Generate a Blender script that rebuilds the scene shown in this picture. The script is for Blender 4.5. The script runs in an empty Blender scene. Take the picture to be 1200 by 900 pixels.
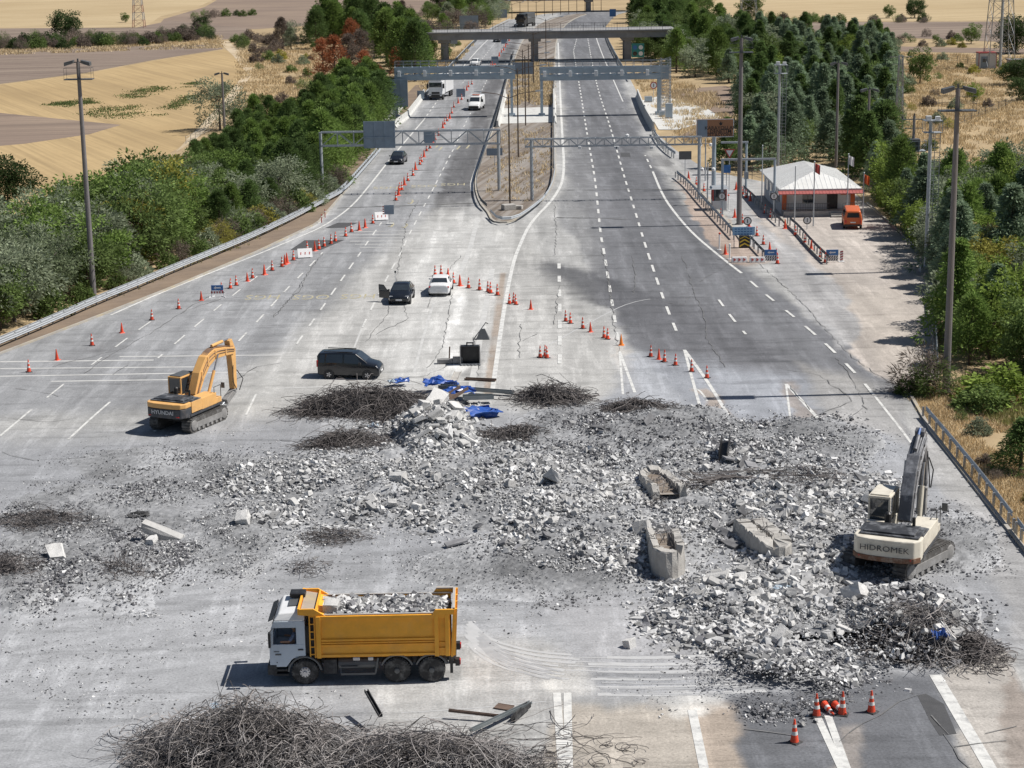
import bpy, bmesh, math, random
import numpy as np
from mathutils import Vector, Matrix
random.seed(7); rng = np.random.default_rng(11)
PI = math.pi
sc = bpy.context.scene
col = sc.collection
# ------------------------------------------------------------------ camera (drone, ~31 m up, looking down the motorway)
FPX, TILT, ROLL, HCAM = 2250.0, math.atan(550/2250), 0.015, 30.74
st_, ct_ = math.sin(TILT), math.cos(TILT); sr_, cr_ = math.sin(ROLL), math.cos(ROLL)
cam_d = bpy.data.cameras.new('camera'); cam = bpy.data.objects.new('camera', cam_d); col.objects.link(cam); sc.camera = cam
cam_d.sensor_width = 36.0; cam_d.lens = 36.0*FPX/1200; cam_d.clip_start = 1; cam_d.clip_end = 6000
Rv = Vector((1,0,0)); Uv = Vector((0,st_,ct_)); Fv = Vector((0,ct_,-st_))
cx_ = Rv*cr_ - Uv*sr_; cy_ = Rv*sr_ + Uv*cr_; cz_ = -Fv
cam.matrix_world = Matrix(((cx_.x,cy_.x,cz_.x,0),(cx_.y,cy_.y,cz_.y,0),(cx_.z,cy_.z,cz_.z,HCAM),(0,0,0,1)))
# ------------------------------------------------------------------ light
SUN_EL, SUN_AZ = math.radians(53), math.radians(3.0)     # sun to the right (+X), a touch beyond
S = Vector((math.cos(SUN_EL)*math.cos(SUN_AZ), math.cos(SUN_EL)*math.sin(SUN_AZ), math.sin(SUN_EL)))
world = bpy.data.worlds.new('World'); sc.world = world; world.use_nodes = True
nt = world.node_tree; bgn = nt.nodes['Background']; sky = nt.nodes.new('ShaderNodeTexSky'); sky.sky_type = 'NISHITA'
sky.sun_disc = False; sky.sun_elevation = SUN_EL; sky.sun_rotation = PI/2 - SUN_AZ; sky.dust_density = 1.0
nt.links.new(sky.outputs[0], bgn.inputs[0]); bgn.inputs[1].default_value = 0.054
sun_d = bpy.data.lights.new('sun', 'SUN'); sun_d.energy = 5.0; sun_d.angle = math.radians(0.5); sun_d.color = (1.0,0.955,0.89)
sun = bpy.data.objects.new('sun', sun_d); col.objects.link(sun); sun.rotation_euler = S.to_track_quat('Z','Y').to_euler()
sc.view_settings.view_transform = 'Standard'; sc.view_settings.look = 'None'; sc.view_settings.exposure = 0.13; sc.view_settings.gamma = 1
sc.view_settings.use_curve_mapping = False
# ------------------------------------------------------------------ pixel (1200x900) -> ground
def rayd(px, py):
    u = np.asarray(px, float)-600; v = np.asarray(py, float)-450
    a = u*cr_ - v*sr_; b = u*sr_ + v*cr_
    return a, FPX*ct_ - b*st_, -FPX*st_ - b*ct_
def G(px, py, z=0.0):
    dx, dy, dz = rayd(px, py); s = (z-HCAM)/dz
    return Vector((float(dx*s), float(dy*s), z))
def GA(px, py, z=0.0):
    dx, dy, dz = rayd(px, py); s = (z-HCAM)/dz
    return dx*s, dy*s
def VZ(px, py, Y):                        # point of the ray in the upright plane at distance Y
    dx, dy, dz = rayd(px, py); s = Y/dy
    return Vector((float(dx*s), Y, float(HCAM+dz*s)))
def PX(x, y, z=0.0):                      # world -> photo pixel (arrays allowed)
    x = np.asarray(x, float); y = np.asarray(y, float); zz = np.asarray(z, float)-HCAM
    a = x; w = y*ct_ - zz*st_; b = -(y*st_ + zz*ct_)
    a = a*FPX/w; b = b*FPX/w
    return 600 + a*cr_ + b*sr_, 450 - a*sr_ + b*cr_
# ------------------------------------------------------------------ object bookkeeping
def tag(o, label=None, cat=None, group=None, kind=None):
    if label: o['label'] = label
    if cat: o['category'] = cat
    if group: o['group'] = group
    if kind: o['kind'] = kind
    return o
def thing(name, label, cat, loc=(0,0,0), rz=0.0, group=None):
    o = bpy.data.objects.new(name, None); col.objects.link(o); o.location = loc; o.rotation_euler = (0,0,rz); o.empty_display_size = .2
    return tag(o, label, cat, group)
KIDS = {}
def link(o, parent=None):
    col.objects.link(o)
    if parent is not None:
        o.parent = parent; KIDS.setdefault(parent.name, []).append(o)
    return o
def copy_tree(o, parent=None, loc=None, rz=None, label=None, group=None, scale=None):
    c = o.copy(); link(c, parent)
    if loc is not None: c.location = loc
    if rz is not None: c.rotation_euler = (0,0,rz)
    if scale is not None: c.scale = scale
    if label: c['label'] = label
    if group: c['group'] = group
    for ch in list(KIDS.get(o.name, [])): copy_tree(ch, c)
    return c
# ------------------------------------------------------------------ mesh builder
class MB:
    def __init__(s): s.v = []; s.f = []; s.m = []
    def add(s, vs, fs, mi=0):
        n = len(s.v); s.v += [tuple(p) for p in vs]; s.f += [tuple(i+n for i in f) for f in fs]; s.m += [mi]*len(fs); return s
    def quad(s, a, b, c, d, mi=0): return s.add([a,b,c,d], [(0,1,2,3)], mi)
    def hexa(s, p, mi=0): return s.add(p, [(3,2,1,0),(4,5,6,7),(0,1,5,4),(1,2,6,5),(2,3,7,6),(3,0,4,7)], mi)
    def box(s, c, d, rz=0.0, mi=0):
        x, y, z = d[0]/2, d[1]/2, d[2]/2; cs, sn = math.cos(rz), math.sin(rz); p = []
        for dz in (-z, z):
            for dx, dy in ((-x,-y),(x,-y),(x,y),(-x,y)): p.append((c[0]+dx*cs-dy*sn, c[1]+dx*sn+dy*cs, c[2]+dz))
        return s.hexa(p, mi)
    def bb(s, x0, x1, y0, y1, z0, z1, mi=0): return s.box(((x0+x1)/2,(y0+y1)/2,(z0+z1)/2), (x1-x0,y1-y0,z1-z0), 0, mi)
    def bar(s, p, q, w, h=None, mi=0, up=(0,0,1)):
        p = Vector(p); q = Vector(q); h = h or w; d = (q-p).normalized(); u = Vector(up)
        if abs(d.dot(u)) > .97: u = Vector((1,0,0))
        sd = d.cross(u).normalized(); u2 = sd.cross(d).normalized(); a = sd*w/2; b = u2*h/2
        return s.hexa([p-a-b,p+a-b,p+a+b,p-a+b,q-a-b,q+a-b,q+a+b,q-a+b], mi)
    def tube(s, p, q, r0, r1=None, n=8, mi=0, caps=True):
        p = Vector(p); q = Vector(q); r1 = r0 if r1 is None else r1; d = (q-p).normalized(); u = Vector((0,0,1)) if abs(d.z) < .95 else Vector((1,0,0))
        a = d.cross(u).normalized(); b = d.cross(a); vs = []
        for c, r in ((p,r0),(q,r1)):
            for i in range(n): t = 2*PI*i/n; vs.append(c + a*math.cos(t)*r + b*math.sin(t)*r)
        fs = [(i,(i+1)%n,n+(i+1)%n,n+i) for i in range(n)]
        if caps: fs += [tuple(range(n))[::-1], tuple(range(n,2*n))]
        return s.add(vs, fs, mi)
    def path(s, pts, r, n=6, mi=0):
        for a, b in zip(pts[:-1], pts[1:]): s.tube(a, b, r, r, n, mi)
        return s
    def prism(s, pts, axis, a, b, mi=0):          # outline in the other two axes, extruded a..b along axis
        n = len(pts); vs = []
        for t in (a, b):
            for p in pts:
                vs.append((t,p[0],p[1]) if axis == 'x' else (p[0],t,p[1]) if axis == 'y' else (p[0],p[1],t))
        return s.add(vs, [tuple(range(n))[::-1], tuple(range(n,2*n))] + [(i,(i+1)%n,n+(i+1)%n,n+i) for i in range(n)], mi)
    def lathe(s, prof, n=16, c=(0,0,0), mi=0, axis='z'):
        vs = []
        for r, z in prof:
            for i in range(n):
                t = 2*PI*i/n; x, y = r*math.cos(t), r*math.sin(t)
                vs.append((c[0]+x,c[1]+y,c[2]+z) if axis == 'z' else (c[0]+x,c[1]+z,c[2]+y) if axis == 'y' else (c[0]+z,c[1]+x,c[2]+y))
        fs = [(k*n+i,k*n+(i+1)%n,(k+1)*n+(i+1)%n,(k+1)*n+i) for k in range(len(prof)-1) for i in range(n)]
        fs += [tuple(range(n))[::-1], tuple(range((len(prof)-1)*n, len(prof)*n))]
        return s.add(vs, fs, mi)
    def obj(s, name, mats, parent=None, loc=(0,0,0), rz=0.0, smooth=False, bevel=0.0, bseg=2):
        me = bpy.data.meshes.new(name); me.from_pydata(s.v, [], s.f)
        mats = mats if isinstance(mats, (list,tuple)) else [mats]
        for m in mats: me.materials.append(m)
        if len(mats) > 1: me.polygons.foreach_set('material_index', s.m)
        if len(s.f) < 4000:
            bm = bmesh.new(); bm.from_mesh(me); bmesh.ops.recalc_face_normals(bm, faces=bm.faces); bm.to_mesh(me); bm.free()
        if smooth: me.polygons.foreach_set('use_smooth', [True]*len(me.polygons))
        o = bpy.data.objects.new(name, me); link(o, parent); o.location = loc; o.rotation_euler = (0,0,rz)
        if bevel:
            m = o.modifiers.new('bevel','BEVEL'); m.width = bevel; m.segments = bseg; m.limit_method = 'ANGLE'
            if bseg > 2: m.harden_normals = True; me.polygons.foreach_set('use_smooth', [True]*len(me.polygons))
        return o
def mesh_np(name, verts, faces, mats, parent=None, smooth=False, colors=None, mi=None):   # faces: (n,k) array
    me = bpy.data.meshes.new(name); verts = np.asarray(verts, np.float32); faces = np.asarray(faces, np.int32); k = faces.shape[1]
    me.vertices.add(len(verts)); me.vertices.foreach_set('co', verts.ravel())
    me.loops.add(faces.size); me.loops.foreach_set('vertex_index', faces.ravel())
    me.polygons.add(len(faces)); me.polygons.foreach_set('loop_start', np.arange(0, faces.size, k, dtype=np.int32))
    for m in (mats if isinstance(mats,(list,tuple)) else [mats]): me.materials.append(m)
    if mi is not None: me.polygons.foreach_set('material_index', np.asarray(mi, np.int32))
    me.polygons.foreach_set('use_smooth', np.full(len(faces), smooth))
    if colors is not None:
        at = me.color_attributes.new('Col', 'FLOAT_COLOR', 'POINT'); c = np.ones((len(verts),4), np.float32); c[:,:3] = colors; at.data.foreach_set('color', c.ravel())
    me.update(calc_edges=True); me.validate()
    o = bpy.data.objects.new(name, me); return link(o, parent)
# ------------------------------------------------------------------ numpy noise / masks
def _h(ix, iy, s): v = np.sin(ix*127.1 + iy*311.7 + s*74.7)*43758.5453; return v - np.floor(v)
def vnoise(x, y, s=0):
    xi = np.floor(x); yi = np.floor(y); fx = x-xi; fy = y-yi; fx = fx*fx*(3-2*fx); fy = fy*fy*(3-2*fy)
    a = _h(xi,yi,s); b = _h(xi+1,yi,s); c = _h(xi,yi+1,s); d = _h(xi+1,yi+1,s)
    return a+(b-a)*fx+(c-a)*fy+(a-b-c+d)*fx*fy
def fbm(x, y, s=0, o=4):
    r = 0; amp = .5
    for k in range(o): r = r + amp*vnoise(x*2**k, y*2**k, s+k*13); amp *= .5
    return r
def inpoly(poly, x, y):
    ins = np.zeros(np.shape(x), bool); n = len(poly)
    for i in range(n):
        x0, y0 = poly[i]; x1, y1 = poly[(i+1)%n]
        if y0 == y1: continue
        ins ^= ((y0 > y) != (y1 > y)) & (x < (x1-x0)*(y-y0)/(y1-y0)+x0)
    return ins
def soft(poly, x, y, w):
    ins = inpoly(poly, x, y); d = np.full(np.shape(x), 1e9); n = len(poly)
    for i in range(n):
        x0, y0 = poly[i]; x1, y1 = poly[(i+1)%n]; ex, ey = x1-x0, y1-y0
        t = np.clip(((x-x0)*ex+(y-y0)*ey)/(ex*ex+ey*ey+1e-9), 0, 1); d = np.minimum(d, np.hypot(x-x0-t*ex, y-y0-t*ey))
    sd = np.where(ins, d, -d); t = np.clip(sd/(w*.6)+.5, 0, 1); return t*t*(3-2*t)
# ------------------------------------------------------------------ materials
def pm(name, c, rough=.6, metal=0.0, var=.12, scale=3.0, bump=0.0, bscale=None, dirt=None, dirt_amt=.5, island=0.0, objvar=0.0, spec=.5, transl=0.0, attr=False, detail=6, coat=0.0):
    m = bpy.data.materials.new(name); m.use_nodes = True; t = m.node_tree; N = t.nodes; L = t.links; b = N['Principled BSDF']
    b.inputs['Roughness'].default_value = rough; b.inputs['Metallic'].default_value = metal; b.inputs['Specular IOR Level'].default_value = spec
    if coat: b.inputs['Coat Weight'].default_value = coat
    tc = N.new('ShaderNodeTexCoord'); nz = N.new('ShaderNodeTexNoise'); nz.inputs['Scale'].default_value = scale; nz.inputs['Detail'].default_value = detail
    nz.inputs['Roughness'].default_value = .65; L.new(tc.outputs['Object'], nz.inputs['Vector'])
    rp = N.new('ShaderNodeMapRange'); rp.inputs[1].default_value = .25; rp.inputs[2].default_value = .75; rp.inputs[3].default_value = 1-var; rp.inputs[4].default_value = 1+var
    L.new(nz.outputs[0], rp.inputs[0]); val = rp.outputs[0]
    def mul(a, b_):
        q = N.new('ShaderNodeMath'); q.operation = 'MULTIPLY'; L.new(a, q.inputs[0]); L.new(b_, q.inputs[1]); return q.outputs[0]
    if island:
        g = N.new('ShaderNodeNewGeometry'); r2 = N.new('ShaderNodeMapRange'); r2.inputs[3].default_value = 1-island; r2.inputs[4].default_value = 1+island
        L.new(g.outputs['Random Per Island'], r2.inputs[0]); val = mul(val, r2.outputs[0])
    if objvar:
        g = N.new('ShaderNodeObjectInfo'); r2 = N.new('ShaderNodeMapRange'); r2.inputs[3].default_value = 1-objvar; r2.inputs[4].default_value = 1+objvar
        L.new(g.outputs['Random'], r2.inputs[0]); val = mul(val, r2.outputs[0])
    vm = N.new('ShaderNodeVectorMath'); vm.operation = 'SCALE'; L.new(val, vm.inputs['Scale'])
    if attr:
        at = N.new('ShaderNodeAttribute'); at.attribute_name = 'Col'; L.new(at.outputs['Color'], vm.inputs[0])
    else: vm.inputs[0].default_value = c
    out = vm.outputs[0]
    if dirt:
        n2 = N.new('ShaderNodeTexNoise'); n2.inputs['Scale'].default_value = scale*.6; n2.inputs['Detail'].default_value = 8; n2.inputs['Roughness'].default_value = .7
        L.new(tc.outputs['Object'], n2.inputs['Vector'])
        r3 = N.new('ShaderNodeMapRange'); r3.inputs[1].default_value = .48; r3.inputs[2].default_value = .68; r3.inputs[4].default_value = dirt_amt; L.new(n2.outputs[0], r3.inputs[0])
        mx = N.new('ShaderNodeMix'); mx.data_type = 'RGBA'; L.new(r3.outputs[0], mx.inputs[0]); L.new(out, mx.inputs[6]); mx.inputs[7].default_value = (*dirt,1); out = mx.outputs[2]
    L.new(out, b.inputs['Base Color'])
    if bump:
        n3 = N.new('ShaderNodeTexNoise'); n3.inputs['Scale'].default_value = bscale or scale*4; n3.inputs['Detail'].default_value = 5; L.new(tc.outputs['Object'], n3.inputs['Vector'])
        bp = N.new('ShaderNodeBump'); bp.inputs['Strength'].default_value = bump; bp.inputs['Distance'].default_value = .05; L.new(n3.outputs[0], bp.inputs['Height']); L.new(bp.outputs[0], b.inputs['Normal'])
    if transl:
        tr = N.new('ShaderNodeBsdfTranslucent'); L.new(out, tr.inputs[0]); ms = N.new('ShaderNodeMixShader'); ms.inputs[0].default_value = transl
        L.new(b.outputs[0], ms.inputs[1]); L.new(tr.outputs[0], ms.inputs[2]); L.new(ms.outputs[0], N['Material Output'].inputs[0])
    return m
M = {}
def P_(k, *a, **kw): M[k] = pm(k, *a, **kw)
M['dustymetal'] = pm('dusty_metal', (.24,.235,.23), .75, .1, scale=4, dirt=(.42,.42,.42), dirt_amt=.6)
P_('steel', (.36,.38,.40), .45, .6, scale=2, dirt=(.2,.17,.14), dirt_amt=.25)
P_('galv', (.42,.45,.48), .5, .35, scale=1.5, dirt=(.28,.27,.26), dirt_amt=.4)
P_('polegrey', (.20,.185,.185), .6, .1, scale=1, dirt=(.12,.11,.11), dirt_amt=.4)
P_('lampgrey', (.12,.125,.13), .5, .3)
P_('signback', (.25,.31,.38), .5, .2, scale=1.2, dirt=(.2,.22,.24))
P_('gantry', (.36,.43,.49), .5, .25, scale=1.2, dirt=(.26,.28,.3), dirt_amt=.4)
P_('bridge', (.27,.27,.275), .85, var=.15, scale=.6, dirt=(.16,.155,.15), dirt_amt=.5, bump=.3)
P_('concrete', (.42,.405,.38), .9, var=.18, scale=2.5, dirt=(.25,.23,.21), dirt_amt=.5, bump=.6, bscale=14)
P_('barrier', (.55,.55,.53), .85, var=.12, scale=1.5, dirt=(.3,.29,.28), dirt_amt=.5)
P_('soil', (.27,.215,.155), .95, var=.3, scale=1.2, bump=.8, bscale=5)
P_('orange', (.72,.075,.03), .5, var=.12, scale=6, dirt=(.38,.1,.06), dirt_amt=.4, objvar=.22)
P_('coneyellow', (.85,.24,.03), .5, var=.1, scale=6)
P_('conewhite', (.68,.68,.66), .5, var=.1, scale=6, dirt=(.4,.39,.38), dirt_amt=.5)
P_('rubber', (.028,.028,.03), .8, var=.25, scale=6, dirt=(.16,.16,.16), dirt_amt=.45)
P_('black', (.018,.018,.02), .45, var=.2, scale=4, dirt=(.09,.09,.09), dirt_amt=.3)
P_('glass', (.03,.038,.046), .03, spec=.8, var=.2, scale=2, coat=.5)
P_('white', (.72,.73,.74), .4, var=.06, scale=2, dirt=(.5,.49,.47), dirt_amt=.3, coat=.2)
P_('ltblue', (.55,.62,.70), .35, var=.06, scale=2, dirt=(.42,.44,.46), dirt_amt=.4, coat=.2)
P_('navy', (.010,.012,.017), .22, var=.2, scale=3, dirt=(.03,.031,.034), dirt_amt=.3, coat=.6)
P_('orangepaint', (.62,.13,.035), .4, var=.1, scale=3, dirt=(.4,.14,.07), dirt_amt=.4)
P_('chrome', (.5,.5,.52), .3, .8)
P_('red', (.55,.03,.03), .4)
P_('ltyellow', (.75,.55,.06), .5)
P_('lampglass', (.7,.72,.75), .12, var=.05)
P_('bluesign', (.05,.17,.42), .5, var=.1)
P_('skysign', (.28,.50,.72), .5, var=.1)
P_('brownsign', (.36,.17,.085), .5, var=.08)
P_('signwhite', (.75,.75,.75), .5, var=.06)
P_('redpaint', (.42,.07,.06), .5)
P_('awningred', (.36,.10,.09), .6, var=.15, scale=2)
P_('greensign', (.03,.22,.2), .5)
P_('roofwhite', (.70,.70,.68), .5, var=.08, scale=.8, dirt=(.5,.48,.44), dirt_amt=.4)
P_('wallwhite', (.60,.61,.62), .7, var=.06)
# ------------------------------------------------------------------ SETTING: terrain and fields
def poly_sheet(name, pts_px, z, mat, kind='structure', sub=0):
    mb = MB(); vs = [G(x, y) for x, y in pts_px]; mb.add([(p.x,p.y,z) for p in vs], [tuple(range(len(vs)))])
    o = mb.obj(name, mat); tag(o, kind=kind); return o
def field_mat(name, c1, c2, c3, ang=0.0, furrow=.35, fscale=.8, big=.03, sparse=1.0):
    m = bpy.data.materials.new(name); m.use_nodes = True; t = m.node_tree; N = t.nodes; L = t.links; b = N['Principled BSDF']; b.inputs['Roughness'].default_value = .95; b.inputs['Specular IOR Level'].default_value = .1
    tc = N.new('ShaderNodeTexCoord'); mp = N.new('ShaderNodeMapping'); mp.inputs['Rotation'].default_value = (0,0,ang); L.new(tc.outputs['Object'], mp.inputs['Vector'])
    def noise(scl, vec, det=6, rgh=.6, sc3=None):
        n = N.new('ShaderNodeTexNoise'); n.inputs['Scale'].default_value = scl; n.inputs['Detail'].default_value = det; n.inputs['Roughness'].default_value = rgh
        if sc3:
            mm = N.new('ShaderNodeMapping'); mm.inputs['Scale'].default_value = sc3; L.new(vec, mm.inputs['Vector']); vec = mm.outputs[0]
        L.new(vec, n.inputs['Vector']); return n.outputs[0]
    def rng_(v, a, b_, lo=0, hi=1):
        r = N.new('ShaderNodeMapRange'); r.inputs[1].default_value = a; r.inputs[2].default_value = b_; r.inputs[3].default_value = lo; r.inputs[4].default_value = hi; L.new(v, r.inputs[0]); return r.outputs[0]
    def mix(f, a, b_):
        x = N.new('ShaderNodeMix'); x.data_type = 'RGBA'; L.new(f, x.inputs[0])
        for i, q in ((6,a),(7,b_)):
            if isinstance(q, tuple): x.inputs[i].default_value = (*q,1)
            else: L.new(q, x.inputs[i])
        return x.outputs[2]
    v = mp.outputs[0]
    c = mix(rng_(noise(big, v, 5), .4, .6), c1, c2)
    c = mix(rng_(noise(fscale, v, 4, .6, (1,.025,1)), .45, .65, 0, furrow), c, c3)
    c = mix(rng_(noise(fscale*.25, v, 3, .6, (1,.012,1)), .5, .6, 0, furrow*.8), c, c3)
    c = mix(rng_(noise(.9, v, 8, .75), .5, .72, 0, .45), c, c3)
    L.new(c, b.inputs['Base Color']); return m
M['drygrass'] = field_mat('dry_grass_ground', (.45,.345,.21), (.36,.275,.165), (.27,.205,.13), .4, .35, 1.0, .05)
M['stubble'] = field_mat('stubble', (.46,.34,.185), (.385,.28,.15), (.28,.205,.115), -.45, .5, 1.3, .012)
M['stubble2'] = field_mat('stubble_pale', (.50,.40,.25), (.43,.335,.20), (.31,.23,.14), 1.25, .5, 1.0, .012)
M['plough'] = field_mat('ploughed', (.20,.155,.13), (.16,.125,.105), (.29,.235,.19), 1.4, .8, .7, .03)
M['plough2'] = field_mat('ploughed_pale', (.29,.225,.175), (.24,.185,.15), (.18,.14,.115), 1.45, .75, .5, .03)
M['trackfield'] = field_mat('farm_track', (.55,.46,.34), (.48,.39,.27), (.38,.30,.20), -.9, .6, .8, .1)
M['medsoil'] = field_mat('median_soil', (.20,.165,.135), (.15,.125,.105), (.34,.32,.30), .2, .6, 1.6, .25)
M['verge'] = field_mat('verge_soil', (.23,.175,.13), (.18,.14,.11), (.28,.22,.17), .9, .3, 1.5, .2)
xs = np.linspace(-900, 900, 61); ys = np.concatenate([np.linspace(-60, 1000, 60), np.linspace(1100, 3000, 12)])
gx, gy = np.meshgrid(xs, ys); nC = len(xs)
zz = np.full(gx.shape, -.06)
idx = np.arange(gx.size).reshape(gx.shape); fc = np.stack([idx[:-1,:-1],idx[:-1,1:],idx[1:,1:],idx[1:,:-1]], -1).reshape(-1,4)
o = mesh_np('ground', np.stack([gx,gy,zz], -1).reshape(-1,3), fc, M['drygrass']); tag(o, kind='structure')
F = -.052; 
poly_sheet('stubble_field', [(-420,-8),(262,-6),(232,8),(188,19),(168,33),(-420,40)], F+0.003, M['stubble2'])
poly_sheet('ploughed_field', [(268,-8),(640,-8),(520,14),(470,22),(300,34),(182,34),(192,22),(240,8)], F+0.006, M['plough2'])
poly_sheet('ploughed_field', [(-420,66),(252,52),(262,57),(180,70),(100,85),(0,98),(-420,118)], F+0.009, M['plough'])
poly_sheet('ploughed_field', [(-420,36),(160,32),(200,24),(290,33),(296,44),(250,47),(-420,52)], F+0.012, M['plough'])
poly_sheet('stubble_field', [(-420,119),(0,99),(100,86),(180,71),(262,58),(280,62),(297,85),(285,108),(240,152),(150,212),(60,262),(-60,300),(-420,330)], F+0.015, M['stubble'])
poly_sheet('ploughed_field', [(-420,120),(-100,128),(0,132),(80,140),(142,146),(105,157),(30,168),(-60,176),(-420,190)], F+0.018, M['plough2'])
poly_sheet('stubble_field', [(812,22),(850,-8),(1700,-8),(1700,28),(1200,24),(905,25),(870,30)], F+0.021, M['stubble2'])
poly_sheet('ploughed_field', [(905,26),(1200,25),(1700,29),(1700,52),(1200,50),(1060,44),(930,40)], F+0.024, M['plough'])
poly_sheet('dirt_track', [(1045,54),(1200,57),(1500,60),(1500,64),(1200,63),(1045,60)], F+0.027, M['plough2'])
poly_sheet('dirt_track', [(255,48),(268,48),(284,64),(298,84),(270,122),(228,165),(206,178),(222,160),(262,118),(288,84),(274,66)], F+0.030, M['trackfield'])
# ------------------------------------------------------------------ paved plaza: one sheet, rows following its real edges
LE = [(12,690),(14,668),(16,640),(23,598),(35,573),(46,557),(77,527),(100,507),(120,489),(147,462),(172,447),(200,424),(225,404),(262,372),(296,300),(338,200),(377,100),(415,0),(462,-130),(600,-520),(1005,-1600)]
RE = [(12,820),(14,735),(17,724),(21,718),(32,709),(46,713),(75,729),(105,745),(125,753),(155,768),(176,792),(200,830),(215,905),(225,1000),(238,1014),(270,1050),(300,1083),(330,1093),(380,1097),(440,1099),(453,1066),(464,1068),(505,1090),(585,1153),(648,1203),(720,1258),(880,1400),(1005,1540)]
LEy, LEx = np.array(LE).T; REy, REx = np.array(RE).T
rows = np.concatenate([np.arange(12,60,.8), np.arange(60,200,1.4), np.arange(200,1003,1.8)])
NC = 430; tt = np.linspace(0,1,NC)
xl = np.interp(rows, LEy, LEx); xr = np.interp(rows, REy, REx)
pxg = xl[:,None]+(xr-xl)[:,None]*tt; pyg = np.repeat(rows[:,None], NC, 1)
Xg, Yg = GA(pxg, pyg)
def C(r, g, b): return np.array((r, g, b))
colr = np.zeros(pxg.shape+(3,)); colr[:] = C(.345,.345,.34)
n1 = fbm(Xg*.12, Yg*.05, 3); n2 = fbm(Xg*.5, Yg*.35, 9); n3 = fbm(Xg*.9, Yg*.05, 5); n4 = fbm(Xg*.06, Yg*.5, 17)
def lay(mask, c, amt=1.0):
    global colr
    k = (mask*amt)[...,None]; colr = colr*(1-k)+C(*c)*k
sw_ = (pyg+100)/900.0
pxw = pxg+sw_*(60*(fbm(Xg*.16,Yg*.12,201,4)-.47)+26*(fbm(Xg*1.1,Yg*.8,207,3)-.44)); pyw = pyg+sw_*(34*(fbm(Xg*.16,Yg*.12,301,4)-.47)+16*(fbm(Xg*1.1,Yg*.8,307,3)-.44))
# left carriageway, worn concrete; wheel-darkened lanes
lay(soft([(440,12),(615,12),(600,80),(555,210),(560,260),(520,320),(400,420),(200,480),(-400,520),(-400,400),(120,370),(380,262),(500,110)], pxw, pyw, 40), (.26,.265,.275))
lay(soft([(592,80),(574,150),(550,235),(538,262),(500,262),(515,222),(548,150),(575,80),(604,40),(612,40)], pxw, pyw, 14), (.10,.10,.105), .85)
lay(soft([(420,225),(480,225),(470,260),(400,285),(370,285)], pxw, pyw, 25), (.22,.225,.235), .6)
# right carriageway, dark asphalt-grey lanes
lay(soft([(655,12),(725,12),(712,40),(735,110),(760,180),(800,240),(870,310),(960,380),(1060,450),(1080,520),(860,520),(770,440),(735,400),(700,330),(690,270),(668,210),(660,120)], pxw, pyw, 22), (.145,.149,.162), .93)
lay(soft([(662,150),(684,150),(700,240),(712,330),(705,345),(672,280),(650,260),(664,210)], pxw, pyw, 16), (.2,.203,.21), .8)
lay(soft([(700,140),(745,150),(800,250),(850,320),(770,330),(740,300),(720,220)], pxw, pyw, 25), (.115,.118,.128), .6)
# soot smear across the plaza
lay(soft([(596,296),(640,306),(720,330),(790,355),(880,390),(930,425),(860,416),(780,392),(700,360),(616,330)], pxw, pyw, 16), (.08,.082,.09), .85)
lay(soft([(690,335),(840,360),(920,410),(860,440),(760,410),(720,370)], pxw, pyw, 45), (.13,.132,.143), .75)
lay(soft([(565,293),(605,293),(612,305),(585,312)], pxw, pyw, 14), (.2,.205,.215), .6)
# pale dusty middle
lay(soft([(340,400),(440,300),(520,240),(575,255),(620,270),(640,320),(725,400),(740,460),(600,500),(330,500),(220,470)], pxw, pyw, 55), (.40,.397,.385), .9)
lay(soft([(500,262),(560,235),(590,300),(560,420),(480,470),(440,420)], pxw, pyw, 55)*n2*1.6, (.47,.47,.46), .85)
lay(soft([(722,405),(735,405),(745,462),(728,462)], pxw, pyw, 6), (.42,.40,.37), .8)
lay(soft([(586,320),(593,320),(577,464),(566,464)], pxg, pyg, 4)*np.clip(n2*2.2,.4,1), (.29,.235,.19), .8)
lay(soft([(540,335),(552,335),(530,400),(545,432),(528,440),(518,405)], pxw, pyw, 10)*n2*1.6, (.62,.62,.61), .8)
lay(soft([(556,395),(568,395),(556,450),(535,450)], pxw, pyw, 14)*n2*1.6, (.22,.22,.22), .6)
# bluish dust on lanes near the rubble
lay(soft([(740,410),(860,430),(1060,470),(1080,540),(800,520),(700,480)], pxw, pyw, 40), (.29,.305,.335), .8)
lay(soft([(814,452),(830,452),(862,502),(826,502)], pxw, pyw, 8), (.34,.29,.25), .8)
lay(soft([(918,455),(926,455),(975,505),(925,520)], pxw, pyw, 14), (.27,.235,.21), .7)
lay(soft([(935,425),(1010,445),(1066,470),(1075,520),(960,490)], pxw, pyw, 30), (.36,.35,.335), .7)
# parking apron, warm concrete, and the slip road
lay(soft([(905,205),(1020,205),(1110,300),(1120,455),(1060,458),(1015,432),(940,345),(905,310),(860,270),(880,240)], pxw, pyw, 10), (.385,.35,.32))
lay(soft([(990,345),(1095,330),(1100,460),(1050,455)], pxw, pyw, 40), (.41,.37,.33), .7)
lay(soft([(775,160),(800,170),(838,195),(880,250),(925,290),(965,320),(1000,350),(1010,400),(985,410),(930,345),(890,300),(850,240),(800,195)], pxw, pyw, 12), (.325,.325,.33), .9)
lay(soft([(905,250),(918,265),(962,330),(975,350),(955,345),(925,300)], pxw, pyw, 12), (.22,.22,.225), .5)
lay(soft([(795,205),(812,215),(840,245),(880,290),(905,310),(860,312),(835,285),(805,245)], pxw, pyw, 6), (.37,.29,.24), .85)
lay(soft([(757,178),(770,195),(790,195),(785,180)], pxw, pyw, 5), (.13,.13,.135), .6)
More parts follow.
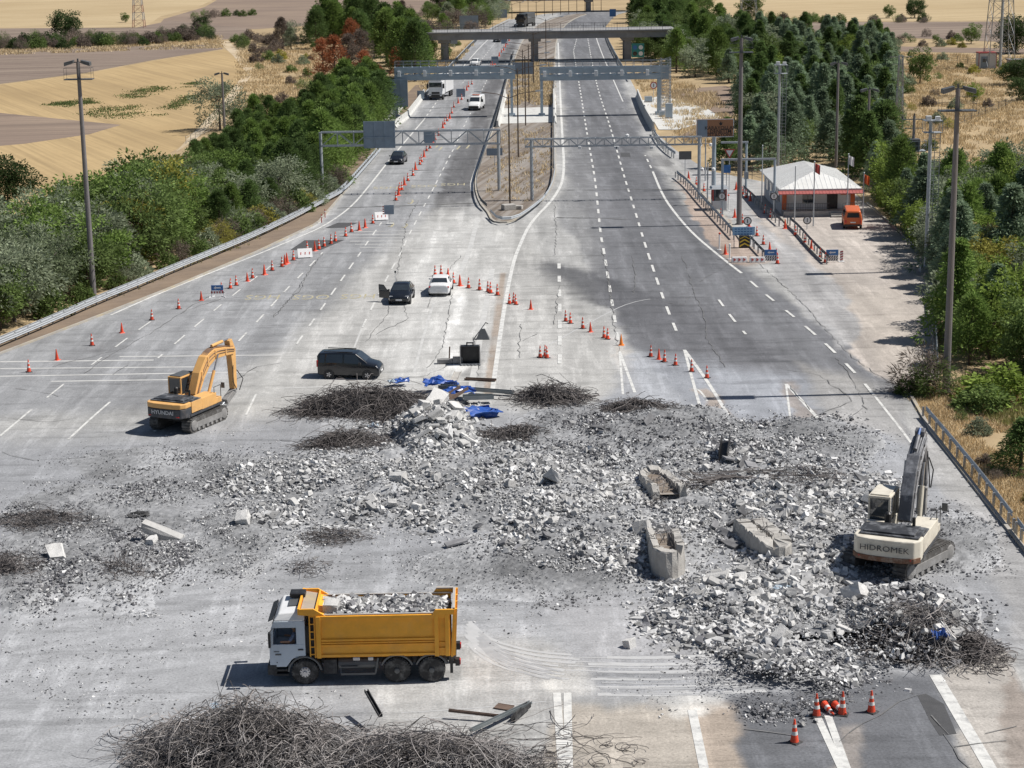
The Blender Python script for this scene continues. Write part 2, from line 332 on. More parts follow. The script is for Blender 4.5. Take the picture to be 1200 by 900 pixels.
# demolition ground: fine grey dust
lay(soft([(-500,560),(0,520),(180,505),(420,480),(700,478),(1080,520),(1230,700),(1230,760),(1100,790),(900,830),(640,820),(400,900),(-500,1000)], pxw, pyw, 55), (.275,.283,.30), .9)
lay(soft([(-500,680),(100,640),(320,650),(600,700),(720,770),(640,830),(300,880),(-500,1000)], pxw, pyw, 80), (.325,.332,.345), .9)
lay(soft([(450,720),(640,760),(680,815),(560,880),(430,860)], pxw, pyw, 60), (.40,.398,.388), .8)
lay(soft([(640,700),(880,700),(900,800),(680,780)], pxw, pyw, 60), (.34,.34,.35), .6)
# foreground lanes
lay(soft([(655,835),(820,828),(850,1010),(640,1010)], pxw, pyw, 25), (.40,.365,.32), .95)
lay(soft([(815,830),(880,822),(940,1010),(830,1010)], pxw, pyw, 30), (.35,.29,.235), .85)
lay(soft([(862,815),(1000,790),(1095,785),(1190,1010),(890,1010)], pxw, pyw, 22), (.135,.14,.152), 1)
lay(soft([(1012,855),(1060,845),(1075,1010),(1000,1010)], pxw, pyw, 25), (.12,.124,.135), .6)
lay(soft([(985,850),(1010,850),(1025,1010),(975,1010)], pxw, pyw, 18), (.32,.285,.255), .6)
lay(soft([(1100,770),(1170,760),(1260,900),(1300,1010),(1180,1010)], pxw, pyw, 22), (.385,.36,.33), .9)
lay(soft([(1178,780),(1260,860),(1300,1010),(1196,1010)], pxw, pyw, 14), (.25,.215,.19), .8)
lay(soft([(1085,500),(1110,510),(1210,650),(1260,730),(1190,760),(1120,600)], pxw, pyw, 35), (.34,.335,.33), .6)
lay(soft([(640,785),(680,785),(700,815),(650,822),(628,812)], pxw, pyw, 22)*n2*1.8, (.66,.65,.62), .8)
lay(soft([(780,822),(850,812),(860,832),(790,838)], pxw, pyw, 14)*n2*1.8, (.66,.65,.62), .8)
# wear: lane-wise streaks and blotches (real stains)
far = np.clip((520-pyg)/80, 0, 1); near = 1-np.clip((620-pyg)/120, 0, 1)
ridge = 1-np.abs(2*n4-.95)*2
colr *= (1 + (n1-.47)*.3 + (n2-.47)*.16 + (n3-.47)*.6*far)[...,None]
tr2 = fbm(Xg*.09+3, (Yg-.16*Xg+.008*Xg*Xg)*2.1, 55, 3)-.44
tr = (fbm((Xg*.10+Yg*.03), (Yg-.12*Xg+.012*Xg*Xg)*1.6, 23, 3)-.44)
mott = fbm(Xg*2.6, Yg*1.7, 71, 4)-.46
colr *= (1 + (tr*.30+tr2*.30)*near + mott*.22)[...,None]
colr = np.clip(colr, .04, .7)
idx = np.arange(pxg.size).reshape(pxg.shape); fc = np.stack([idx[:-1,:-1],idx[1:,:-1],idx[1:,1:],idx[:-1,1:]], -1).reshape(-1,4)
def pave_mat():
    m = bpy.data.materials.new('worn_pavement'); m.use_nodes = True; t = m.node_tree; N = t.nodes; L = t.links; b = N['Principled BSDF']; b.inputs['Roughness'].default_value = .9; b.inputs['Specular IOR Level'].default_value = .2
    tc = N.new('ShaderNodeTexCoord'); at = N.new('ShaderNodeAttribute'); at.attribute_name = 'Col'; val = None
    def term(scale, det, rgh, lo, hi, a, b_, sc3=None, rz=0):
        nonlocal val
        n = N.new('ShaderNodeTexNoise'); n.inputs['Scale'].default_value = scale; n.inputs['Detail'].default_value = det; n.inputs['Roughness'].default_value = rgh; v = tc.outputs['Object']
        if sc3: mp = N.new('ShaderNodeMapping'); mp.inputs['Scale'].default_value = sc3; mp.inputs['Rotation'].default_value = (0,0,rz); L.new(v, mp.inputs['Vector']); v = mp.outputs[0]
        L.new(v, n.inputs['Vector']); r = N.new('ShaderNodeMapRange'); r.inputs[1].default_value = lo; r.inputs[2].default_value = hi; r.inputs[3].default_value = a; r.inputs[4].default_value = b_; L.new(n.outputs[0], r.inputs[0])
        if val is None: val = r.outputs[0]
        else: q = N.new('ShaderNodeMath'); q.operation = 'MULTIPLY'; L.new(val, q.inputs[0]); L.new(r.outputs[0], q.inputs[1]); val = q.outputs[0]
    term(9, 3, .6, .3, .7, .80, 1.2); term(1.2, 12, .75, .3, .7, .86, 1.14); term(.30, 9, .72, .54, .60, 1.0, .86); term(.42, 9, .75, .55, .62, 1.0, 1.16); term(2.2, 8, .7, .60, .64, 1.0, .82)
    term(.9, 7, .7, .52, .6, 1.0, 1.2, (1,.10,1), .12); term(.7, 7, .7, .53, .6, 1.0, .82, (.12,1,1), .18)
    vo = N.new('ShaderNodeTexVoronoi'); vo.inputs['Scale'].default_value = 3.2; L.new(tc.outputs['Object'], vo.inputs['Vector']); r = N.new('ShaderNodeMapRange'); r.inputs[1].default_value = .07; r.inputs[2].default_value = .12; r.inputs[3].default_value = .62; r.inputs[4].default_value = 1; L.new(vo.outputs['Distance'], r.inputs[0])
    q = N.new('ShaderNodeMath'); q.operation = 'MULTIPLY'; L.new(val, q.inputs[0]); L.new(r.outputs[0], q.inputs[1])
    vm = N.new('ShaderNodeVectorMath'); vm.operation = 'SCALE'; L.new(at.outputs['Color'], vm.inputs[0]); L.new(q.outputs[0], vm.inputs['Scale']); L.new(vm.outputs[0], b.inputs['Base Color'])
    n3 = N.new('ShaderNodeTexNoise'); n3.inputs['Scale'].default_value = 14; n3.inputs['Detail'].default_value = 4; L.new(tc.outputs['Object'], n3.inputs['Vector']); bp = N.new('ShaderNodeBump'); bp.inputs['Strength'].default_value = .25; bp.inputs['Distance'].default_value = .03; L.new(n3.outputs[0], bp.inputs['Height']); L.new(bp.outputs[0], b.inputs['Normal'])
    return m
M['pave'] = pave_mat()
o = mesh_np('plaza_pavement', np.stack([Xg,Yg,np.zeros_like(Xg)], -1).reshape(-1,3), fc, M['pave'], colors=colr.reshape(-1,3), smooth=True); tag(o, kind='structure')
# ------------------------------------------------------------------ strips along polylines on the ground
def dens(pts, step):                                 # polyline of world points resampled
    out = [Vector(pts[0])]; 
    for a, b in zip(pts[:-1], pts[1:]):
        a = Vector(a); b = Vector(b); n = max(1, int((b-a).length/step))
        for i in range(1, n+1): out.append(a+(b-a)*i/n)
    return out
def smooth_line(pts, k=2):
    for _ in range(k):
        q = [pts[0]]
        for a, b in zip(pts[:-1], pts[1:]): q += [a*.75+b*.25, a*.25+b*.75]
        pts = q+[pts[-1]]
    return pts
def wl(px, z=0.0, sm=2):
    p = [G(x, y, z) for x, y in px]; return smooth_line(p, sm) if len(p) > 2 else p
def strip(mb, pts, w, z, mi=0):
    n = len(pts)
    if n < 2: return
    L_, R_ = [], []
    for i, p in enumerate(pts):
        d = (pts[min(i+1,n-1)]-pts[max(i-1,0)]); d.z = 0; d.normalize(); s = Vector((-d.y,d.x,0))*w/2; L_.append((p.x+s.x,p.y+s.y,z)); R_.append((p.x-s.x,p.y-s.y,z))
    mb.add(L_+R_, [(i,n+i,n+i+1,i+1) for i in range(n-1)], mi)
def dashes(mb, pts, w, z, dash, gap, off=0.0, mi=0):
    pts = dens(pts, .5); acc = off; cur = []; per = dash+gap
    for a, b in zip(pts[:-1], pts[1:]):
        acc += (b-a).length
        if acc % per < dash: cur = cur or [a]; cur.append(b)
        elif cur: strip(mb, cur, w, z, mi); cur = []
    if cur: strip(mb, cur, w, z, mi)
M['paint'] = pm('road_paint', (.62,.62,.60), .7, var=.14, scale=2.5, dirt=(.30,.30,.30), dirt_amt=.9)
M['paintworn'] = pm('worn_road_paint', (.50,.50,.49), .8, var=.15, scale=1.5, dirt=(.38,.38,.375), dirt_amt=.95)
M['crackm'] = pm('crack_filler', (.14,.14,.14), .9, var=.2, scale=3, dirt=(.25,.25,.25), dirt_amt=.6)
M['patchm'] = pm('asphalt_patch', (.065,.066,.07), .9, var=.2, scale=2, dirt=(.1,.1,.1), dirt_amt=.4, bump=.3, bscale=20)
mk = MB(); Z1 = .004
SOL = [([(130,369),(200,338),(300,299),(345,280),(380,265),(410,244),(427,225),(460,183),(497,140)],.22),([(520,110),(538,83),(570,47),(590,33)],.22),
 ([(553,224),(552,212),(566,178),(594,97),(613,50)],.3),([(654,50),(657,122),(659,160),(662,207),(650,232),(622,260),(610,285),(601,308),(590,365),(580,437),(577,458)],.32),
 ([(695,33),(704,60),(719,94),(730,119)],.2),([(765,201),(777,230),(792,251),(812,274),(837,295),(852,307),(869,320)],.26),
 ([(726,412),(730,462)],.16),([(726,412),(744,460)],.2),([(802,410),(812,447),(826,497)],.2),([(802,410),(831,449),(862,502)],.24),([(812,455),(820,457),(829,470)],.15),
 ([(921,450),(940,470),(962,494)],.24),([(921,450),(927,497)],.14),([(1025,464),(1055,502),(1070,522)],.17),
 ([(37,480),(0,511)],.16),([(129,471),(107,490),(80,515)],.16),([(75,450),(55,466)],.14),([(300,462),(288,487)],.14),
 ([(652.5,812),(659,905)],.32),([(665,812),(666.5,905)],.32),([(811,832),(826,905)],.36),([(957,838),(988,905)],.3),([(970,838),(994,905)],.3),([(1096,791),(1163,905)],.5),([(1102,795),(1120,822)],.15)]
for i, (p, w) in enumerate(SOL): strip(mk, dens(wl(p), 1.0), w, Z1+.0005*i)
DSH = [([(107,428),(139,404),(166,384),(187,370)],.14),([(185,420),(212,397),(234,378),(257,359),(277,343),(296,328),(320,310)],.14),
 ([(270,410),(289,390),(307,371),(323,353),(338,337),(352,323),(364,311),(378,296)],.15),([(343,410),(359,387),(374,366),(387,347),(401,327),(412,311),(422,297),(430,285),(437,275),(447,261)],.15),
 ([(424,385),(435,362),(454,325),(462,310),(470,296),(475,284),(481,272),(492,251),(501,234),(511,215),(526,185),(533,172),(545,145),(562,112),(568,99),(590,55),(600,38)],.15),
 ([(497,140),(520,108)],.2),([(540,100),(567,67),(578,53),(592,36)],.15),
 ([(655,302),(655.5,335),(656,375),(656,440)],.3),([(672,60),(680,106),(686,145),(692,180),(697,208),(700,236),(704,277),(707,290),(714,335),(720,372),(726,410)],.24),
 ([(688,40),(693,70),(701,107),(714,145),(724,180),(732,209),(741,237),(753,277),(757,290),(767,320),(779,355),(795,394)],.22),([(680,30),(672,60)],.2),
 ([(756,182),(765,201)],.22),([(872,323),(892,341),(912,357),(936,376),(956,393),(974,409),(994,429),(1010,446),(1024,463)],.22),
 ([(839,347),(857,372),(874,392)],.2)]
for i, (p, w) in enumerate(DSH): dashes(mk, wl(p), w, Z1+.018+.0005*i, 3.0, 3.2, i*1.3)
o = mk.obj('lane_markings', M['paint']); tag(o, kind='structure')
mw = MB()
WRN = [([(560,255),(546,310),(520,345)],.45),([(577,315),(568,365),(555,438),(550,470)],.45),([(524,311),(506,361),(494,402),(485,437)],.2),([(424,385),(410,420)],.15),
 ([(0,424),(180,422)],.35),([(0,432),(230,430)],.3),([(0,441),(300,436)],.3),([(140,418),(330,416)],.3),([(60,447),(200,445)],.3),([(330,455),(560,447)],.25),([(350,467),(520,461)],.25)]
for k in range(6): WRN.append(([(392+6*k,272+3.6*k),(580-3*k,269+4.2*k)],.28))
for i, (p, w) in enumerate(WRN): strip(mw, dens(wl(p), 1.0), w, Z1+.0005*i+.0002)
o = mw.obj('worn_markings', M['paintworn']); tag(o, kind='structure')
# asphalt repair patches, joints, cracks
mp_ = MB()
for pl in ([(340,293),(357,281.5),(404,281),(376,293)],[(380,267.5),(396,261),(420,261),(404,267)],[(1075,815),(1085,813),(1106,825),(1121,860),(1101,862),(1090,845)],[(727,179),(738,179),(739,184),(728,184)]):
    mp_.add([(p.x,p.y,.006) for p in (G(*q) for q in pl)], [tuple(range(len(pl)))])
o = mp_.obj('asphalt_patches', M['patchm']); tag(o, kind='structure')
mc = MB(); zc = [0]
def crack(px, w=.045, jit=.13, z=.009):
    p = dens([G(*q) for q in px], .8)
    q = [v+Vector((random.uniform(-jit,jit), random.uniform(-jit,jit)*1.4, 0)) for v in p]
    for a, b in zip(q[:-1], q[1:]): zc[0] = (zc[0]+1) % 60; strip(mc, [a,b], w*random.uniform(.4,1.4), z+.022+zc[0]*.0002)
for p in ([(100,437),(140,410),(175,392),(215,365),(240,350),(300,320)],[(140,410),(60,430)],[(215,365),(260,350),(330,345)],[(320,372),(340,350),(352,340),(365,315),(378,298)],[(323,370),(345,345),(372,305)],
 [(430,400),(440,385),(455,368),(470,300),(476,262),(490,235)],[(470,340),(478,375),(440,392)],[(400,432),(380,470),(340,500)],[(500,360),(515,330),(540,300)],[(530,345),(520,405),(500,432)],[(556,395),(560,440)],
 [(705,292),(712,320),(716,345),(718,365),(722,395),(726,412)],[(712,320),(716,350)],[(650,240),(652,275),(650,300)],[(655,335),(650,380)],[(740,300),(745,320),(742,345)],[(800,300),(812,340),(825,370),(830,400),(850,430)],[(612,400),(628,392)],[(610,380),(608,420)],
 [(980,420),(1000,445),(1015,480)],[(900,430),(960,440),(1000,470),(950,490)],[(1010,478),(990,495)],[(925,452),(950,480)],[(880,300),(930,345),(1000,420),(1040,448)],[(985,868),(1010,850),(1035,838),(1050,822),(1075,815)],[(1110,862),(1125,890),(1140,905)],[(1120,875),(1180,870)],[(1090,840),(1110,862)],
 [(1150,858),(1190,852)],[(0,490),(60,495),(90,490)],[(20,455),(70,465)],[(130,440),(150,428)],[(0,530),(40,540),(100,537)],[(870,855),(930,864)],[(545,420),(500,440),(400,450)],[(270,450),(300,430),(330,425)],[(760,352),(800,357),(815,343)],[(820,330),(870,300)],
 [(648,60),(650,90)],[(690,80),(693,100)],[(665,130),(735,133)],[(655,145),(760,147)]): crack(p)
for p in ([(652,255),(700,256),(740,257)],[(480,200),(550,198)],[(500,165),(570,160)],[(470,140),(580,138)],[(490,128),(600,122)],[(650,127),(750,127)],[(652,137),(755,137)],[(395,244),(560,238)],[(665,223),(790,222)]): crack(p, .22, .05)
o = mc.obj('pavement_cracks', M['crackm']); tag(o, kind='structure')
# pale tyre arcs in the dust
mt = MB(); M['track'] = pm('dust_tracks', (.45,.455,.46), .95, var=.12, scale=2, dirt=(.42,.425,.43), dirt_amt=1); M['trackd'] = pm('dark_tracks', (.34,.345,.355), .95, var=.15, scale=2, dirt=(.42,.425,.43), dirt_amt=1)
def arc(px, n, sp, w, mi):
    c = smooth_line([G(*q) for q in px], 3); c = dens(c, .8)
    for k in range(n):
        o_ = [p+Vector((0, (k-n/2)*sp, 0))+Vector((random.uniform(-.02,.02),random.uniform(-.025,.025),0)) for p in c]
        a = random.randint(0, len(o_)//5); b = len(o_)-random.randint(0, len(o_)//4)
        strip(mt, o_[a:b], w*random.uniform(1.2,2.6), .005+.0015*(mi+1)+.0004*k, mi)

arc([(545,735),(570,760),(620,775),(680,780)],7,.45,.12,0); arc([(560,745),(590,772),(660,790)],5,.4,.10,1)
arc([(690,787),(760,788),(820,786),(890,783)],6,.8,.13,0); arc([(700,797),(790,799),(885,795)],5,.55,.08,1); arc([(660,775),(760,778),(840,777)],4,.5,.05,0); 
arc([(460,836),(560,830),(640,822)],2,.7,.06,0); 
arc([(330,640),(300,670),(260,690)],5,.5,.1,1); 
arc([(640,405),(700,372),(740,352),(790,347)],1,.5,.06,0)
o = mt.obj('tyre_tracks', [M['track'],M['trackd']]); tag(o, kind='structure')
# yellow letters and arrows painted by the road crew, faded
my = MB(); M['yel'] = pm('faded_yellow_paint', (.40,.36,.23), .9, var=.2, scale=3, dirt=(.34,.335,.32), dirt_amt=1.0)
for x, y in ((474,264),(458,263),(481,236)): strip(my, [G(x-3,y+2),G(x,y+3),G(x+3,y),G(x+2,y-2)], .22, .007)
for x, y in ((516,174),(548,172),(512,171),(537,173)): strip(my, [G(x-1.5,y+2),G(x+.5,y),G(x+2,y-2)], .25, .007)
o = my.obj('yellow_markings', M['yel']); tag(o, kind='structure')
# left verge between kerb and guardrail, kerb stones
mv = MB(); kp = [G(np.interp(y, LEy, LEx), y) for y in np.arange(100, 480, 4)]
def offs(pts, d):
    o_ = []
    for i, p in enumerate(pts):
        t = pts[min(i+1,len(pts)-1)]-pts[max(i-1,0)]; t.z = 0; t.normalize(); o_.append(p+Vector((-t.y,t.x,0))*d)
    return o_
a = offs(kp, -.1); b = offs(kp, -3.2); n = len(a)
mv.add([(p.x,p.y,.10) for p in a]+[(p.x,p.y,.08) for p in b], [(i,i+1,n+i+1,n+i) for i in range(n-1)]); o = mv.obj('verge', M['verge']); tag(o, kind='structure')
M['kerb'] = pm('kerb_stone', (.36,.34,.31), .9, var=.2, scale=.7, dirt=(.45,.34,.14), dirt_amt=.5)
mkb = MB()
def kerb(mb, pts, w=.2, h=.13):
    l = offs(pts, w/2); r = offs(pts, -w/2); n = len(pts); vs = [(p.x,p.y,z) for z in (-.05,h) for q in (l,r) for p in q]
    f = []
    for i in range(n-1): f += [(2*n+i,2*n+i+1,3*n+i+1,3*n+i),(i,i+1,2*n+i+1,2*n+i),(n+i,n+i+1,3*n+i+1,3*n+i)]
    mb.add(vs, f)
kerb(mkb, kp)
MED = [(572,250),(577,260),(590,262),(604,259),(622,246),(640,231),(651,208),(650,180),(649.5,130),(649.5,75),(652,45),(661,30),(677,20),(690,16.5),(670,17),(640,24.5),(627,32),(613,46),(602,72),(590,110),(580,147),(567,180),(559,202),(557,220),(562,238)]
kerb(mkb, dens(wl(MED+[MED[0]], 0, 1), 2), .25, .15)
kerb(mkb, [G(*p) for p in ((1016,238),(1050,268),(1082,298),(1093,330),(1097,380),(1099,445))]); kerb(mkb, [G(*p) for p in ((1066,462),(1090,504),(1153,585),(1203,648),(1258,720))])
kerb(mkb, wl([(795,203),(812,215),(840,245),(868,280),(872,290)]), .3, .14); kerb(mkb, wl([(915,255),(925,266),(945,288),(962,306)]), .25, .14)
o = mkb.obj('kerbs', M['kerb']); tag(o, kind='structure')
pts = wl(MED, 0, 1); mm_ = MB(); mm_.add([(p.x,p.y,.11) for p in pts], [tuple(range(len(pts)))]); o = mm_.obj('median_ground', M['medsoil']); tag(o, kind='structure')
mm_ = MB(); mm_.add([(p.x,p.y,.118) for p in (G(*q) for q in ((582,128),(648,126),(648.5,144),(578,146)))], [(0,1,2,3)]); mm_.add([(p.x,p.y,.02) for p in (G(*q) for q in ((752,118),(775,112),(830,128),(845,138),(795,152),(772,152)))], [(0,1,2,3,4,5)])
mm_.add([(p.x,p.y,.12) for p in (G(*q) for q in ((440,120),(478,118),(462,142),(430,150)))], [(0,1,2,3)]); o = mm_.obj('gantry_paving', M['barrier']); tag(o, kind='structure')
poly_sheet('bare_slope', [(770,118),(790,105),(850,100),(880,112),(860,135),(845,150),(812,165),(795,160),(830,140)], -.046, M['plough2'])
# ------------------------------------------------------------------ LARGE STRUCTURE: overpass, gantries, barriers, rails, poles, house
def upz(base, px, py): return VZ(px, py, base.y).z
def text_obj(body, size, mat, parent, loc, rot, name='lettering', extrude=.004, align='CENTER', sx=1.0, bold=0.0):
    cu = bpy.data.curves.new(name, 'FONT'); cu.body = body; cu.size = size; cu.extrude = extrude; cu.align_x = align; cu.align_y = 'CENTER'; cu.resolution_u = 2; cu.offset = bold
    to = bpy.data.objects.new(name+'_src', cu); col.objects.link(to); bpy.context.view_layer.update()
    me = bpy.data.meshes.new_from_object(to.evaluated_get(bpy.context.evaluated_depsgraph_get())); bpy.data.objects.remove(to); bpy.data.curves.remove(cu)
    me.materials.clear(); me.materials.append(mat); o = bpy.data.objects.new(name, me); link(o, parent); o.location = loc; o.rotation_euler = rot; o.scale = (sx,1,1); return o
def overpass(px0, px1, ydeck0, ydeck1, piers, ybase, label, width=9.0, rail=True):
    g = G(piers[0], ybase); Y = g.y; zt = upz(g, 600, ydeck0); zb = upz(g, 600, ydeck1); x0 = VZ(px0, ydeck0, Y).x; x1 = VZ(px1, ydeck0, Y).x
    root = thing('road_bridge', label, 'bridge', (0, Y, 0)); mb = MB(); mb.bb(x0, x1, -.4, width, zb, zt-.25); mb.bb(x0, x1, -.9, width+.5, zt-.25, zt+.1); mb.obj('deck', M['bridge'], root, bevel=.05)
    pr = None
    for p in piers:
        x = VZ(p, ybase, Y).x; q = MB(); q.bb(x-.75, x+.75, .8, 2.6, -.1, zb-.6); q.bb(x-.75,x+.75, 5.2,7.0,-.1,zb-.6); q.bb(x-1.3, x+1.3, .2, 8.2, zb-.6, zb-.01); q.obj('pier', M['bridge'], root, bevel=.06)
    if rail:
        r = MB(); x = x0
        while x < x1: r.bar((x,-.75,zt+.1),(x,-.75,zt+1.7),.08); x += 2.4
        for z in (.6,1.1,1.65): r.bar((x0,-.75,zt+z),(x1,-.75,zt+z),.05)
        for k in range(int((x1-x0)/.6)): r.bar((x0+k*.6,-.75,zt+.1),(x0+k*.6,-.75,zt+1.6),.025)
        r.obj('railing', M['lampgrey'], root)
    return root
overpass(498, 791, 37, 46, (521, 627, 736), 75, 'long grey concrete overpass on three piers crossing both carriageways, with railing')
overpass(560, 745, -2.5, 1.5, (690,), 14, 'farthest concrete overpass at the top edge of the picture', rail=False)
def truss(mb, p, q, h, d, bay, r=.06):
    p = Vector(p); q = Vector(q); L_ = (q-p).length; n = max(2, round(L_/bay)); e = (q-p)/n; u = Vector((0,0,h)); w = Vector((0,d,0))
    for c in (Vector((0,0,0)), u, w, u+w): mb.bar(p+c, q+c, r*2)
    for i in range(n+1):
        a = p+e*i
        mb.bar(a, a+u, r); mb.bar(a+w, a+u+w, r); mb.bar(a, a+w, r); mb.bar(a+u, a+u+w, r)
        if i < n:
            b = a+e
            if i % 2: a, b = b, a
            mb.bar(a, b+u, r); mb.bar(a+w, b+u+w, r); mb.bar(a+u, b+u+w, r*.8)
def gantry(name, label, x0p, x1p, ytop, ybot, ybase, posts, d=1.0, bay=1.6, r=.07, mat='galv', postr=.2, tilt=0):
    g = G((x0p+x1p)/2, ybase); Y = g.y; zt = upz(g, (x0p+x1p)/2, ytop); zb = upz(g, (x0p+x1p)/2, ybot)
    root = thing(name, label, 'gantry', (0, Y, 0)); a = VZ(x0p, ytop, Y).x; b = VZ(x1p, ytop, Y).x
    m = MB(); truss(m, (a,-d/2,zb), (b,-d/2,zb), zt-zb, d, bay, r); m.obj('truss', M[mat], root)
    for p in posts:
        x = VZ(p, ybase, Y).x; m = MB(); m.tube((x,0,0),(x,0,zt), postr, postr*.9, 10); m.bb(x-.4,x+.4,-.4,.4,0,.08); m.obj('post', M[mat], root)
    return root, Y, zt, zb
def panel(root, Yoff, Y, x0, x1, y0, y1, name='sign_panel', mat='signback', rib=True):       # pixel box -> upright board, back side to the camera
    a = VZ(x0, y1, Y); b = VZ(x1, y0, Y); m = MB(); m.bb(a.x, b.x, Yoff-.05, Yoff+.05, a.z, b.z)
    if rib:
        n = max(2, int((b.x-a.x)/1.0))
        for i in range(n+1): x = a.x+.06+(b.x-a.x-.12)*i/n; m.bb(x-.04, x+.04, Yoff-.13, Yoff-.052, a.z+.03, b.z-.03)
        m.bb(a.x, b.x, Yoff-.2, Yoff-.132, a.z*.6+b.z*.4-.05, a.z*.6+b.z*.4+.05)
    return m.obj(name, M[mat], root)
# near gantry over the left carriageway
ga, Y, zt, zb = gantry('sign_gantry', 'thin galvanised lattice gantry across the left carriageway with a big sign back at its left', 376, 586, 153.5, 169.5, 226, (378,585), d=.9, bay=1.9)
panel(ga, -.7, Y, 427, 463, 141, 173); panel(ga, -.6, Y, 498, 507, 157, 167, rib=False)
# near gantry over the right carriageway
gb, Y, zt, zb = gantry('camera_gantry', 'thin grey lattice gantry with cameras across the right carriageway in front of the median', 615, 822, 161.5, 170.5, 234, (623.5, 819), d=.8, bay=.95, mat='galv', r=.05)
for x in (679, 721, 723, 763): 
    p = VZ(x, 171, Y); m = MB(); m.bb(p.x-.18,p.x+.18,-.75,-.42,p.z-.25,p.z+.05); m.obj('camera', M['white'], gb, bevel=.03)
p = VZ(735, 159, Y); m = MB(); m.tube((p.x,0,p.z-.5),(p.x,0,p.z),.1); m.lathe([(.02,-.2),(.2,-.1),(.22,.1),(.02,.22)],10,(p.x,0,p.z)); m.obj('camera', M['white'], gb)
# two heavy toll gantries
def heavy(label, x0p, x1p, posts, ybase, tower):
    g = G((x0p+x1p)/2, ybase); Y = g.y; xm = (x0p+x1p)/2; z1 = upz(g, xm, 78); z0 = upz(g, xm, 93); a = VZ(x0p, 90, Y).x; b = VZ(x1p, 90, Y).x
    root = thing('toll_gantry', label, 'gantry', (0,Y,0)); m = MB()
    h = z1-z0
    m.bb(a,b,-.9,-.7,z0,z0+h*.38); m.bb(a,b,-.9,-.7,z0+h*.55,z1); m.bb(a,b,.9,1.1,z0,z0+h*.4); m.bb(a,b,.9,1.1,z0+h*.6,z1); m.bb(a,b,-.7,.9,z0+.02,z0+.1)
    n = int((b-a)/1.3)
    for i in range(n+1):
        x = a+(b-a)*i/n; m.bar((x,-.8,z0),(x,-.8,z1),.14); m.bar((x,1,z0),(x,1,z1),.14); m.bar((x,-.8,z1),(x,1,z1),.1)
        if i < n: m.bar((x,-.8,z0+h*.38),(x+(b-a)/n,-.8,z0+h*.55),.08)
    m.obj('beam', M['gantry'], root)
    m = MB()
    for z in (.45,.9):
        for y in (-.85, 1.05): m.bar((a,y,z1+z),(b,y,z1+z),.05)
    for i in range(n+1):
        x = a+(b-a)*i/n
        for y in (-.85,1.05): m.bar((x,y,z1),(x,y,z1+.95),.05)
    m.obj('handrail', M['galv'], root)
    for i in range(0, n, 3):
        x = a+(b-a)*(i+.5)/n; m = MB(); m.bb(x-.25,x+.25,-1.15,-.92,z0+h*.3,z0+h*.75); m.obj('reader', M['white'], root, bevel=.03)
    for p in posts:
        x = VZ(p, ybase, Y).x
        for y in (-.8, 1.0): 
            m = MB(); m.bb(x-.2,x+.2,y-.2,y+.2,0,z0); m.bb(x-.5,x+.5,y-.45,y+.45,0,.35); m.obj('post', M['gantry'], root)
    if tower:
        x = VZ(tower, ybase, Y).x; m = MB()
        for dx in (-.7,.7):
            for y in (-1,.9): m.bar((x+dx,y,0),(x+dx,y,z1+1.2),.09)
        k = 0
        while k < z1+1: 
            m.bar((x-.7,-1,k),(x+.7,-1,k+.5),.05); m.bar((x-.7,-1,k),(x+.7,-1,k),.06); m.bar((x-.7,.9,k),(x+.7,.9,k),.06); m.bar((x+.7,-1,k),(x+.7,.9,k),.06); k += .5
        m.obj('ladder_tower', M['galv'], root)
    return root, Y
hl, Yl = heavy('heavy blue-grey toll gantry with walkway spanning the left carriageway, big sign back at its end', 463, 603, (465, 600), 137, None)
panel(hl, -1.4, Yl, 446, 478, 92, 125); p = VZ(462,125,Yl); m = MB(); m.bb(p.x-.25,p.x+.25,-1.35,-.9,0,p.z); m.obj('sign_post', M['gantry'], hl)
heavy('heavy blue-grey toll gantry with ladder tower spanning the right carriageway', 633, 783, (635, 772), 135, 780)
# jersey barriers
def jersey(label, pts, h=1.1, w=.7, mat='barrier', group=None, seg=3.2):
    P_l = dens([G(*q) for q in pts], seg)
    o0 = None
    for i, (a, b) in enumerate(zip(P_l[:-1], P_l[1:])):
        d = (b-a).length-.04; m = MB(); pr = [(-w/2,0),(w/2,0),(w/2,.12),(.16,.42),(.1,h),(-.1,h),(-.16,.42),(-w/2,.12)]
        m.prism(pr, 'x', -d/2, d/2); o = m.obj('concrete_barrier', M[mat], None, (a+b)/2, math.atan2((b-a).y,(b-a).x)); tag(o, label, 'barrier', group)
jersey('pale concrete barrier section in the row beside the left carriageway verge', [(462,150),(477,139),(490,122),(497,112)], group='concrete barriers on the left verge')
jersey('white concrete barrier section on the median beside the left carriageway', [(583,150),(592,112)], group='concrete barriers on the median left side')
jersey('pale concrete barrier section on the median beside the right carriageway', [(649.5,145),(649,112)], group='concrete barriers on the median right side', h=1.2)
jersey('dark-shaded concrete barrier section along the right carriageway edge below the toll gantry', [(747,114),(752,127),(758,140),(766,154)], h=1.4, group='concrete barriers right of the right carriageway')
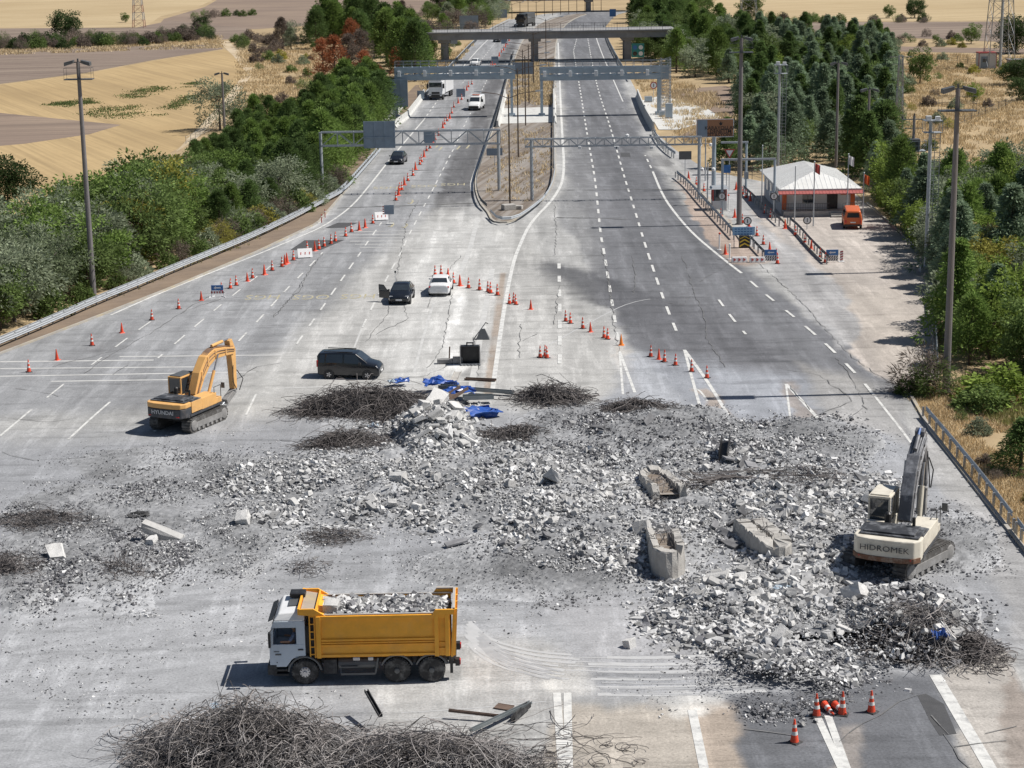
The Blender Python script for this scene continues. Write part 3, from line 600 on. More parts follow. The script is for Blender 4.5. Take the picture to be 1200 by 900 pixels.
# guardrails: one thing each, beam plus posts
M['railm'] = pm('rail_galvanised', (.50,.53,.56), .42, .4, scale=1.5, dirt=(.33,.32,.31), dirt_amt=.35)
postmesh = None
def guardrail(label, px, z=.62, double=False, mat='railm', step=3.0, post_in=-.16, ppx=None, post_mat='steel', group=None):
    global postmesh
    P_l = dens(smooth_line([G(x,y,z) for x,y in px], 1 if len(px) > 2 else 0), 1.5); c = P_l[0]
    root = thing('guardrail', label, 'guardrail', (c.x,c.y,0), 0, group)
    loc = [p-Vector((c.x,c.y,0)) for p in P_l]
    for off, zz_ in ([(0,0)] if not double else [(0,0),(.5,.0)]):
        l = offs(loc, -off) if off else loc; m = MB(); n = len(l)
        prof = [(.0,-.16),(.05,-.11),(.05,-.05),(.0,0),(.05,.05),(.05,.11),(0,.16)]
        vs = []
        nr = offs(l, 1.0)
        for p, q in zip(l, nr):
            s = (q-p); vs += [tuple(p+s*a+Vector((0,0,b))) for a, b in prof]
        k = len(prof); fs = [(i*k+j,i*k+j+1,(i+1)*k+j+1,(i+1)*k+j) for i in range(n-1) for j in range(k-1)]
        base = len(vs); vs += [(x-.0, y, z_) for x, y, z_ in vs]
        m.add(vs, fs); o = m.obj('rail', M[mat], root); so = o.modifiers.new('thick','SOLIDIFY'); so.thickness = .03
    if postmesh is None:
        m = MB(); m.bb(-.06,.06,-.07,.07,-.05,.72); o = m.obj('post', M['steel'], root); postmesh = o.data; proto = o
        bpy.data.objects.remove(o); KIDS[root.name].pop()
    dl = dens(loc, step); np_ = offs(dl, post_in)
    for p, q in list(zip(dl, np_))[:99]:
        o = bpy.data.objects.new('post', postmesh); link(o, root); o.location = (q.x,q.y,0)
    return root
guardrail('very long bright double guardrail along the left edge of the road below the trees', [(-30,409),(0,397),(60,372),(110,350),(160,330),(200,313),(250,293),(300,272),(340,253),(380,232),(399,222),(420,199),(442,174)], double=True)
guardrail('far guardrail beside the left carriageway running under the overpass', [(497,110),(510,96),(527,76),(556,46),(573,34),(598,22)], step=6)
guardrail('guardrail on the median edge beside the left carriageway, curving at its near end', [(602,60),(592,100),(580,140),(567,178),(558,205),(558,220),(562,233),(570,240)], mat='lampgrey', z=.7)
guardrail('guardrail on the median edge beside the right carriageway sweeping round the nose', [(649.5,80),(649.5,130),(650,178),(650,207),(640,229),(622,244),(604,255),(584,256),(575,247)], z=.7)
guardrail('guardrail right of the right carriageway below the end of the dark barrier', [(766,152),(772,163),(782,173),(791,179)], z=.7)
guardrail('far guardrail right of the right carriageway under the overpass', [(708,30),(712,45),(722,65),(738,92)], step=6)
guardrail('dark guardrail with shadowed base leading to the blue sign at the station island', [(793,201),(806,211),(824,232),(845,254),(862,272)], mat='galv', z=.75)
guardrail('black guardrail between the slip road and the parking apron', [(925,255),(936,264),(950,280),(963,293),(971,300)], mat='lampgrey', z=.75)
guardrail('second black guardrail on the right side of the station island', [(879,277),(888,287),(898,297)], mat='lampgrey', z=.6)
guardrail('black guardrail in front of the white station building', [(871,218),(880,226),(898,242),(915,257)], mat='lampgrey', z=.7)
guardrail('grey guardrail above the dry grass on the right edge, nearer excavator', [(1085,478),(1117,515),(1152,557),(1186,602)], z=.65, step=3.6)
guardrail('short end of guardrail at the right picture edge below the dry grass', [(1192,609),(1204,625),(1230,655)], z=.65, step=3.6)
guardrail('light grey railing along the right side of the parking apron', [(1092,330),(1096,370),(1099,430)], z=.8, mat='galv', step=3)
# light masts
def mast(label, bx, by, tx, ty, r0=.26, r1=.15, plat=True, mat='polegrey', group=None, dirx=0.0, nl=4):
    g = G(bx, by); t = VZ(tx, ty, g.y); h = t.z; root = thing('light_mast', label, 'light mast', (g.x,g.y,0), 0, group)
    m = MB(); m.lathe([(r0*1.5,0),(r0*1.5,.06),(r0,.061),(r1,h)], 12); m.obj('mast', M[mat], root, smooth=False)
    if plat:
        z = h-1.35; m = MB(); m.bb(-1.15,1.15,-.5,.5,z-.05,z+.02)
        for k in (.45,.9):
            for a, b in (((-1.1,-.5),(1.1,-.5)),((1.1,-.5),(1.1,.5)),((1.1,.5),(-1.1,.5)),((-1.1,.5),(-1.1,-.5))): m.bar((*a,z+k),(*b,z+k),.022)
        for x in (-1.1,0,1.1):
            for y in (-.5,.5): m.bar((x,y,z),(x,y,z+.9),.018)
        m.obj('platform', M['lampgrey'], root)
    m = MB(); m.bar((-.6,0,h),(.6,0,h),.08); m.bar((0,0,h-.1),(0,0,h+.3),.12); m.obj('crossbar', M['lampgrey'], root)
    for i in range(nl):
        sx = -1 if i % 2 == 0 else 1; y = -.3+.35*(i//2); l = MB()
        x0 = sx*.3; x1 = sx*1.05; w = .2
        l.hexa([(x0,y-w*.6,h-.05),(x1,y-w,h-.28),(x1,y+w,h-.28),(x0,y+w*.6,h-.05),(x0,y-w*.6,h+.2),(x1,y-w*.8,h+.02),(x1,y+w*.8,h+.02),(x0,y+w*.6,h+.2)]); lo = l.obj('floodlight', M['lampgrey'], root, bevel=.03)
        l = MB(); l.hexa([(x0+sx*.2,y-w*.6,h-.135),(x1-sx*.06,y-w*.8,h-.285),(x1-sx*.06,y+w*.8,h-.285),(x0+sx*.2,y+w*.6,h-.135)]+[(x0+sx*.2,y-w*.6,h-.12),(x1-sx*.06,y-w*.8,h-.27),(x1-sx*.06,y+w*.8,h-.27),(x0+sx*.2,y+w*.6,h-.12)]); l.obj('lens', M['lampglass'], lo)
    return root
mast('tall grey light mast with small platform standing behind the left guardrail', 110, 351, 89.6, 73)
mast('tall grey light mast with railed platform standing right of the parking apron', 1108.5, 459, 1126, 104)
mast('tall grey light mast at the station island behind the blue sign', 866, 263, 867, 45, .27, .17)
mast('dark mast with lamps behind the trees beside the stubble field', 263.5, 157, 262, 86, .22, .14, plat=False, nl=2)
mast('grey mast with flat lamp bar rising from the conifers behind the station', 979.5, 196, 980.5, 74, .2, .13, plat=False, nl=2)
mast('grey mast with round lamp head beside the conifers, right of the flat-bar mast', 1016, 202, 1017.5, 105, .2, .13, plat=False, nl=3)
def lattice_mast(label, bx, by, tx, ty, w=.45):
    g = G(bx, by); h = VZ(tx, ty, g.y).z; root = thing('camera_mast', label, 'mast', (g.x,g.y,0)); m = MB(); m.tube((0,0,0),(0,0,h),.17,.15,10); m.bb(-.5,.5,-.5,.5,0,.5); m.obj('mast', M['galv'], root)
    l = MB(); k = .8
    l.bar((.35,-.25,.8),(.35,-.25,h-1),.05); l.bar((.8,-.25,.8),(.8,-.25,h-1),.05)
    while k < h-1: l.bar((.35,-.25,k),(.8,-.25,k),.04); l.bar((0,0,k),(.35,-.25,k),.03); k += .4
    l.obj('ladder', M['steel'], root); b = MB(); b.bb(-.6,.9,-.5,.5,h-.05,h+.02)
    for x in (-.6,.15,.9):
        for y in (-.5,.5): b.bar((x,y,h),(x,y,h-1.0),.04)
    b.bb(-.6,.9,-.5,.5,h-1.04,h-1); b.obj('platform', M['galv'], root); b = MB(); b.bb(-.45,.0,-.3,.1,h+.04,h+.4); b.bb(.35,.75,-.3,.1,h+.04,h+.35); b.obj('camera', M['white'], root, bevel=.03)
lattice_mast('pale mast with side ladder behind the station roof, left of the lamp masts', 911.5, 203, 912.5, 76)
lattice_mast('tall pale mast with side ladder at the right kerb of the parking apron', 1084.5, 318, 1090, 141)
# power poles
def power_pole(label, bx, by, tx, ty, trafo=False):
    g = G(bx, by); h = VZ(tx, ty, g.y).z; root = thing('power_pole', label, 'power pole', (g.x,g.y,0)); m = MB(); m.tube((0,0,0),(0,0,h),.2,.14,10); m.obj('pole', M['polegrey'], root)
    a = MB(); a.bar((-1.3,0,h-.35),(1.3,0,h-.35),.1); a.bar((-1.0,0,h-1.3),(1.0,0,h-1.3),.08)
    a.obj('cross_arm', M['steel'], root)
    for x in (-1.25,0,1.25): i = MB(); i.lathe([(.05,0),(.1,.05),(.06,.12),(.1,.18),(.05,.3)],8,(x,0,h-.3 if x else h)); i.obj('insulator', M['rubber'], root)
    if trafo:
        t = MB(); t.bb(-.6,.6,-.7,.3,h-3.6,h-2.4); 
        for k in range(6): t.bb(-.5+k*.19,-.44+k*.19,-.82,-.702,h-3.5,h-2.5)
        t.obj('transformer', M['lampgrey'], root, bevel=.03)
        q = MB(); q.bb(-1.2,1.2,-.9,.5,h-3.72,h-3.63)
        for z in (.5,1.0):
            for s_ in ((-1.2,-.9,1.2,-.9),(1.2,-.9,1.2,.5),(-1.2,.5,-1.2,-.9)): q.bar((s_[0],s_[1],h-3.6+z),(s_[2],s_[3],h-3.6+z),.05)
        for x in (-1.2,-.4,.4,1.2): q.bar((x,-.9,h-3.6),(x,-.9,h-2.6),.05)
        q.obj('platform', M['galv'], root)
power_pole('grey power pole carrying a boxed transformer among the trees right of the station', 1068, 236, 1070, 136, True)
def pylon(label, bx, by, ty, w0, w1, mats, name='lattice_tower', arms=True, hmax=None, bays=None):
    g = G(bx, by); h = hmax or VZ(bx, ty, g.y).z; root = thing(name, label, 'lattice tower', (g.x,g.y,0)); m = MB(); n = bays or int(h/2.0)
    cr = [(-1,-1),(1,-1),(1,1),(-1,1)]
    for k in range(n):
        a = w0+(w1-w0)*k/n; b = w0+(w1-w0)*(k+1)/n; z0 = h*k/n; z1 = h*(k+1)/n; mi = (k//max(1,n//5)) % 2
        for i in range(4):
            p = cr[i]; q = cr[(i+1)%4]
            m.bar((p[0]*a,p[1]*a,z0),(p[0]*b,p[1]*b,z1),.1+.03*(w0>1.5),mi=mi); m.bar((p[0]*a,p[1]*a,z0),(q[0]*b,q[1]*b,z1),.06,mi=mi); m.bar((q[0]*a,q[1]*a,z0),(p[0]*b,p[1]*b,z1),.06,mi=mi); m.bar((p[0]*b,p[1]*b,z1),(q[0]*b,q[1]*b,z1),.06,mi=mi)
    m.obj('lattice', [M[k] for k in mats], root)
    if arms:
        a = MB(); a.bar((-1.6,0,h-.2),(1.6,0,h-.2),.1); a.bar((-1.2,0,h-1.2),(1.2,0,h-1.2),.08); a.obj('cross_arm', M['steel'], root)
    return root
pylon('slender pale lattice pole on the dry grass slope between conifers and tower', 1053, 156, 65, .55, .25, ('galv','concrete'))
M['towerred'] = pm('tower_faded_red', (.45,.22,.17), .6, .1)
pylon('far red and white lattice tower in the stubble field, cut by the top edge', 163, 32, 0, 1.7, .6, ('towerred','galv'), hmax=17, arms=False)
tw = pylon('large grey steel lattice tower beside the white equipment cabin, cut by the top edge', 1170, 80, 0, 2.6, 1.2, ('steel','steel'), hmax=26, arms=False, bays=8)
m = MB(); m.tube((.3,0,0),(.3,0,24),.3,.25,8); k = 0
for z in np.arange(1,24,.8): m.bar((-.5,0,z),(1.1,0,z),.05)
m.obj('cable_ladder', M['galv'], tw)
pylon('grey high-voltage lattice tower behind the round tree at the top right', 877, 24, 0, 2.4, 1.0, ('steel','steel'), hmax=20, arms=False, bays=7)
# equipment cabin
g = G(1157, 80); root = thing('equipment_cabin', 'small white equipment cabin with red edges and grey door at the lattice tower foot', 'cabin', (g.x,g.y,0))
m = MB(); m.bb(-1.7,1.7,0,2.6,0,2.9); m.obj('wall', M['wallwhite'], root); m = MB(); m.bb(-1.75,1.75,-.05,2.65,2.902,3.1)
for x in (-1.72,1.72): m.bb(x-.05,x+.05,-.06,.06,0,2.9)
m.obj('trim', M['redpaint'], root); m = MB(); m.bb(-1.3,.1,-.06,-.004,.1,2.3); m.obj('door', M['signback'], root)
m = MB(); m.bb(-1.0,-.2,-.09,-.064,1.2,1.9); m.obj('vent', M['lampgrey'], root)
# hut at right edge
g = G(1196, 86); root = thing('small_hut', 'low grey block hut half hidden by bushes at the right picture edge', 'hut', (g.x,g.y,0)); m = MB(); m.bb(-2,3,0,3,0,2.4); m.obj('wall', M['concrete'], root); m = MB(); m.bb(-2.2,3.2,-.2,3.2,2.402,2.6); m.obj('roof', M['polegrey'], root)
# median street lamps (double arm), thin brown poles
def street_lamp(label, bx, by, tx, ty, group='double-armed lamps along the median'):
    g = G(bx, by); h = VZ(tx, ty, g.y).z; root = thing('street_lamp', label, 'street lamp', (g.x,g.y,0), 0, group); m = MB(); m.tube((0,0,0),(0,0,h),.1,.07,8); m.obj('pole', M['lamppole'], root)
    m = MB(); m.path([(0,0,h-.4),(1.2,0,h+.1),(3.0,0,h+.35)], .045, 6); m.path([(0,0,h-.4),(-1.2,0,h+.1),(-3.0,0,h+.35)], .045, 6); m.obj('arm', M['lamppole'], root)
    for s_ in (-1,1): l = MB(); l.hexa([(s_*2.9,-.12,h+.26),(s_*3.7,-.16,h+.36),(s_*3.7,.16,h+.36),(s_*2.9,.12,h+.26),(s_*2.9,-.1,h+.42),(s_*3.7,-.12,h+.48),(s_*3.7,.12,h+.48),(s_*2.9,.1,h+.42)]); l.obj('lamp_head', M['galv'], root)
M['lamppole'] = pm('lamp_pole_brown', (.10,.075,.06), .6, .2)
for i, (bx, by, tx, ty) in enumerate([(597.7,240,597,111),(607.5,185,607.5,80),(616,148,616,65),(612.8,104,612.5,58),(620,122,619.5,52),(625.5,100,625,38),(640,78,640,22)]):
    street_lamp(['nearest brown double-armed street lamp on the median, lowest in the picture','brown double-armed street lamp on the median, second from the near end','brown double-armed street lamp on the median before the toll gantries','brown double-armed street lamp under the toll gantry gap, left one','brown double-armed street lamp behind the toll gantry gap, taller one','brown double-armed street lamp on the median just before the overpass','farthest double-armed street lamp on the median, at the overpass pier'][i], bx, by, tx, ty)
for i in range(12):
    bx = 600+i*9.5; by = 22-i*.8; street_lamp('thin far street lamp standing in the row beyond the overpass', bx, by, bx, by-18-(i%3)*1.5, 'far street lamps beyond the overpass')
# ------------------------------------------------------------------ station building
X0, X1, Y0, Y1 = 28.3, 35.9, 198.2, 212.0; cxh = (X0+X1)/2; ZE = 2.85; ZR = 4.25
root = thing('station_building', 'single-storey white station building with pale hipped metal roof and red awning', 'building', (cxh,Y0,0)); hw = (X1-X0)/2; DP = Y1-Y0
m = MB(); m.bb(-hw,hw,0,DP,0,ZE-.05); m.obj('wall', M['wallwhite'], root)
m = MB(); e = .45; A, B, Cc, D = (-hw-e,-1.5,ZE),(hw+e,-1.5,ZE),(hw+e,DP+e,ZE),(-hw-e,DP+e,ZE); r0, r1 = (0,2.4,ZR),(0,DP-3.3,ZR)
m.add([A,B,Cc,D,r0,r1,(A[0],A[1],ZE-.14),(B[0],B[1],ZE-.14),(Cc[0],Cc[1],ZE-.14),(D[0],D[1],ZE-.14)], [(0,1,4),(1,2,5,4),(2,3,5),(3,0,4,5),(0,6,7,1),(1,7,8,2),(2,8,9,3),(3,9,6,0),(9,8,7,6)]); rf = m.obj('roof', M['roofwhite'], root)
m = MB()
for k in range(18):
    x = -hw-e+.1+(2*hw+2*e-.2)*k/17; tt_ = 1-abs(x)/(hw+e); m.bar((x,-1.5,ZE+.01),(x,-1.5+3.9*tt_,ZE+.01+(ZR-ZE)*tt_),.04,.025)
for k in range(26):
    y = -1.3+(DP+1.6)*k/25; tt_ = min(1, (y+1.5)/3.9, (DP+e-y)/3.75)
    for s_ in (-1,1): m.bar((s_*(hw+e),y,ZE+.01),(s_*(hw+e)*(1-tt_),y,ZE+.01+(ZR-ZE)*tt_),.035,.025)
m.obj('seam', M['wallwhite'], rf)
m = MB(); m.hexa([(-hw-.6,-2.1,ZE-.48),(hw+.6,-2.1,ZE-.48),(hw+.6,-1.45,ZE-.22),(-hw-.6,-1.45,ZE-.22),(-hw-.6,-2.1,ZE-.42),(hw+.6,-2.1,ZE-.42),(hw+.6,-1.45,ZE-.16),(-hw-.6,-1.45,ZE-.16)])
for k in range(26): x = -hw-.5+k*(2*hw+1)/25; m.bar((x,-2.1,ZE-.41),(x,-1.46,ZE-.15),.05,.03)
m.obj('awning', M['awningred'], root)
m = MB(); m.bb(-hw,hw,-1.6,-.003,0,.55); m.bb(1.0,2.2,-2.1,-1.602,0,.38); m.bb(1.0,2.2,-2.5,-2.102,0,.2); m.obj('porch', M['concrete'], root)
for x in (-hw+.25, hw-.25): m = MB(); m.bb(x-.22,x+.22,-.25,-.004,.552,ZE-.06); m.obj('pilaster', M['orangepaint'], root)
m = MB(); m.bb(.9,2.0,-.06,-.004,.56,2.5); m.obj('door', M['black'], root)
for x in (-1.4,-.8): w = MB(); w.bb(x-.28,x+.28,-.05,-.004,1.2,2.3); wo = w.obj('window', M['glass'], root); f_ = MB(); f_.bb(x-.32,x-.281,-.08,-.004,1.16,2.34); f_.bb(x+.281,x+.32,-.08,-.004,1.16,2.34); f_.obj('frame', M['white'], wo)
m = MB(); m.bb(2.3,3.2,-.06,-.004,2.0,2.5); m.obj('name_board', M['orangepaint'], root)
for y in (1.5,4.5,7.5,10.5): w = MB(); w.bb(-hw-.05,-hw-.004,y,y+1.1,1.1,2.2); w.obj('window', M['glass'], root)
for y in (3,6.2): w = MB(); w.bb(-hw-.4,-hw-.004,y,y+.8,.9,1.5); w.obj('air_conditioner', M['white'], root, bevel=.03)
m = MB()
for x0, x1 in ((-hw,.9),(2.3,hw)):
    for z in (.95,1.35): m.bar((x0,-1.55,z),(x1,-1.55,z),.04)
    for x in np.arange(x0, x1, .25): m.bar((x,-1.55,.55),(x,-1.55,1.35),.025)
m.obj('railing', M['lampgrey'], root)
# flag poles and thin poles round the station
def flagpole(label, bx, by, tx, ty, flag=None):
    g = G(bx, by); h = VZ(tx, ty, g.y).z; root = thing('flagpole', label, 'flagpole', (g.x,g.y,0)); m = MB(); m.tube((0,0,0),(0,0,h),.07,.05,8); m.lathe([(.01,0),(.07,.05),(.01,.12)],8,(0,0,h)); m.obj('pole', M['galv'], root)
    if flag:
        f_ = MB(); n = 6; vs = []
        for i in range(n+1):
            x = .06+.5*i/n; yy = .08*math.sin(i*1.6)
            for t in (0,1): vs += [(x, yy-.01*(1-2*t)*0-.012, h-.1-.25*i/n-0), (x, yy-.012, h-1.0-.3*i/n)] if t == 0 else [(x, yy+.012, h-.1-.25*i/n), (x, yy+.012, h-1.0-.3*i/n)]
        fs = []
        for i in range(n): a = 4*i; b = a+4; fs += [(a,a+1,b+1,b),(a+2,b+2,b+3,a+3),(a,b,b+2,a+2),(a+1,a+3,b+3,b+1)]
        f_.add(vs, fs); f_.obj('flag', M[flag], root)
flagpole('flagpole with red flag in front of the station roof', 953, 265, 955, 190, 'redpaint')
flagpole('flagpole with hanging white flag at the station front', 992.5, 257, 993, 181, 'signwhite')
flagpole('flagpole with orange flag at the right corner of the station', 1011, 258, 1011.5, 203, 'orangepaint')
flagpole('bare flagpole at the left front corner of the station', 931, 258, 931, 195)
flagpole('bare thin pole beside the left wall of the station', 892.5, 245, 893.5, 171)
# ------------------------------------------------------------------ signs at the station
g = G(836.5, 222); Y = g.y; root = thing('station_sign', 'brown station sign board on one thick post beside the slip road', 'sign', (g.x,Y,0))
a = VZ(816, 161, Y); b = VZ(860, 139, Y); m = MB(); m.tube((0,.25,0),(0,.25,b.z-.1),.26,.22,10); m.obj('post', M['gantry'], root)
m = MB(); m.bb(a.x-g.x,b.x-g.x,-.08,.08,a.z,b.z); m.obj('board', M['brownsign'], root); W = b.x-a.x; xo = a.x-g.x; Hh = b.z-a.z
m = MB(); m.bb(xo+.12,xo+W*.29,-.095,-.083,a.z+.1,b.z-.1); m.obj('pale_panel', M['skypale'] if 'skypale' in M else M['signback'], root)
m = MB(); t_ = .07
m.bb(xo,xo+W,-.1,-.084,b.z-t_,b.z); m.bb(xo,xo+W,-.1,-.084,a.z,a.z+t_); m.bb(xo,xo+t_,-.1,-.084,a.z+t_,b.z-t_); m.bb(xo+W-t_,xo+W,-.1,-.084,a.z+t_,b.z-t_); m.obj('border', M['signwhite'], root)
cxs = xo+W*.65
for i, s_ in enumerate(('KARAYOLLARI','DENETİM','İSTASYONU')): text_obj(s_, .56, M['black'], root, (cxs, -.1, a.z+Hh*(.50-.19*i)), (PI/2,0,0), bold=.008)
m = MB(); z_ = b.z-Hh*.24
m.prism([(cxs-.26,z_+.15),(cxs-.1,z_-.22),(cxs+.1,z_-.22),(cxs+.26,z_+.15),(cxs+.12,z_),(cxs,z_+.26),(cxs-.12,z_)],'y',-.1,-.085); m.obj('emblem', M['black'], root)
def goal(label, pxs, ytop, ybase, span=None):
    g = G(pxs[-1], ybase); Y = g.y; root = thing('height_frame', label, 'height frame', (g.x,Y,0)); z = VZ(pxs[0], ytop, Y).z; x0 = VZ(pxs[0], ytop, Y).x-g.x; x1 = VZ(pxs[1], ytop, Y).x-g.x
    m = MB(); m.bb(x0,x1,-.12,.12,z-.2,z); m.obj('beam', M['galv'], root)
    for p in pxs[2:]: x = VZ(p, ybase, Y).x-g.x; m = MB(); m.tube((x,0,0),(x,0,z-.2),.14,.13,8); m.obj('post', M['gantry'], root); c = MB(); c.bb(x-.25,x+.25,-.3,-.15,1.6,2.4); c.obj('control_box', M['galv'], root)
goal('short grey portal bar on one post behind the mast at the slip road', (845,877,874), 166, 226)
goal('longer grey portal bar on two posts across the slip road', (845,909,846,907), 186, 252)
def roadsign(label, bx, by, cx, cy, r, shape='disc', mats=('signwhite','redpaint'), name='road_sign', w=None, h=None, cat='road sign', two=False, arrow=False, text=None):
    g = G(bx, by); root = thing(name, label, cat, (g.x,g.y,0)); c = VZ(cx, cy, g.y); x = c.x-g.x; z = c.z
    if two:
        for s_ in (-1,1): m = MB(); m.bar((x+s_*w*.42,.06,0),(x+s_*w*.42,.06,z+h/2),.07); m.obj('post', M['galv'], root)
    else: m = MB(); m.tube((x,.08,0),(x,.08,z+(.1 if w else 0)),.04,.04,8); m.obj('post', M['galv'], root)
    m = MB()
    if shape == 'disc':
        m.lathe([(r,-.02),(r,.02)],20,(x,0,z),axis='y'); m.obj('rim', M[mats[1]], root); m = MB(); m.lathe([(r*.74,-.03),(r*.74,-.021)],20,(x,0,z),axis='y'); m.obj('face', M[mats[0]], root)
        m = MB(); m.bb(x-r*.1,x+r*.1,-.04,-.031,z-r*.45,z+r*.45); m.obj('symbol', M['black'], root)
    elif shape == 'tri':
        m.prism([(x-r,z+r*.8),(x+r,z+r*.8),(x,z-r)],'y',-.02,.02); m.obj('rim', M[mats[1]], root); m = MB(); m.prism([(x-r*.66,z+r*.6),(x+r*.66,z+r*.6),(x,z-r*.55)],'y',-.03,-.021); m.obj('face', M[mats[0]], root)
    else:
        m.bb(x-w/2,x+w/2,-.03,.03,z-h/2,z+h/2); m.obj('board', M[mats[0]], root)
        if arrow: m = MB(); m.prism([(x-w*.3,z),(x-w*.12,z+h*.3),(x-w*.12,z+h*.1),(x+w*.3,z+h*.1),(x+w*.3,z-h*.1),(x-w*.12,z-h*.1),(x-w*.12,z-h*.3)],'y',-.04,-.031); m.obj('arrow', M['signwhite'], root)
    return root, x, z, g
M['skypale'] = pm('pale_blue_panel', (.45,.55,.62), .5)
roadsign('white triangular give-way sign with red edge hung by the slip road', 856, 224, 855, 180, .62, 'tri')
roadsign('round restriction sign with dark ring behind the blue board', 876, 268, 876, 259, .42, 'disc', ('signwhite','navy'))
roadsign('round restriction sign in front of the station porch', 946, 269, 946, 258, .42, 'disc', ('signwhite','navy'))
roadsign('round restriction sign at the guard booth', 846, 256, 846, 230, .4, 'disc', ('signwhite','navy'))
roadsign('round restriction sign on the portal post', 907, 256, 907, 230, .4, 'disc', ('signwhite','navy'))
roadsign('dark sign back on a thin post left of the slip road', 803, 206, 803, 182, 0, 'box', ('lampgrey','lampgrey'), w=1.5, h=1.0)
roadsign('small blue sign on a post under the trees by the slip road', 852, 224, 851.5, 198, 0, 'box', ('bluesign','bluesign'), w=.9, h=.9)
roadsign('round speed sign on a white board below the right toll gantry', 766, 120, 766, 100, .6, 'disc', ('signwhite','redpaint'))
r_, x, z, g_ = roadsign('light blue notice board with three text lines at the tip of the station island', 872, 290, 871.5, 270.7, 0, 'box', ('skysign','skysign'), w=2.1, h=.78, name='notice_board', cat='sign', two=True)
m = MB()
for k in range(3):
    for q in range(6): m.bb(x-.85+q*.29, x-.85+q*.29+.2, -.04,-.031, z+.2-k*.24-.05, z+.2-k*.24+.04)
m.obj('text_lines', M['bluesign'], r_)
# chevron end marker
g = G(872, 290); root = thing('chevron_marker', 'yellow and black chevron marker below the blue notice board', 'marker', (g.x,g.y-.35,0)); m = MB(); m.bb(-.5,.5,0,.5,.02,1.15); m.obj('body', M['black'], root, bevel=.04); m = MB()
for k in range(3):
    z = .12+k*.36; m.prism([(-.46,z),(0,z+.25),(.46,z),(.46,z+.14),(0,z+.39),(-.46,z+.14)] if z+.39 < 1.15 else [(-.46,z),(0,z+.22),(.46,z),(.46,z+.06),(0,z+.3),(-.46,z+.06)],'y',-.012,-.003)
m.obj('chevrons', M['ltyellow'], root)
# overpass-side big signs
r_, x, z, g_ = roadsign('green and blue speed information board beside the overpass pier on the right', 747, 78, 747.5, 59, 0, 'box', ('greensign','greensign'), w=2.6, h=2.8, two=True)
for i, (dx, dz, k) in enumerate(((-.6,.6,'bluesign'),(.6,.6,'signwhite'),(-.6,-.65,'navy'),(.6,-.65,'signwhite'))): m = MB(); m.lathe([(.45,-.05),(.45,-.032)],14,(x+dx,0,z+dz),axis='y'); m.obj('symbol', M[k], r_)
roadsign('blue direction sign far right of the road beyond the overpass', 718, 22, 718, 15, 0, 'box', ('bluesign','bluesign'), w=1.9, h=2.2)
for lb, bx, by, cx, cy, w, h in (('large blue-grey sign back standing on the far left verge beyond the overpass',550,40,549.5,27,5.0,3.9),('pale blue sign back far up the left carriageway',578,24,578.5,13,3.0,3.2),('dark blue sign back beside the pale one far up the left carriageway',588,25,588.5,16,2.9,2.4),('grey sign back in the median behind the toll gantry',614,98,613,80,4.0,2.2)):
    r_, x, z, g_ = roadsign(lb, bx, by, cx, cy, 0, 'box', ('signback','signback'), w=w, h=h, two=True)
for lb, bx, by, cx, cy, w, h in (('small grey sign back on the left verge under the overpass',533,58,532,48,1.6,1.4),('small square grey sign back on the left verge beside the lorry',493,118,493,111,1.2,1.4),('round grey sign back at the foot of the left gantry post',389,226,388,217,1.0,1.0),('dark wide sign back in the median grass',578,196,579.5,178,2.0,.9),('dark sign back by the left sign gantry platform',540,48,532,49,1.2,1.0)): roadsign(lb, bx, by, cx, cy, 0, 'box', ('signback','signback'), w=w, h=h)
# portable lane signs among the cones
for lb, bx, by in (('portable grey lane sign back beside cones under the left sign gantry',503,169),('portable grey lane sign back beside cones right of the lorry',540,116),('portable grey lane sign back beside cones before the overpass',580,76),('portable grey lane sign back beside cones beyond the overpass',591,53)):
    g = G(bx, by); root = thing('portable_sign', lb, 'road sign', (g.x,g.y,0)); m = MB(); m.bb(-.75,.75,-.03,.03,.35,1.75); m.obj('board', M['signback'], root); m = MB(); m.bb(-.7,-.62,-.4,.4,0,.06); m.bb(.62,.7,-.4,.4,0,.06); m.bar((-.66,.05,.05),(-.66,.05,1.2),.05); m.bar((.66,.05,.05),(.66,.05,1.2),.05); m.obj('stand', M['steel'], root)

# faded yellow lane words for oncoming drivers, painted on the pavement
for px, py, sz in ((308,348,1.0),(365,348,1.0),(420,347,1.0),(452,220,1.0),(497,218,1.0),(531,216,1.0)):
    g = G(px, py); o = text_obj('HGS' if px in (308,420,452,531) else 'OGS', 1.3, M['yel'], None, (g.x,g.y,.007), (0,0,PI), name='yellow_lettering', extrude=0, bold=.0, sx=1.3); o.scale = (1.2,2.1,1); tag(o, kind='structure')
# ------------------------------------------------------------------ TREES AND PLANTS
def leafmat(k, c, iv=.38, ov=.22, tl=.36): M[k] = pm(k, c, .75, var=.2, scale=.6, island=iv, objvar=ov, transl=tl, spec=.15)
leafmat('pine_g', (.17,.25,.066)); leafmat('pine_d', (.11,.17,.055)); leafmat('olive_g', (.26,.30,.20)); leafmat('olive_d', (.15,.185,.105)); leafmat('leaf_g', (.145,.205,.065)); leafmat('cedar_g', (.235,.31,.20))
leafmat('dead_b', (.33,.13,.065)); leafmat('grey_b', (.19,.155,.13)); leafmat('yel_g', (.32,.30,.07)); leafmat('lime_g', (.19,.26,.055)); leafmat('dark_g', (.06,.095,.035)); leafmat('cream_g', (.42,.34,.16))
M['bark'] = pm('bark', (.10,.075,.058), .95, var=.25, scale=4, bump=.5)
M['barkg'] = pm('bark_grey', (.16,.14,.125), .95, var=.25, scale=4)
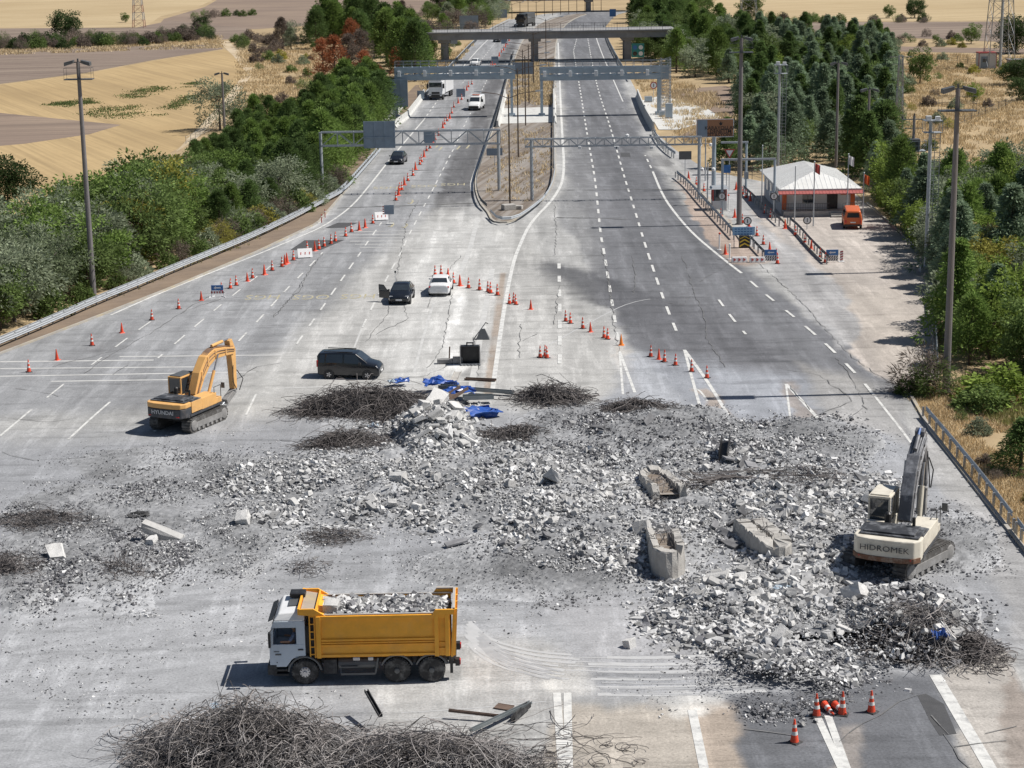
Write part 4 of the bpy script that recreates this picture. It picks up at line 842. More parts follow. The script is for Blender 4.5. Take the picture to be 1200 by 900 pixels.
def leaves(C_, D_, ln, wd, r):
    n = len(C_); u = D_/np.linalg.norm(D_,axis=1,keepdims=True); a = r.normal(size=(n,3)); s = np.cross(u,a); s /= np.linalg.norm(s,axis=1,keepdims=True)+1e-9
    L_ = (ln*r.uniform(.6,1.35,n))[:,None]; W_ = (wd*r.uniform(.6,1.3,n))[:,None]
    p0 = C_-u*L_*.5; p1 = C_+s*W_*.5; p2 = C_+u*L_*.5; p3 = C_-s*W_*.5
    return np.stack([p0,p1,p2,p3],1).reshape(-1,3)
def make_tree(kind, seed, h, w, mat, nclump, nleaf, ln, wd, bare=.0, trunk='bark', lean=0.0):
    r = np.random.default_rng(seed); cl = []; br = []
    for i in range(nclump):
        if kind == 'pine':
            t = r.uniform(.05,1)**.8; az = r.uniform(0,2*PI); prof = (1-t)**.65*1.05+.06; q = prof*w*.5*r.uniform(.45,1.08)*(1+.22*math.sin(3*az+seed)); cl.append((q*math.cos(az), q*math.sin(az), h*(t*.97)+q*.18, .42*w/3.6+.22*(1-t)))
        elif kind == 'cone':
            t = r.uniform(.02,1)**.8; az = r.uniform(0,2*PI); prof = (1-t)**.85+.03; q = prof*w*.5*r.uniform(.4,1.12)*(1+.2*math.sin(4*az+seed+9*t)); cl.append((q*math.cos(az), q*math.sin(az), h*t-q*.08, .3*w/3.4+.2*(1-t)))
        elif kind == 'round':
            d = r.normal(size=3); d /= np.linalg.norm(d); q = r.uniform(.35,1)**.45; k = 1+.28*math.sin(2.3*d[0]*3+seed)+.2*math.sin(4*d[1]+seed*2); cl.append((d[0]*q*w*.5*k, d[1]*q*w*.5*k, h*.56+d[2]*q*h*.42*k, .13*w+.12))
        else:
            az = r.uniform(0,2*PI); q = r.uniform(0,1)**.5*w*.5; cl.append((q*math.cos(az), q*math.sin(az), h*r.uniform(.12,1)*(1-.55*(q/(w*.5))**2), .16*w))
    cl = np.array(cl); zmin = cl[:,3]*.5; cl[:,2] = np.maximum(cl[:,2], zmin)
    per = r.poisson(nleaf, nclump)+4; own = np.repeat(np.arange(nclump), per); n = len(own)
    d = r.normal(size=(n,3)); d /= np.linalg.norm(d,axis=1,keepdims=True); rad = cl[own,3]*r.uniform(.15,1,n)**.5
    sq = .75 if kind in ('cone','round') else .9
    C_ = cl[own,:3]+d*rad[:,None]*np.array((1,1,sq)); C_[:,2] = np.maximum(C_[:,2], .06); out = C_*np.array((1,1,.0)); out /= np.linalg.norm(out,axis=1,keepdims=True)+.3
    D_ = d*.9+out*.7+(np.array((0,0,.45)) if kind == 'pine' else np.array((0,0,-.15)) if kind == 'cone' else 0)
    V = leaves(C_, D_, ln, wd, r); fc = np.arange(len(V)).reshape(-1,4)
    m = MB(); tr = .028*h*(1 if kind != 'shrub' else .5)
    tp = h*(.92 if kind in ('pine','cone') else .6); m.tube((0,0,-.1),(lean*.3,0,tp*.5), tr, tr*.65, 7); m.tube((lean*.3,0,tp*.5),(lean,0,tp), tr*.65, tr*.2, 6)
    for i in r.choice(nclump, min(nclump, 16 if not bare else 40), replace=False):
        c = cl[i]; z0 = min(tp*.95, max(h*.08, c[2]*.75)); m.tube((lean*z0/tp*.6,0,z0),(c[0],c[1],c[2]), tr*.28, tr*.08, 4, caps=False)
    return ('tree', V, fc, m, mat, trunk)
PROTO = {}
def proto(key, name, cat, *a, **k):
    _, V, fc, m, mat, trunk = make_tree(*a, **k)
    PROTO[key] = dict(name=name, cat=cat, V=V, fc=fc, mat=mat, m=m, trunk=trunk, inst=None)
def plant(key, x, y, label, group=None, s=1.0, rz=None, mat=None, z=-.05, sz=None):
    p = PROTO[key]; rz = random.uniform(0,6.28) if rz is None else rz
    root = thing(p['name'], label, p['cat'], (x,y,z), rz, group); root.scale = (s,s,(sz or s))
    kk = mat or p['mat']
    ck = 'crown_'+kk
    if ck not in p: o = mesh_np('crown', p['V'], p['fc'], M[kk], root); p[ck] = o.data
    else: o = bpy.data.objects.new('crown', p[ck]); link(o, root)
    if 'tm' not in p: t = p['m'].obj('trunk', M[p['trunk']], root); p['tm'] = t.data
    else: link(bpy.data.objects.new('trunk', p['tm']), root)
    return root
for i in range(3): proto('pine%d'%i, 'pine_tree', 'tree', 'pine', 20+i, 7.0, 5.2, 'pine_g', 150, 40, .40, .10)
for i in range(2): proto('dead%d'%i, 'dead_pine_tree', 'tree', 'pine', 30+i, 6.5, 4.6, 'dead_b', 95, 30, .4, .09, bare=.3)
for i in range(3): proto('cedar%d'%i, 'cedar_tree', 'tree', 'cone', 40+i, 7.0, 5.8, 'cedar_g', 170, 40, .36, .12)
for i in range(3): proto('olive%d'%i, 'oleaster_tree', 'tree', 'round', 50+i, 5.5, 5.6, 'olive_g', 95, 46, .30, .11, trunk='barkg')
for i in range(2): proto('leafy%d'%i, 'leafy_tree', 'tree', 'round', 60+i, 5.5, 5.0, 'leaf_g', 95, 44, .30, .16)
for i in range(2): proto('shrub%d'%i, 'shrub', 'shrub', 'shrub', 70+i, 1.8, 2.6, 'leaf_g', 45, 34, .24, .12)
proto('twig', 'bare_shrub', 'shrub', 'shrub', 75, 2.0, 2.8, 'grey_b', 50, 30, .30, .04, bare=.6, trunk='barkg')
for i in range(2): proto('big%d'%i, 'round_tree', 'tree', 'round', 80+i, 7.0, 7.5, 'dark_g', 120, 60, .36, .2)
placed = []
def scatter(poly, dmin, kinds, n, sc_=(.8,1.15), skip=None, fixed=None, sd=0):
    r = random.Random(sd); gp = [G(x, y) for x, y in poly]; gx_ = [p.x for p in gp]; gy_ = [p.y for p in gp]; pw = [(p.x,p.y) for p in gp]; got = 0
    for _ in range(n*40):
        x = r.uniform(min(gx_), max(gx_)); y = r.uniform(min(gy_), max(gy_))
        if not bool(inpoly(pw, np.array(x), np.array(y))): continue
        if any((x-a)**2+(y-b)**2 < (dmin*.5+c)**2 for a, b, c in placed): continue
        px, py = PX(x, y); k = kinds(float(px), float(py), r)
        if k is None: continue
        key, label, group, mt_ = k[:4]; s = r.uniform(*sc_)*(k[4] if len(k) > 4 else 1); plant(key, x, y, label, group, s, r.uniform(0,6.28), mt_, sz=s*r.uniform(.88,1.12)); placed.append((x, y, dmin*.5)); got += 1
        if got >= n: break
    return got
# explicit trees first
def one(key, px, py, h, label, mat=None, group=None, wide=1.0):
    p = G(px, py); base = {'pine':7,'dead':6.5,'ceda':7.0,'oliv':5.5,'leaf':5.5,'shru':1.8,'twig':2.0,'big0':7,'big1':7}[key[:4]]
    s = h/base; o = plant(key, p.x, p.y, label, group, s*wide, None, mat, sz=s); placed.append((p.x,p.y,1.2*s)); return o
one('big0', 77, 47, 7.4, 'big dark round tree standing in the hedgerow at the top left'); one('big1', 236, 36, 4.2, 'small round dark green tree at the end of the hedgerow, top left')
one('leafy0', 147, 26, 2.8, 'small bright green tree left of the far red and white tower'); one('olive0', 258, 152, 7.5, 'airy grey-green tree beside the dark mast at the stubble field edge', wide=.95)
one('big1', 1072, 21, 5.6, 'large dark round tree on the stubble edge, top right'); one('leafy1', 1042, 21, 3.6, 'light green tree left of the large round tree, top right'); one('leafy0', 1138, 51, 4.4, 'green tree left of the large lattice tower')
one('leafy1', 1097, 50, 1.9, 'small green bush left of the tree by the lattice tower'); one('leafy0', 1078, 98, 6.2, 'broad green tree alone on the dry grass beside the slender lattice pole', wide=.8); one('big0', 880, 20, 6.4, 'dark broad tree in front of the high-voltage tower', 'leaf_g')
one('big0', 10, 243, 5.5, 'dark tree at the left picture edge beside the stubble field'); one('pine1', 74, 240, 2.6, 'small pine at the corner of the stubble field behind the left mast'); one('big0', 1190, 100, 4.5, 'dark bush by the right edge below the lattice tower', wide=1.2); one('big1', 1200, 118, 4.0, 'darker bush at the right edge, lowest under the hut'); one('big0',1190,62,7.5,'tall dark tree at the right picture edge behind the hut')
one('leafy1', 1142, 118, 2.8, 'thin yellow-green shrub on the dry slope under the lattice tower', 'lime_g'); one('leafy0', 1032, 124, 2.5, 'bright green round bush below the conifers', 'lime_g')
one('pine0', 1037, 190, 7.6, 'dark dense conifer right of the round-headed mast', 'pine_d', wide=1.2); one('leafy1', 1163, 345, 4.5, 'shrub with cream flowers in the trees right of the apron', 'yel_g', wide=1.2); one('leafy0', 1150, 330, 4.6, 'tree with cream blossom clusters right of the apron kerb', 'cream_g', wide=.9)
one('cedar0', 1182, 330, 8.0, 'silver-blue cedar tallest among the trees right of the apron', wide=1.15); one('cedar1', 1196, 552, 3.0, 'dark young conifer at the right edge on the dry grass', 'pine_d', wide=1.5)
one('twig', 1082, 459, 3.0, 'dark twiggy bush at the mast foot by the end of the apron', 'grey_b'); one('twig', 1092, 462, 2.4, 'second twiggy bush right at the grey mast foot', 'leaf_g'); one('shrub0', 1070, 462, 1.5, 'low dark bush at the corner of the apron')
one('leafy0', 1160, 420, 4.0, 'pale green young tree beside the right mast', 'lime_g'); one('shrub1', 1175, 470, 2.2, 'bright green shrub patch above the dry grass at the right', 'lime_g', wide=1.6); one('shrub0', 1150, 480, 1.6, 'low green shrub under the right mast', 'leaf_g', wide=1.5)
for i, (x, y, h, k) in enumerate([(393,98,9.0,0),(413,70,9.0,1),(428,114,8.0,0),(379,90,7.6,1),(444,122,6.6,1),(465,92,6.0,0),(410,96,9.0,0),(424,92,9.5,1)]):
    one('dead%d'%k, x, y, h, ['rust-brown dead pine in the clump left of the toll gantry','tall rust-brown dead pine behind the grey one in the clump','large rust-brown dead pine nearest the toll gantry sign','rust-brown dead pine at the left end of the clump','rust-brown dead pine lowest in the clump, by the green pines','small reddish dead pine beside the toll gantry walkway','grey-brown dying pine at the clump edge','grey leafless pine in the middle of the brown clump'][i], 'grey_b' if i >= 6 else None)
# big clump upper left (pines)
def k_up(px, py, r): return ('pine%d'%r.randint(0,2), 'green pine in the clump beside the far left carriageway', 'pines of the far left clump', r.choice([None,None,'pine_d']))
scatter([(360,60),(372,46),(405,36),(440,42),(478,58),(500,74),(512,80),(500,92),(478,98),(456,82),(436,60),(400,54)], 4.2, k_up, 34, (1.2,1.6), sd=1)
def k_far(px, py, r): return (r.choice(['olive0','leafy0','olive1','pine1','shrub0']), 'mixed green tree in the far scrub left of the road', 'far scrub trees on the left', r.choice([None,'leaf_g','olive_g','grey_b']))
scatter([(300,58),(330,48),(390,36),(430,40),(500,46),(530,42),(548,36),(560,44),(530,66),(512,72),(480,62),(440,44),(360,58)], 5.5, k_far, 26, (.7,1.05), sd=2)
scatter([(455,20),(520,24),(590,18),(600,20),(572,33),(552,40),(520,44),(470,36)], 6, k_far, 22, (.8,1.2), sd=3)
def k_fr(px, py, r): return (r.choice(['pine0','pine1','cedar1']), 'dark pine in the far wood at the top of the picture', 'pines of the far wood', 'pine_d')
scatter([(500,22),(530,14),(590,10),(596,17),(560,24)], 6, k_fr, 14, (1.0,1.4), sd=4)
scatter([(745,30),(748,18),(790,12),(822,16),(800,30),(790,46),(755,46)], 5.5, k_fr, 26, (1.2,1.6), sd=5)
scatter([(790,14),(830,8),(826,14)], 6, k_fr, 6, (1.1,1.4), sd=6)
# left belt
def k_left(px, py, r):
    if px > 375 or (px > 250 and r.random() < .78) or py < 225 and r.random() < .75: return ('pine%d'%r.randint(0,2), 'green pine in the belt along the left guardrail', 'pines of the left belt', r.choice([None,'pine_d']), .62 if px < 330 else .8 if px < 370 else 1.0)
    q = r.random()
    if q < .46: return ('olive%d'%r.randint(0,2), 'grey-green oleaster tree in the belt left of the guardrail', 'grey-green trees of the left belt', r.choice([None,None,'olive_d']), .85 if px > 200 else 1.12)
    if q < .95: return ('leafy%d'%r.randint(0,1), 'mid-green leafy tree in the belt left of the guardrail', 'leafy trees of the left belt', r.choice([None,None,'pine_g']), .85 if px > 200 else 1.12)
    return ('leafy%d'%r.randint(0,1), 'yellowish shrub tree in the belt left of the guardrail', 'yellowish shrubs of the left belt', 'yel_g')
scatter([(-90,425),(-80,330),(20,322),(70,300),(110,282),(150,262),(200,240),(240,205),(275,175),(300,152),(350,150),(400,132),(435,122),(448,142),(440,160),(425,180),(400,205),(370,228),(330,248),(290,264),(200,304),(150,324),(108,343),(60,363),(0,388)], 2.7, k_left, 250, (.85,1.18), sd=7)
def k_low(px, py, r): return (r.choice(['shrub0','shrub1','twig']), 'low shrub at the foot of the left tree belt', 'low shrubs beside the left guardrail', r.choice([None,'yel_g','olive_g','olive_g',None]))
scatter([(-40,410),(0,392),(100,346),(200,309),(300,268),(370,234),(400,212),(404,216),(372,239),(300,272),(200,313),(110,350),(60,371),(0,396)], 1.5, k_low, 95, (.7,1.35), sd=8)
# right forest
def k_right(px, py, r):
    q = r.random()
    if px < 880 and py < 95: 
        return ('leafy%d'%r.randint(0,1), 'grey-green leafy tree in the wood right of the overpass', 'leafy trees of the right wood', r.choice(['olive_g','leaf_g',None])) if q < .6 else ('pine%d'%r.randint(0,2), 'pine in the wood right of the overpass', 'pines of the right wood', r.choice([None,'pine_d']))
    if q < .1: return ('leafy%d'%r.randint(0,1), 'grey-green leafy tree in the wood right of the overpass', 'leafy trees of the right wood', r.choice(['olive_g','leaf_g','lime_g']))
    return ('cedar%d'%r.randint(0,2), 'blue-green conifer in the wood behind the station', 'conifers of the right wood', r.choice([None,None,'pine_d']))
scatter([(775,66),(775,46),(830,44),(900,46),(960,52),(1010,62),(1045,85),(1050,120),(1030,165),(1000,185),(1045,205),(1035,225),(1016,226),(985,205),(930,195),(890,204),(850,200),(838,184),(862,150),(870,118),(850,98),(815,96),(790,84)], 3.5, k_right, 190, (.75,1.2), sd=9)
scatter([(748,62),(752,40),(800,42),(860,46),(880,70),(870,92),(815,88),(790,80),(765,72)], 4.2, k_right, 40, (.85,1.25), sd=31)
scatter([(1000,50),(1045,60),(1052,110),(1046,200),(1020,228),(960,196),(990,120)], 3.2, k_right, 40, (.6,1.0), sd=32)
# belt right of apron
def k_ap(px, py, r):
    q = r.random()
    if q < .26: return ('cedar%d'%r.randint(0,2), 'blue-green conifer in the planting right of the apron', 'conifers right of the apron', r.choice([None,None,'pine_g']))
    if q < .84: return ('leafy%d'%r.randint(0,1), 'leafy green tree in the planting right of the apron', 'leafy trees right of the apron', r.choice([None,'lime_g','lime_g','olive_g']))
    return ('pine%d'%r.randint(0,2), 'dense green pine in the planting right of the apron', 'pines right of the apron', None)
scatter([(1026,240),(1045,226),(1110,232),(1160,225),(1200,228),(1300,240),(1300,460),(1215,470),(1190,440),(1150,445),(1118,440),(1110,400),(1108,345),(1098,312),(1062,272)], 2.6, k_ap, 120, (.65,1.05), sd=10)
# hedgerow scrub top left, scrub on dry slopes
def k_h(px, py, r): return (r.choice(['shrub0','shrub1','twig','twig']), 'brown and green scrub bush in the hedgerow across the fields', 'hedgerow scrub', r.choice(['grey_b','grey_b','dark_g','leaf_g']))
scatter([(-60,52),(60,50),(160,46),(245,38),(252,46),(160,54),(60,58),(-60,62)], 2.0, k_h, 110, (.9,1.7), sd=11)
scatter([(272,50),(300,42),(340,44),(330,62),(300,66),(285,60)], 3, k_h, 16, (.9,1.5), sd=12)
scatter([(900,24),(985,25),(985,27),(900,27)], 3, k_h, 12, (.9,1.4), sd=13); scatter([(1020,24),(1090,25),(1090,27),(1020,26)], 2.5, k_h, 8, (.9,1.2), sd=14)
scatter([(440,20),(520,32),(500,40),(455,30)], 4, k_h, 12, (1,1.5), sd=15); scatter([(225,20),(300,17),(300,19),(225,22)], 4, k_h, 8, (1,1.4), sd=16)
def k_s(px, py, r): return (r.choice(['shrub0','shrub1','twig']), 'small scrub bush on the dry grass slope', 'scrub on the dry slopes', r.choice(['grey_b','leaf_g','yel_g','olive_g']))
scatter([(300,70),(370,60),(370,110),(330,125),(290,118)], 3.5, k_s, 14, (.6,1.2), sd=17); scatter([(1040,62),(1200,64),(1200,110),(1120,190),(1060,215),(1060,110)], 5.5, k_s, 20, (.5,1.0), sd=18)
scatter([(1060,40),(1130,46),(1130,56),(1050,54)], 3.5, k_s, 12, (.7,1.1), sd=19); scatter([(1110,475),(1190,480),(1230,520),(1230,600),(1190,590),(1130,520)], 2.5, k_s, 9, (.3,.6), sd=20)
# grasses: one mass each
def grass(name, poly, n, mat, hgt=(.2,.5), z=-.05, w=.05, sd=0, inpx=True, bl=5, spread=.18):
    r = np.random.default_rng(sd); gp = [G(*q) for q in poly]; pw = [(p.x,p.y) for p in gp]; X = np.array([p.x for p in gp]); Y = np.array([p.y for p in gp])
    x = r.uniform(X.min(), X.max(), n*3); y = r.uniform(Y.min(), Y.max(), n*3); k = inpoly(pw, x, y) & (fbm(x*.35, y*.2, sd, 3) > .36); x = x[k][:n]; y = y[k][:n]; n = len(x)
    x = np.repeat(x, bl)+r.normal(0,spread,n*bl); y = np.repeat(y, bl)+r.normal(0,spread,n*bl); n = len(x); h = r.uniform(*hgt, n); a = r.uniform(0,2*PI,n); lx = r.normal(0,.35,n)*h; ly = r.normal(0,.35,n)*h
    dx = np.cos(a)*w; dy = np.sin(a)*w; zz_ = np.full(n, z)
    V = np.stack([np.stack([x-dx,y-dy,zz_],1),np.stack([x+dx,y+dy,zz_],1),np.stack([x+lx,y+ly,zz_+h],1)],1).reshape(-1,3)
    o = mesh_np(name, V, np.arange(len(V)).reshape(-1,3), mat); tag(o, kind='stuff'); return o
M['drystalk'] = pm('dry_stalks', (.60,.48,.30), .9, var=.2, scale=.3, island=.35, transl=.2, spec=.1); M['drygreen'] = pm('half_green_grass', (.28,.28,.11), .9, var=.2, scale=.3, island=.35, transl=.2, spec=.1); M['weed'] = pm('weed_green', (.14,.18,.07), .9, var=.2, scale=.3, island=.4, transl=.2, spec=.1)
grass('dry_grass', [(1045,62),(1200,66),(1240,100),(1240,260),(1140,240),(1050,225),(1030,170),(1055,110)], 14000, M['drystalk'], (.25,.6), w=.07, sd=1, spread=.5)
grass('dry_grass', [(1068,468),(1110,440),(1240,462),(1260,640),(1210,640),(1150,575),(1092,500)], 6500, M['drystalk'], (.08,.3), w=.03, sd=2)
grass('green_grass', [(1130,440),(1230,440),(1230,500),(1180,500),(1120,470)], 900, M['drygreen'], (.2,.6), w=.04, sd=3)
grass('dry_grass', [(280,60),(372,50),(380,110),(330,140),(280,128)], 4000, M['drystalk'], (.25,.6), w=.08, sd=4, spread=.6)
grass('dry_grass', [(-60,52),(255,40),(262,56),(-60,66)], 3500, M['drystalk'], (.3,.7), w=.1, sd=5, spread=.6)
grass('median_weeds', [(576,250),(604,250),(636,226),(646,200),(646,150),(585,155),(566,200)], 450, M['drystalk'], (.15,.5), z=.11, w=.05, sd=6)
grass('median_weeds', [(604,72),(647,75),(647,124),(594,124)], 1800, M['drystalk'], (.2,.6), z=.11, w=.08, sd=7, spread=.4)
grass('dry_grass', [(505,75),(545,56),(556,48),(548,60),(500,108),(490,112)], 1200, M['drystalk'], (.3,.8), w=.1, sd=8, spread=.4)
grass('dry_grass', [(742,90),(760,80),(840,110),(870,150),(850,180),(800,165),(775,140)], 1800, M['drystalk'], (.25,.7), w=.07, sd=9, spread=.3)
grass('verge_weeds', [(-40,412),(100,354),(300,276),(400,222),(402,226),(300,284),(100,365),(-40,424)], 500, M['drygreen'], (.12,.4), z=.08, w=.04, sd=10)
for i, pl in enumerate(([(60,122),(85,118),(86,124),(60,127)],[(96,132),(120,124),(140,124),(160,122),(162,132),(150,139),(110,139)],[(140,112),(180,100),(200,104),(180,111),(150,116)],[(200,101),(230,96),(232,101),(206,103)],[(180,134),(205,122),(230,106),(232,112),(200,128),(190,136)],[(98,116),(108,114),(110,120),(98,122)])):
    grass('green_weeds', pl, 300, M['weed'], (.08,.25), w=.12, sd=20+i, spread=.9)
# ------------------------------------------------------------------ VEHICLES
def wheel(parent, x, y, r, w, rim='chrome', n=20):
    m = MB(); m.lathe([(r*.6,-w/2),(r*.95,-w/2),(r,-w*.32),(r,w*.32),(r*.95,w/2),(r*.6,w/2)], n, (x,y,r), axis='y'); t = m.obj('wheel', M['rubber'], parent)
    s = 1 if y > 0 else -1; m = MB(); m.lathe([(r*.62,-w*.42),(r*.62,w*.42)] if True else [], n, (x,y,r), axis='y')
    for k in range(5): a = 2*PI*k/5; m.bar((x,y+s*w*.47,r),(x+math.cos(a)*r*.55,y+s*w*.47,r+math.sin(a)*r*.55),.07,.02,up=(0,1,0))
    m.lathe([(r*.16,-.01),(r*.14,.02)],10,(x,y+s*w*.47,r),axis='y'); m.obj('rim', M[rim], t); return t
class Loft:
    # stations: (x, zlow, zbelt, zroof, wlow, wbelt, wroof) ; +x front
    def __init__(s, st): s.st = st
    def at(s, x):
        st = s.st
        for a, b in zip(st[:-1], st[1:]):
            if a[0] <= x <= b[0]: t = (x-a[0])/(b[0]-a[0]+1e-9); return [p+(q-p)*t for p, q in zip(a, b)]
        return list(st[0] if x < st[0][0] else st[-1])
    def side(s, x, t, sg, off=.012): q = s.at(x); return (x, sg*(q[5]+(q[6]-q[5])*t+off), q[2]+(q[3]-q[2])*t)
    def body(s, mat, parent, bevel=.05):
        m = MB(); vs = []
        for x, zl, zb, zr, wl_, wb, wr in s.st:
            zm = zl+(zb-zl)*.35
            half = [(wl_*.93,zl),(wl_,zm),(wb,zb),(wr,zr),(wr*.55,zr+.035)]
            vs += [(x,-y,z) for y, z in half]+[(x,y,z) for y, z in half[::-1]]
        n = 10; k = len(s.st); fs = [(i*n+j,i*n+(j+1)%n,(i+1)*n+(j+1)%n,(i+1)*n+j) for i in range(k-1) for j in range(n)]; fs += [tuple(range(n)), tuple(range((k-1)*n,k*n))]
        m.add(vs, fs); return m.obj('body', mat, parent, bevel=.09, bseg=3)
    def win(s, parent, x0, x1, x0t, x1t, t0=.12, t1=.88, mat='glass', name='side_window'):
        for sg in (-1,1):
            m = MB(); a, b, c, d = s.side(x0,t0,sg), s.side(x1,t0,sg), s.side(x1t,t1,sg), s.side(x0t,t1,sg); i = [(p[0],p[1]-sg*.03,p[2]) for p in (a,b,c,d)]; m.hexa([a,b,c,d]+i); m.obj(name, M[mat], parent)
    def screen(s, parent, xa, xb, name, ma=.08, mb_=.1, mat='glass'):
        qa, qb = s.at(xa), s.at(xb); a = Vector((xa,0,qa[3]+.03)); b = Vector((xb,0,qb[3]+.03)); d = b-a; nrm = Vector((-d.z,0,d.x)).normalized(); nrm = nrm if nrm.z > 0 else -nrm
        a2 = a+d*ma; b2 = b-d*mb_; wa = qa[6]+(qb[6]-qa[6])*ma-.06; wb = qa[6]+(qb[6]-qa[6])*(1-mb_)-.06; o_ = nrm*.014; m = MB()
        P8 = [a2+Vector((0,-wa,0)),a2+Vector((0,wa,0)),b2+Vector((0,wb,0)),b2+Vector((0,-wb,0))]; m.hexa([p+o_ for p in P8]+[p-nrm*.03 for p in P8]); return m.obj(name, M[mat], parent)
def lights(parent, x, y, z, w, h, mat, name, sgx=1):
    for s_ in (-1,1): m = MB(); m.bb(x-.06,x+.06,s_*y-w/2,s_*y+w/2,z-h/2,z+h/2); m.obj(name, M[mat], parent, bevel=.02)
def plate(parent, x, z, w=.52, mat='signwhite'): m = MB(); m.bb(x-.012,x+.012,-w/2,w/2,z-.055,z+.055); m.obj('number_plate', M[mat], parent)
def heading(a, b): p = G(*a); q = G(*b); return math.atan2(q.y-p.y, q.x-p.x)
def car_thing(name, label, cat, px, py, rz): g = G(px, py); return thing(name, label, cat, (g.x,g.y,0), rz)
def arches(parent, xs_, y, r):
    for x in xs_:
        for s_ in (-1,1): m = MB(); m.lathe([(r*1.17,-.012),(r*1.17,.012)],18,(x,s_*y,r),axis='y'); m.obj('wheel_arch', M['black'], parent)
# small dark van, side-on
def van(root, mat, L_=4.35, W=.90, H=1.80, glass='glass'):
    l = Loft([(-L_/2,.35,1.02,1.60,W*.9,W*.92,W*.72),(-L_/2+.12,.24,1.05,H-.06,W*.98,W*.98,W*.76),(-.3,.22,1.05,H,W,W,W*.78),(.5,.22,1.03,H-.04,W,W,W*.76),(1.28,.22,1.04,1.15,W,W*.98,W*.84),(1.95,.24,.92,.98,W*.97,W*.93,W*.80),(L_/2,.34,.66,.74,W*.90,W*.88,W*.76)])
    b = l.body(M[mat], root); l.screen(root, 1.26, .53, 'windscreen'); l.win(root, -1.55, -.38, -1.5, -.38); l.win(root, -.25, .95, -.25, .5); l.win(root,-2.0,-1.65,-1.95,-1.62)
    m = MB()
    for s_ in (-1,1): m.bar((-1.7,s_*.6,H+.05),(.3,s_*.6,H+.03),.05)
    m.obj('roof_rail', M['black'], root); m = MB(); m.bb(-L_/2-.03,-L_/2+.06,-.62,.62,1.12,1.55); m.obj('rear_window', M[glass], root)
    for x in (-1.35,1.33):
        for y in (-.82,.82): wheel(root, x, y, .315, .2)
    arches(root, (-1.35,1.33), W-.005, .315); lights(root, 1.98, .66, .80, .3, .16, 'lampglass', 'headlight'); lights(root, -L_/2+.02, .78, 1.05, .12, .45, 'red', 'tail_light'); plate(root, L_/2+.01, .5)
    m = MB(); m.bb(L_/2-.12,L_/2+.012,-.62,.62,.34,.56); m.obj('bumper', M['black'], root, bevel=.04)
    for s_ in (-1,1): m = MB(); m.bb(.75,.95,s_*1.0-.1,s_*1.0+.1,1.05,1.2); m.obj('mirror', M['black'], root, bevel=.03)
    return l
r = car_thing('parked_van', 'dark compact passenger van parked side-on on the dusty plaza', 'van', 411.5, 441, heading((376,443),(449,443.5))-.05); van(r, 'navy')
# black hatchback with open door
def sedan(root, mat, L_=4.4, W=.9, H=1.45, hatch=False, plates=(True,True), z=.0):
    rear = [(-L_/2,.36,.78,.92,W*.86,W*.85,W*.72),(-L_/2+.15,.26,.9,1.0,W*.96,W*.95,W*.80)]
    if hatch: rear += [(-L_/2+.3,.24,.93,1.06,W,W*.98,W*.82),(-1.15,.22,.93,H-.08,W,W,W*.70)]
    else: rear += [(-1.55,.22,.93,1.02,W,W*.98,W*.84),(-.95,.22,.93,H-.07,W,W,W*.68)]
    l = Loft(rear+[(-.25,.22,.92,H,W,W,W*.70),(.35,.22,.91,H-.05,W,W,W*.69),(1.05,.22,.9,.96,W,W*.98,W*.84),(1.85,.24,.76,.82,W*.97,W*.93,W*.76),(L_/2,.34,.55,.60,W*.84,W*.82,W*.7)])
    l.body(M[mat], root); l.screen(root, 1.03, .37, 'windscreen'); xa = -L_/2+.32 if hatch else -1.53; l.screen(root, xa, -1.13 if hatch else -.97, 'rear_window')
    l.win(root, -.95 if not hatch else -1.2, -.32, -.75 if not hatch else -1.0, -.32); l.win(root, -.22, .82, -.22, .42)
    for x in (-1.32,1.36):
        for y in (-.80,.80): wheel(root, x, y, .31, .2)
    arches(root, (-1.32,1.36), W-.005, .31); lights(root, 1.93, .62, .68, .32, .14, 'lampglass', 'headlight'); lights(root, -L_/2+.08, .66, .82, .36, .15, 'red', 'tail_light')
    if plates[0]: plate(root, L_/2+.01, .45)
    if plates[1]: plate(root, -L_/2-.01, .62)
    m = MB(); m.bb(L_/2-.1,L_/2+.008,-.55,.55,.33,.44); m.obj('grille', M['black'], root)
    for s_ in (-1,1): m = MB(); m.bb(.6,.78,s_*.99-.09,s_*.99+.09,.94,1.07); m.obj('mirror', M['black' if mat != 'white' else 'white'], root, bevel=.03)
    return l
r = car_thing('parked_car', 'black hatchback with its front door swung wide open', 'car', 471, 352, -PI/2-.06); sedan(r, 'navy', 4.3, .9, 1.48, True)
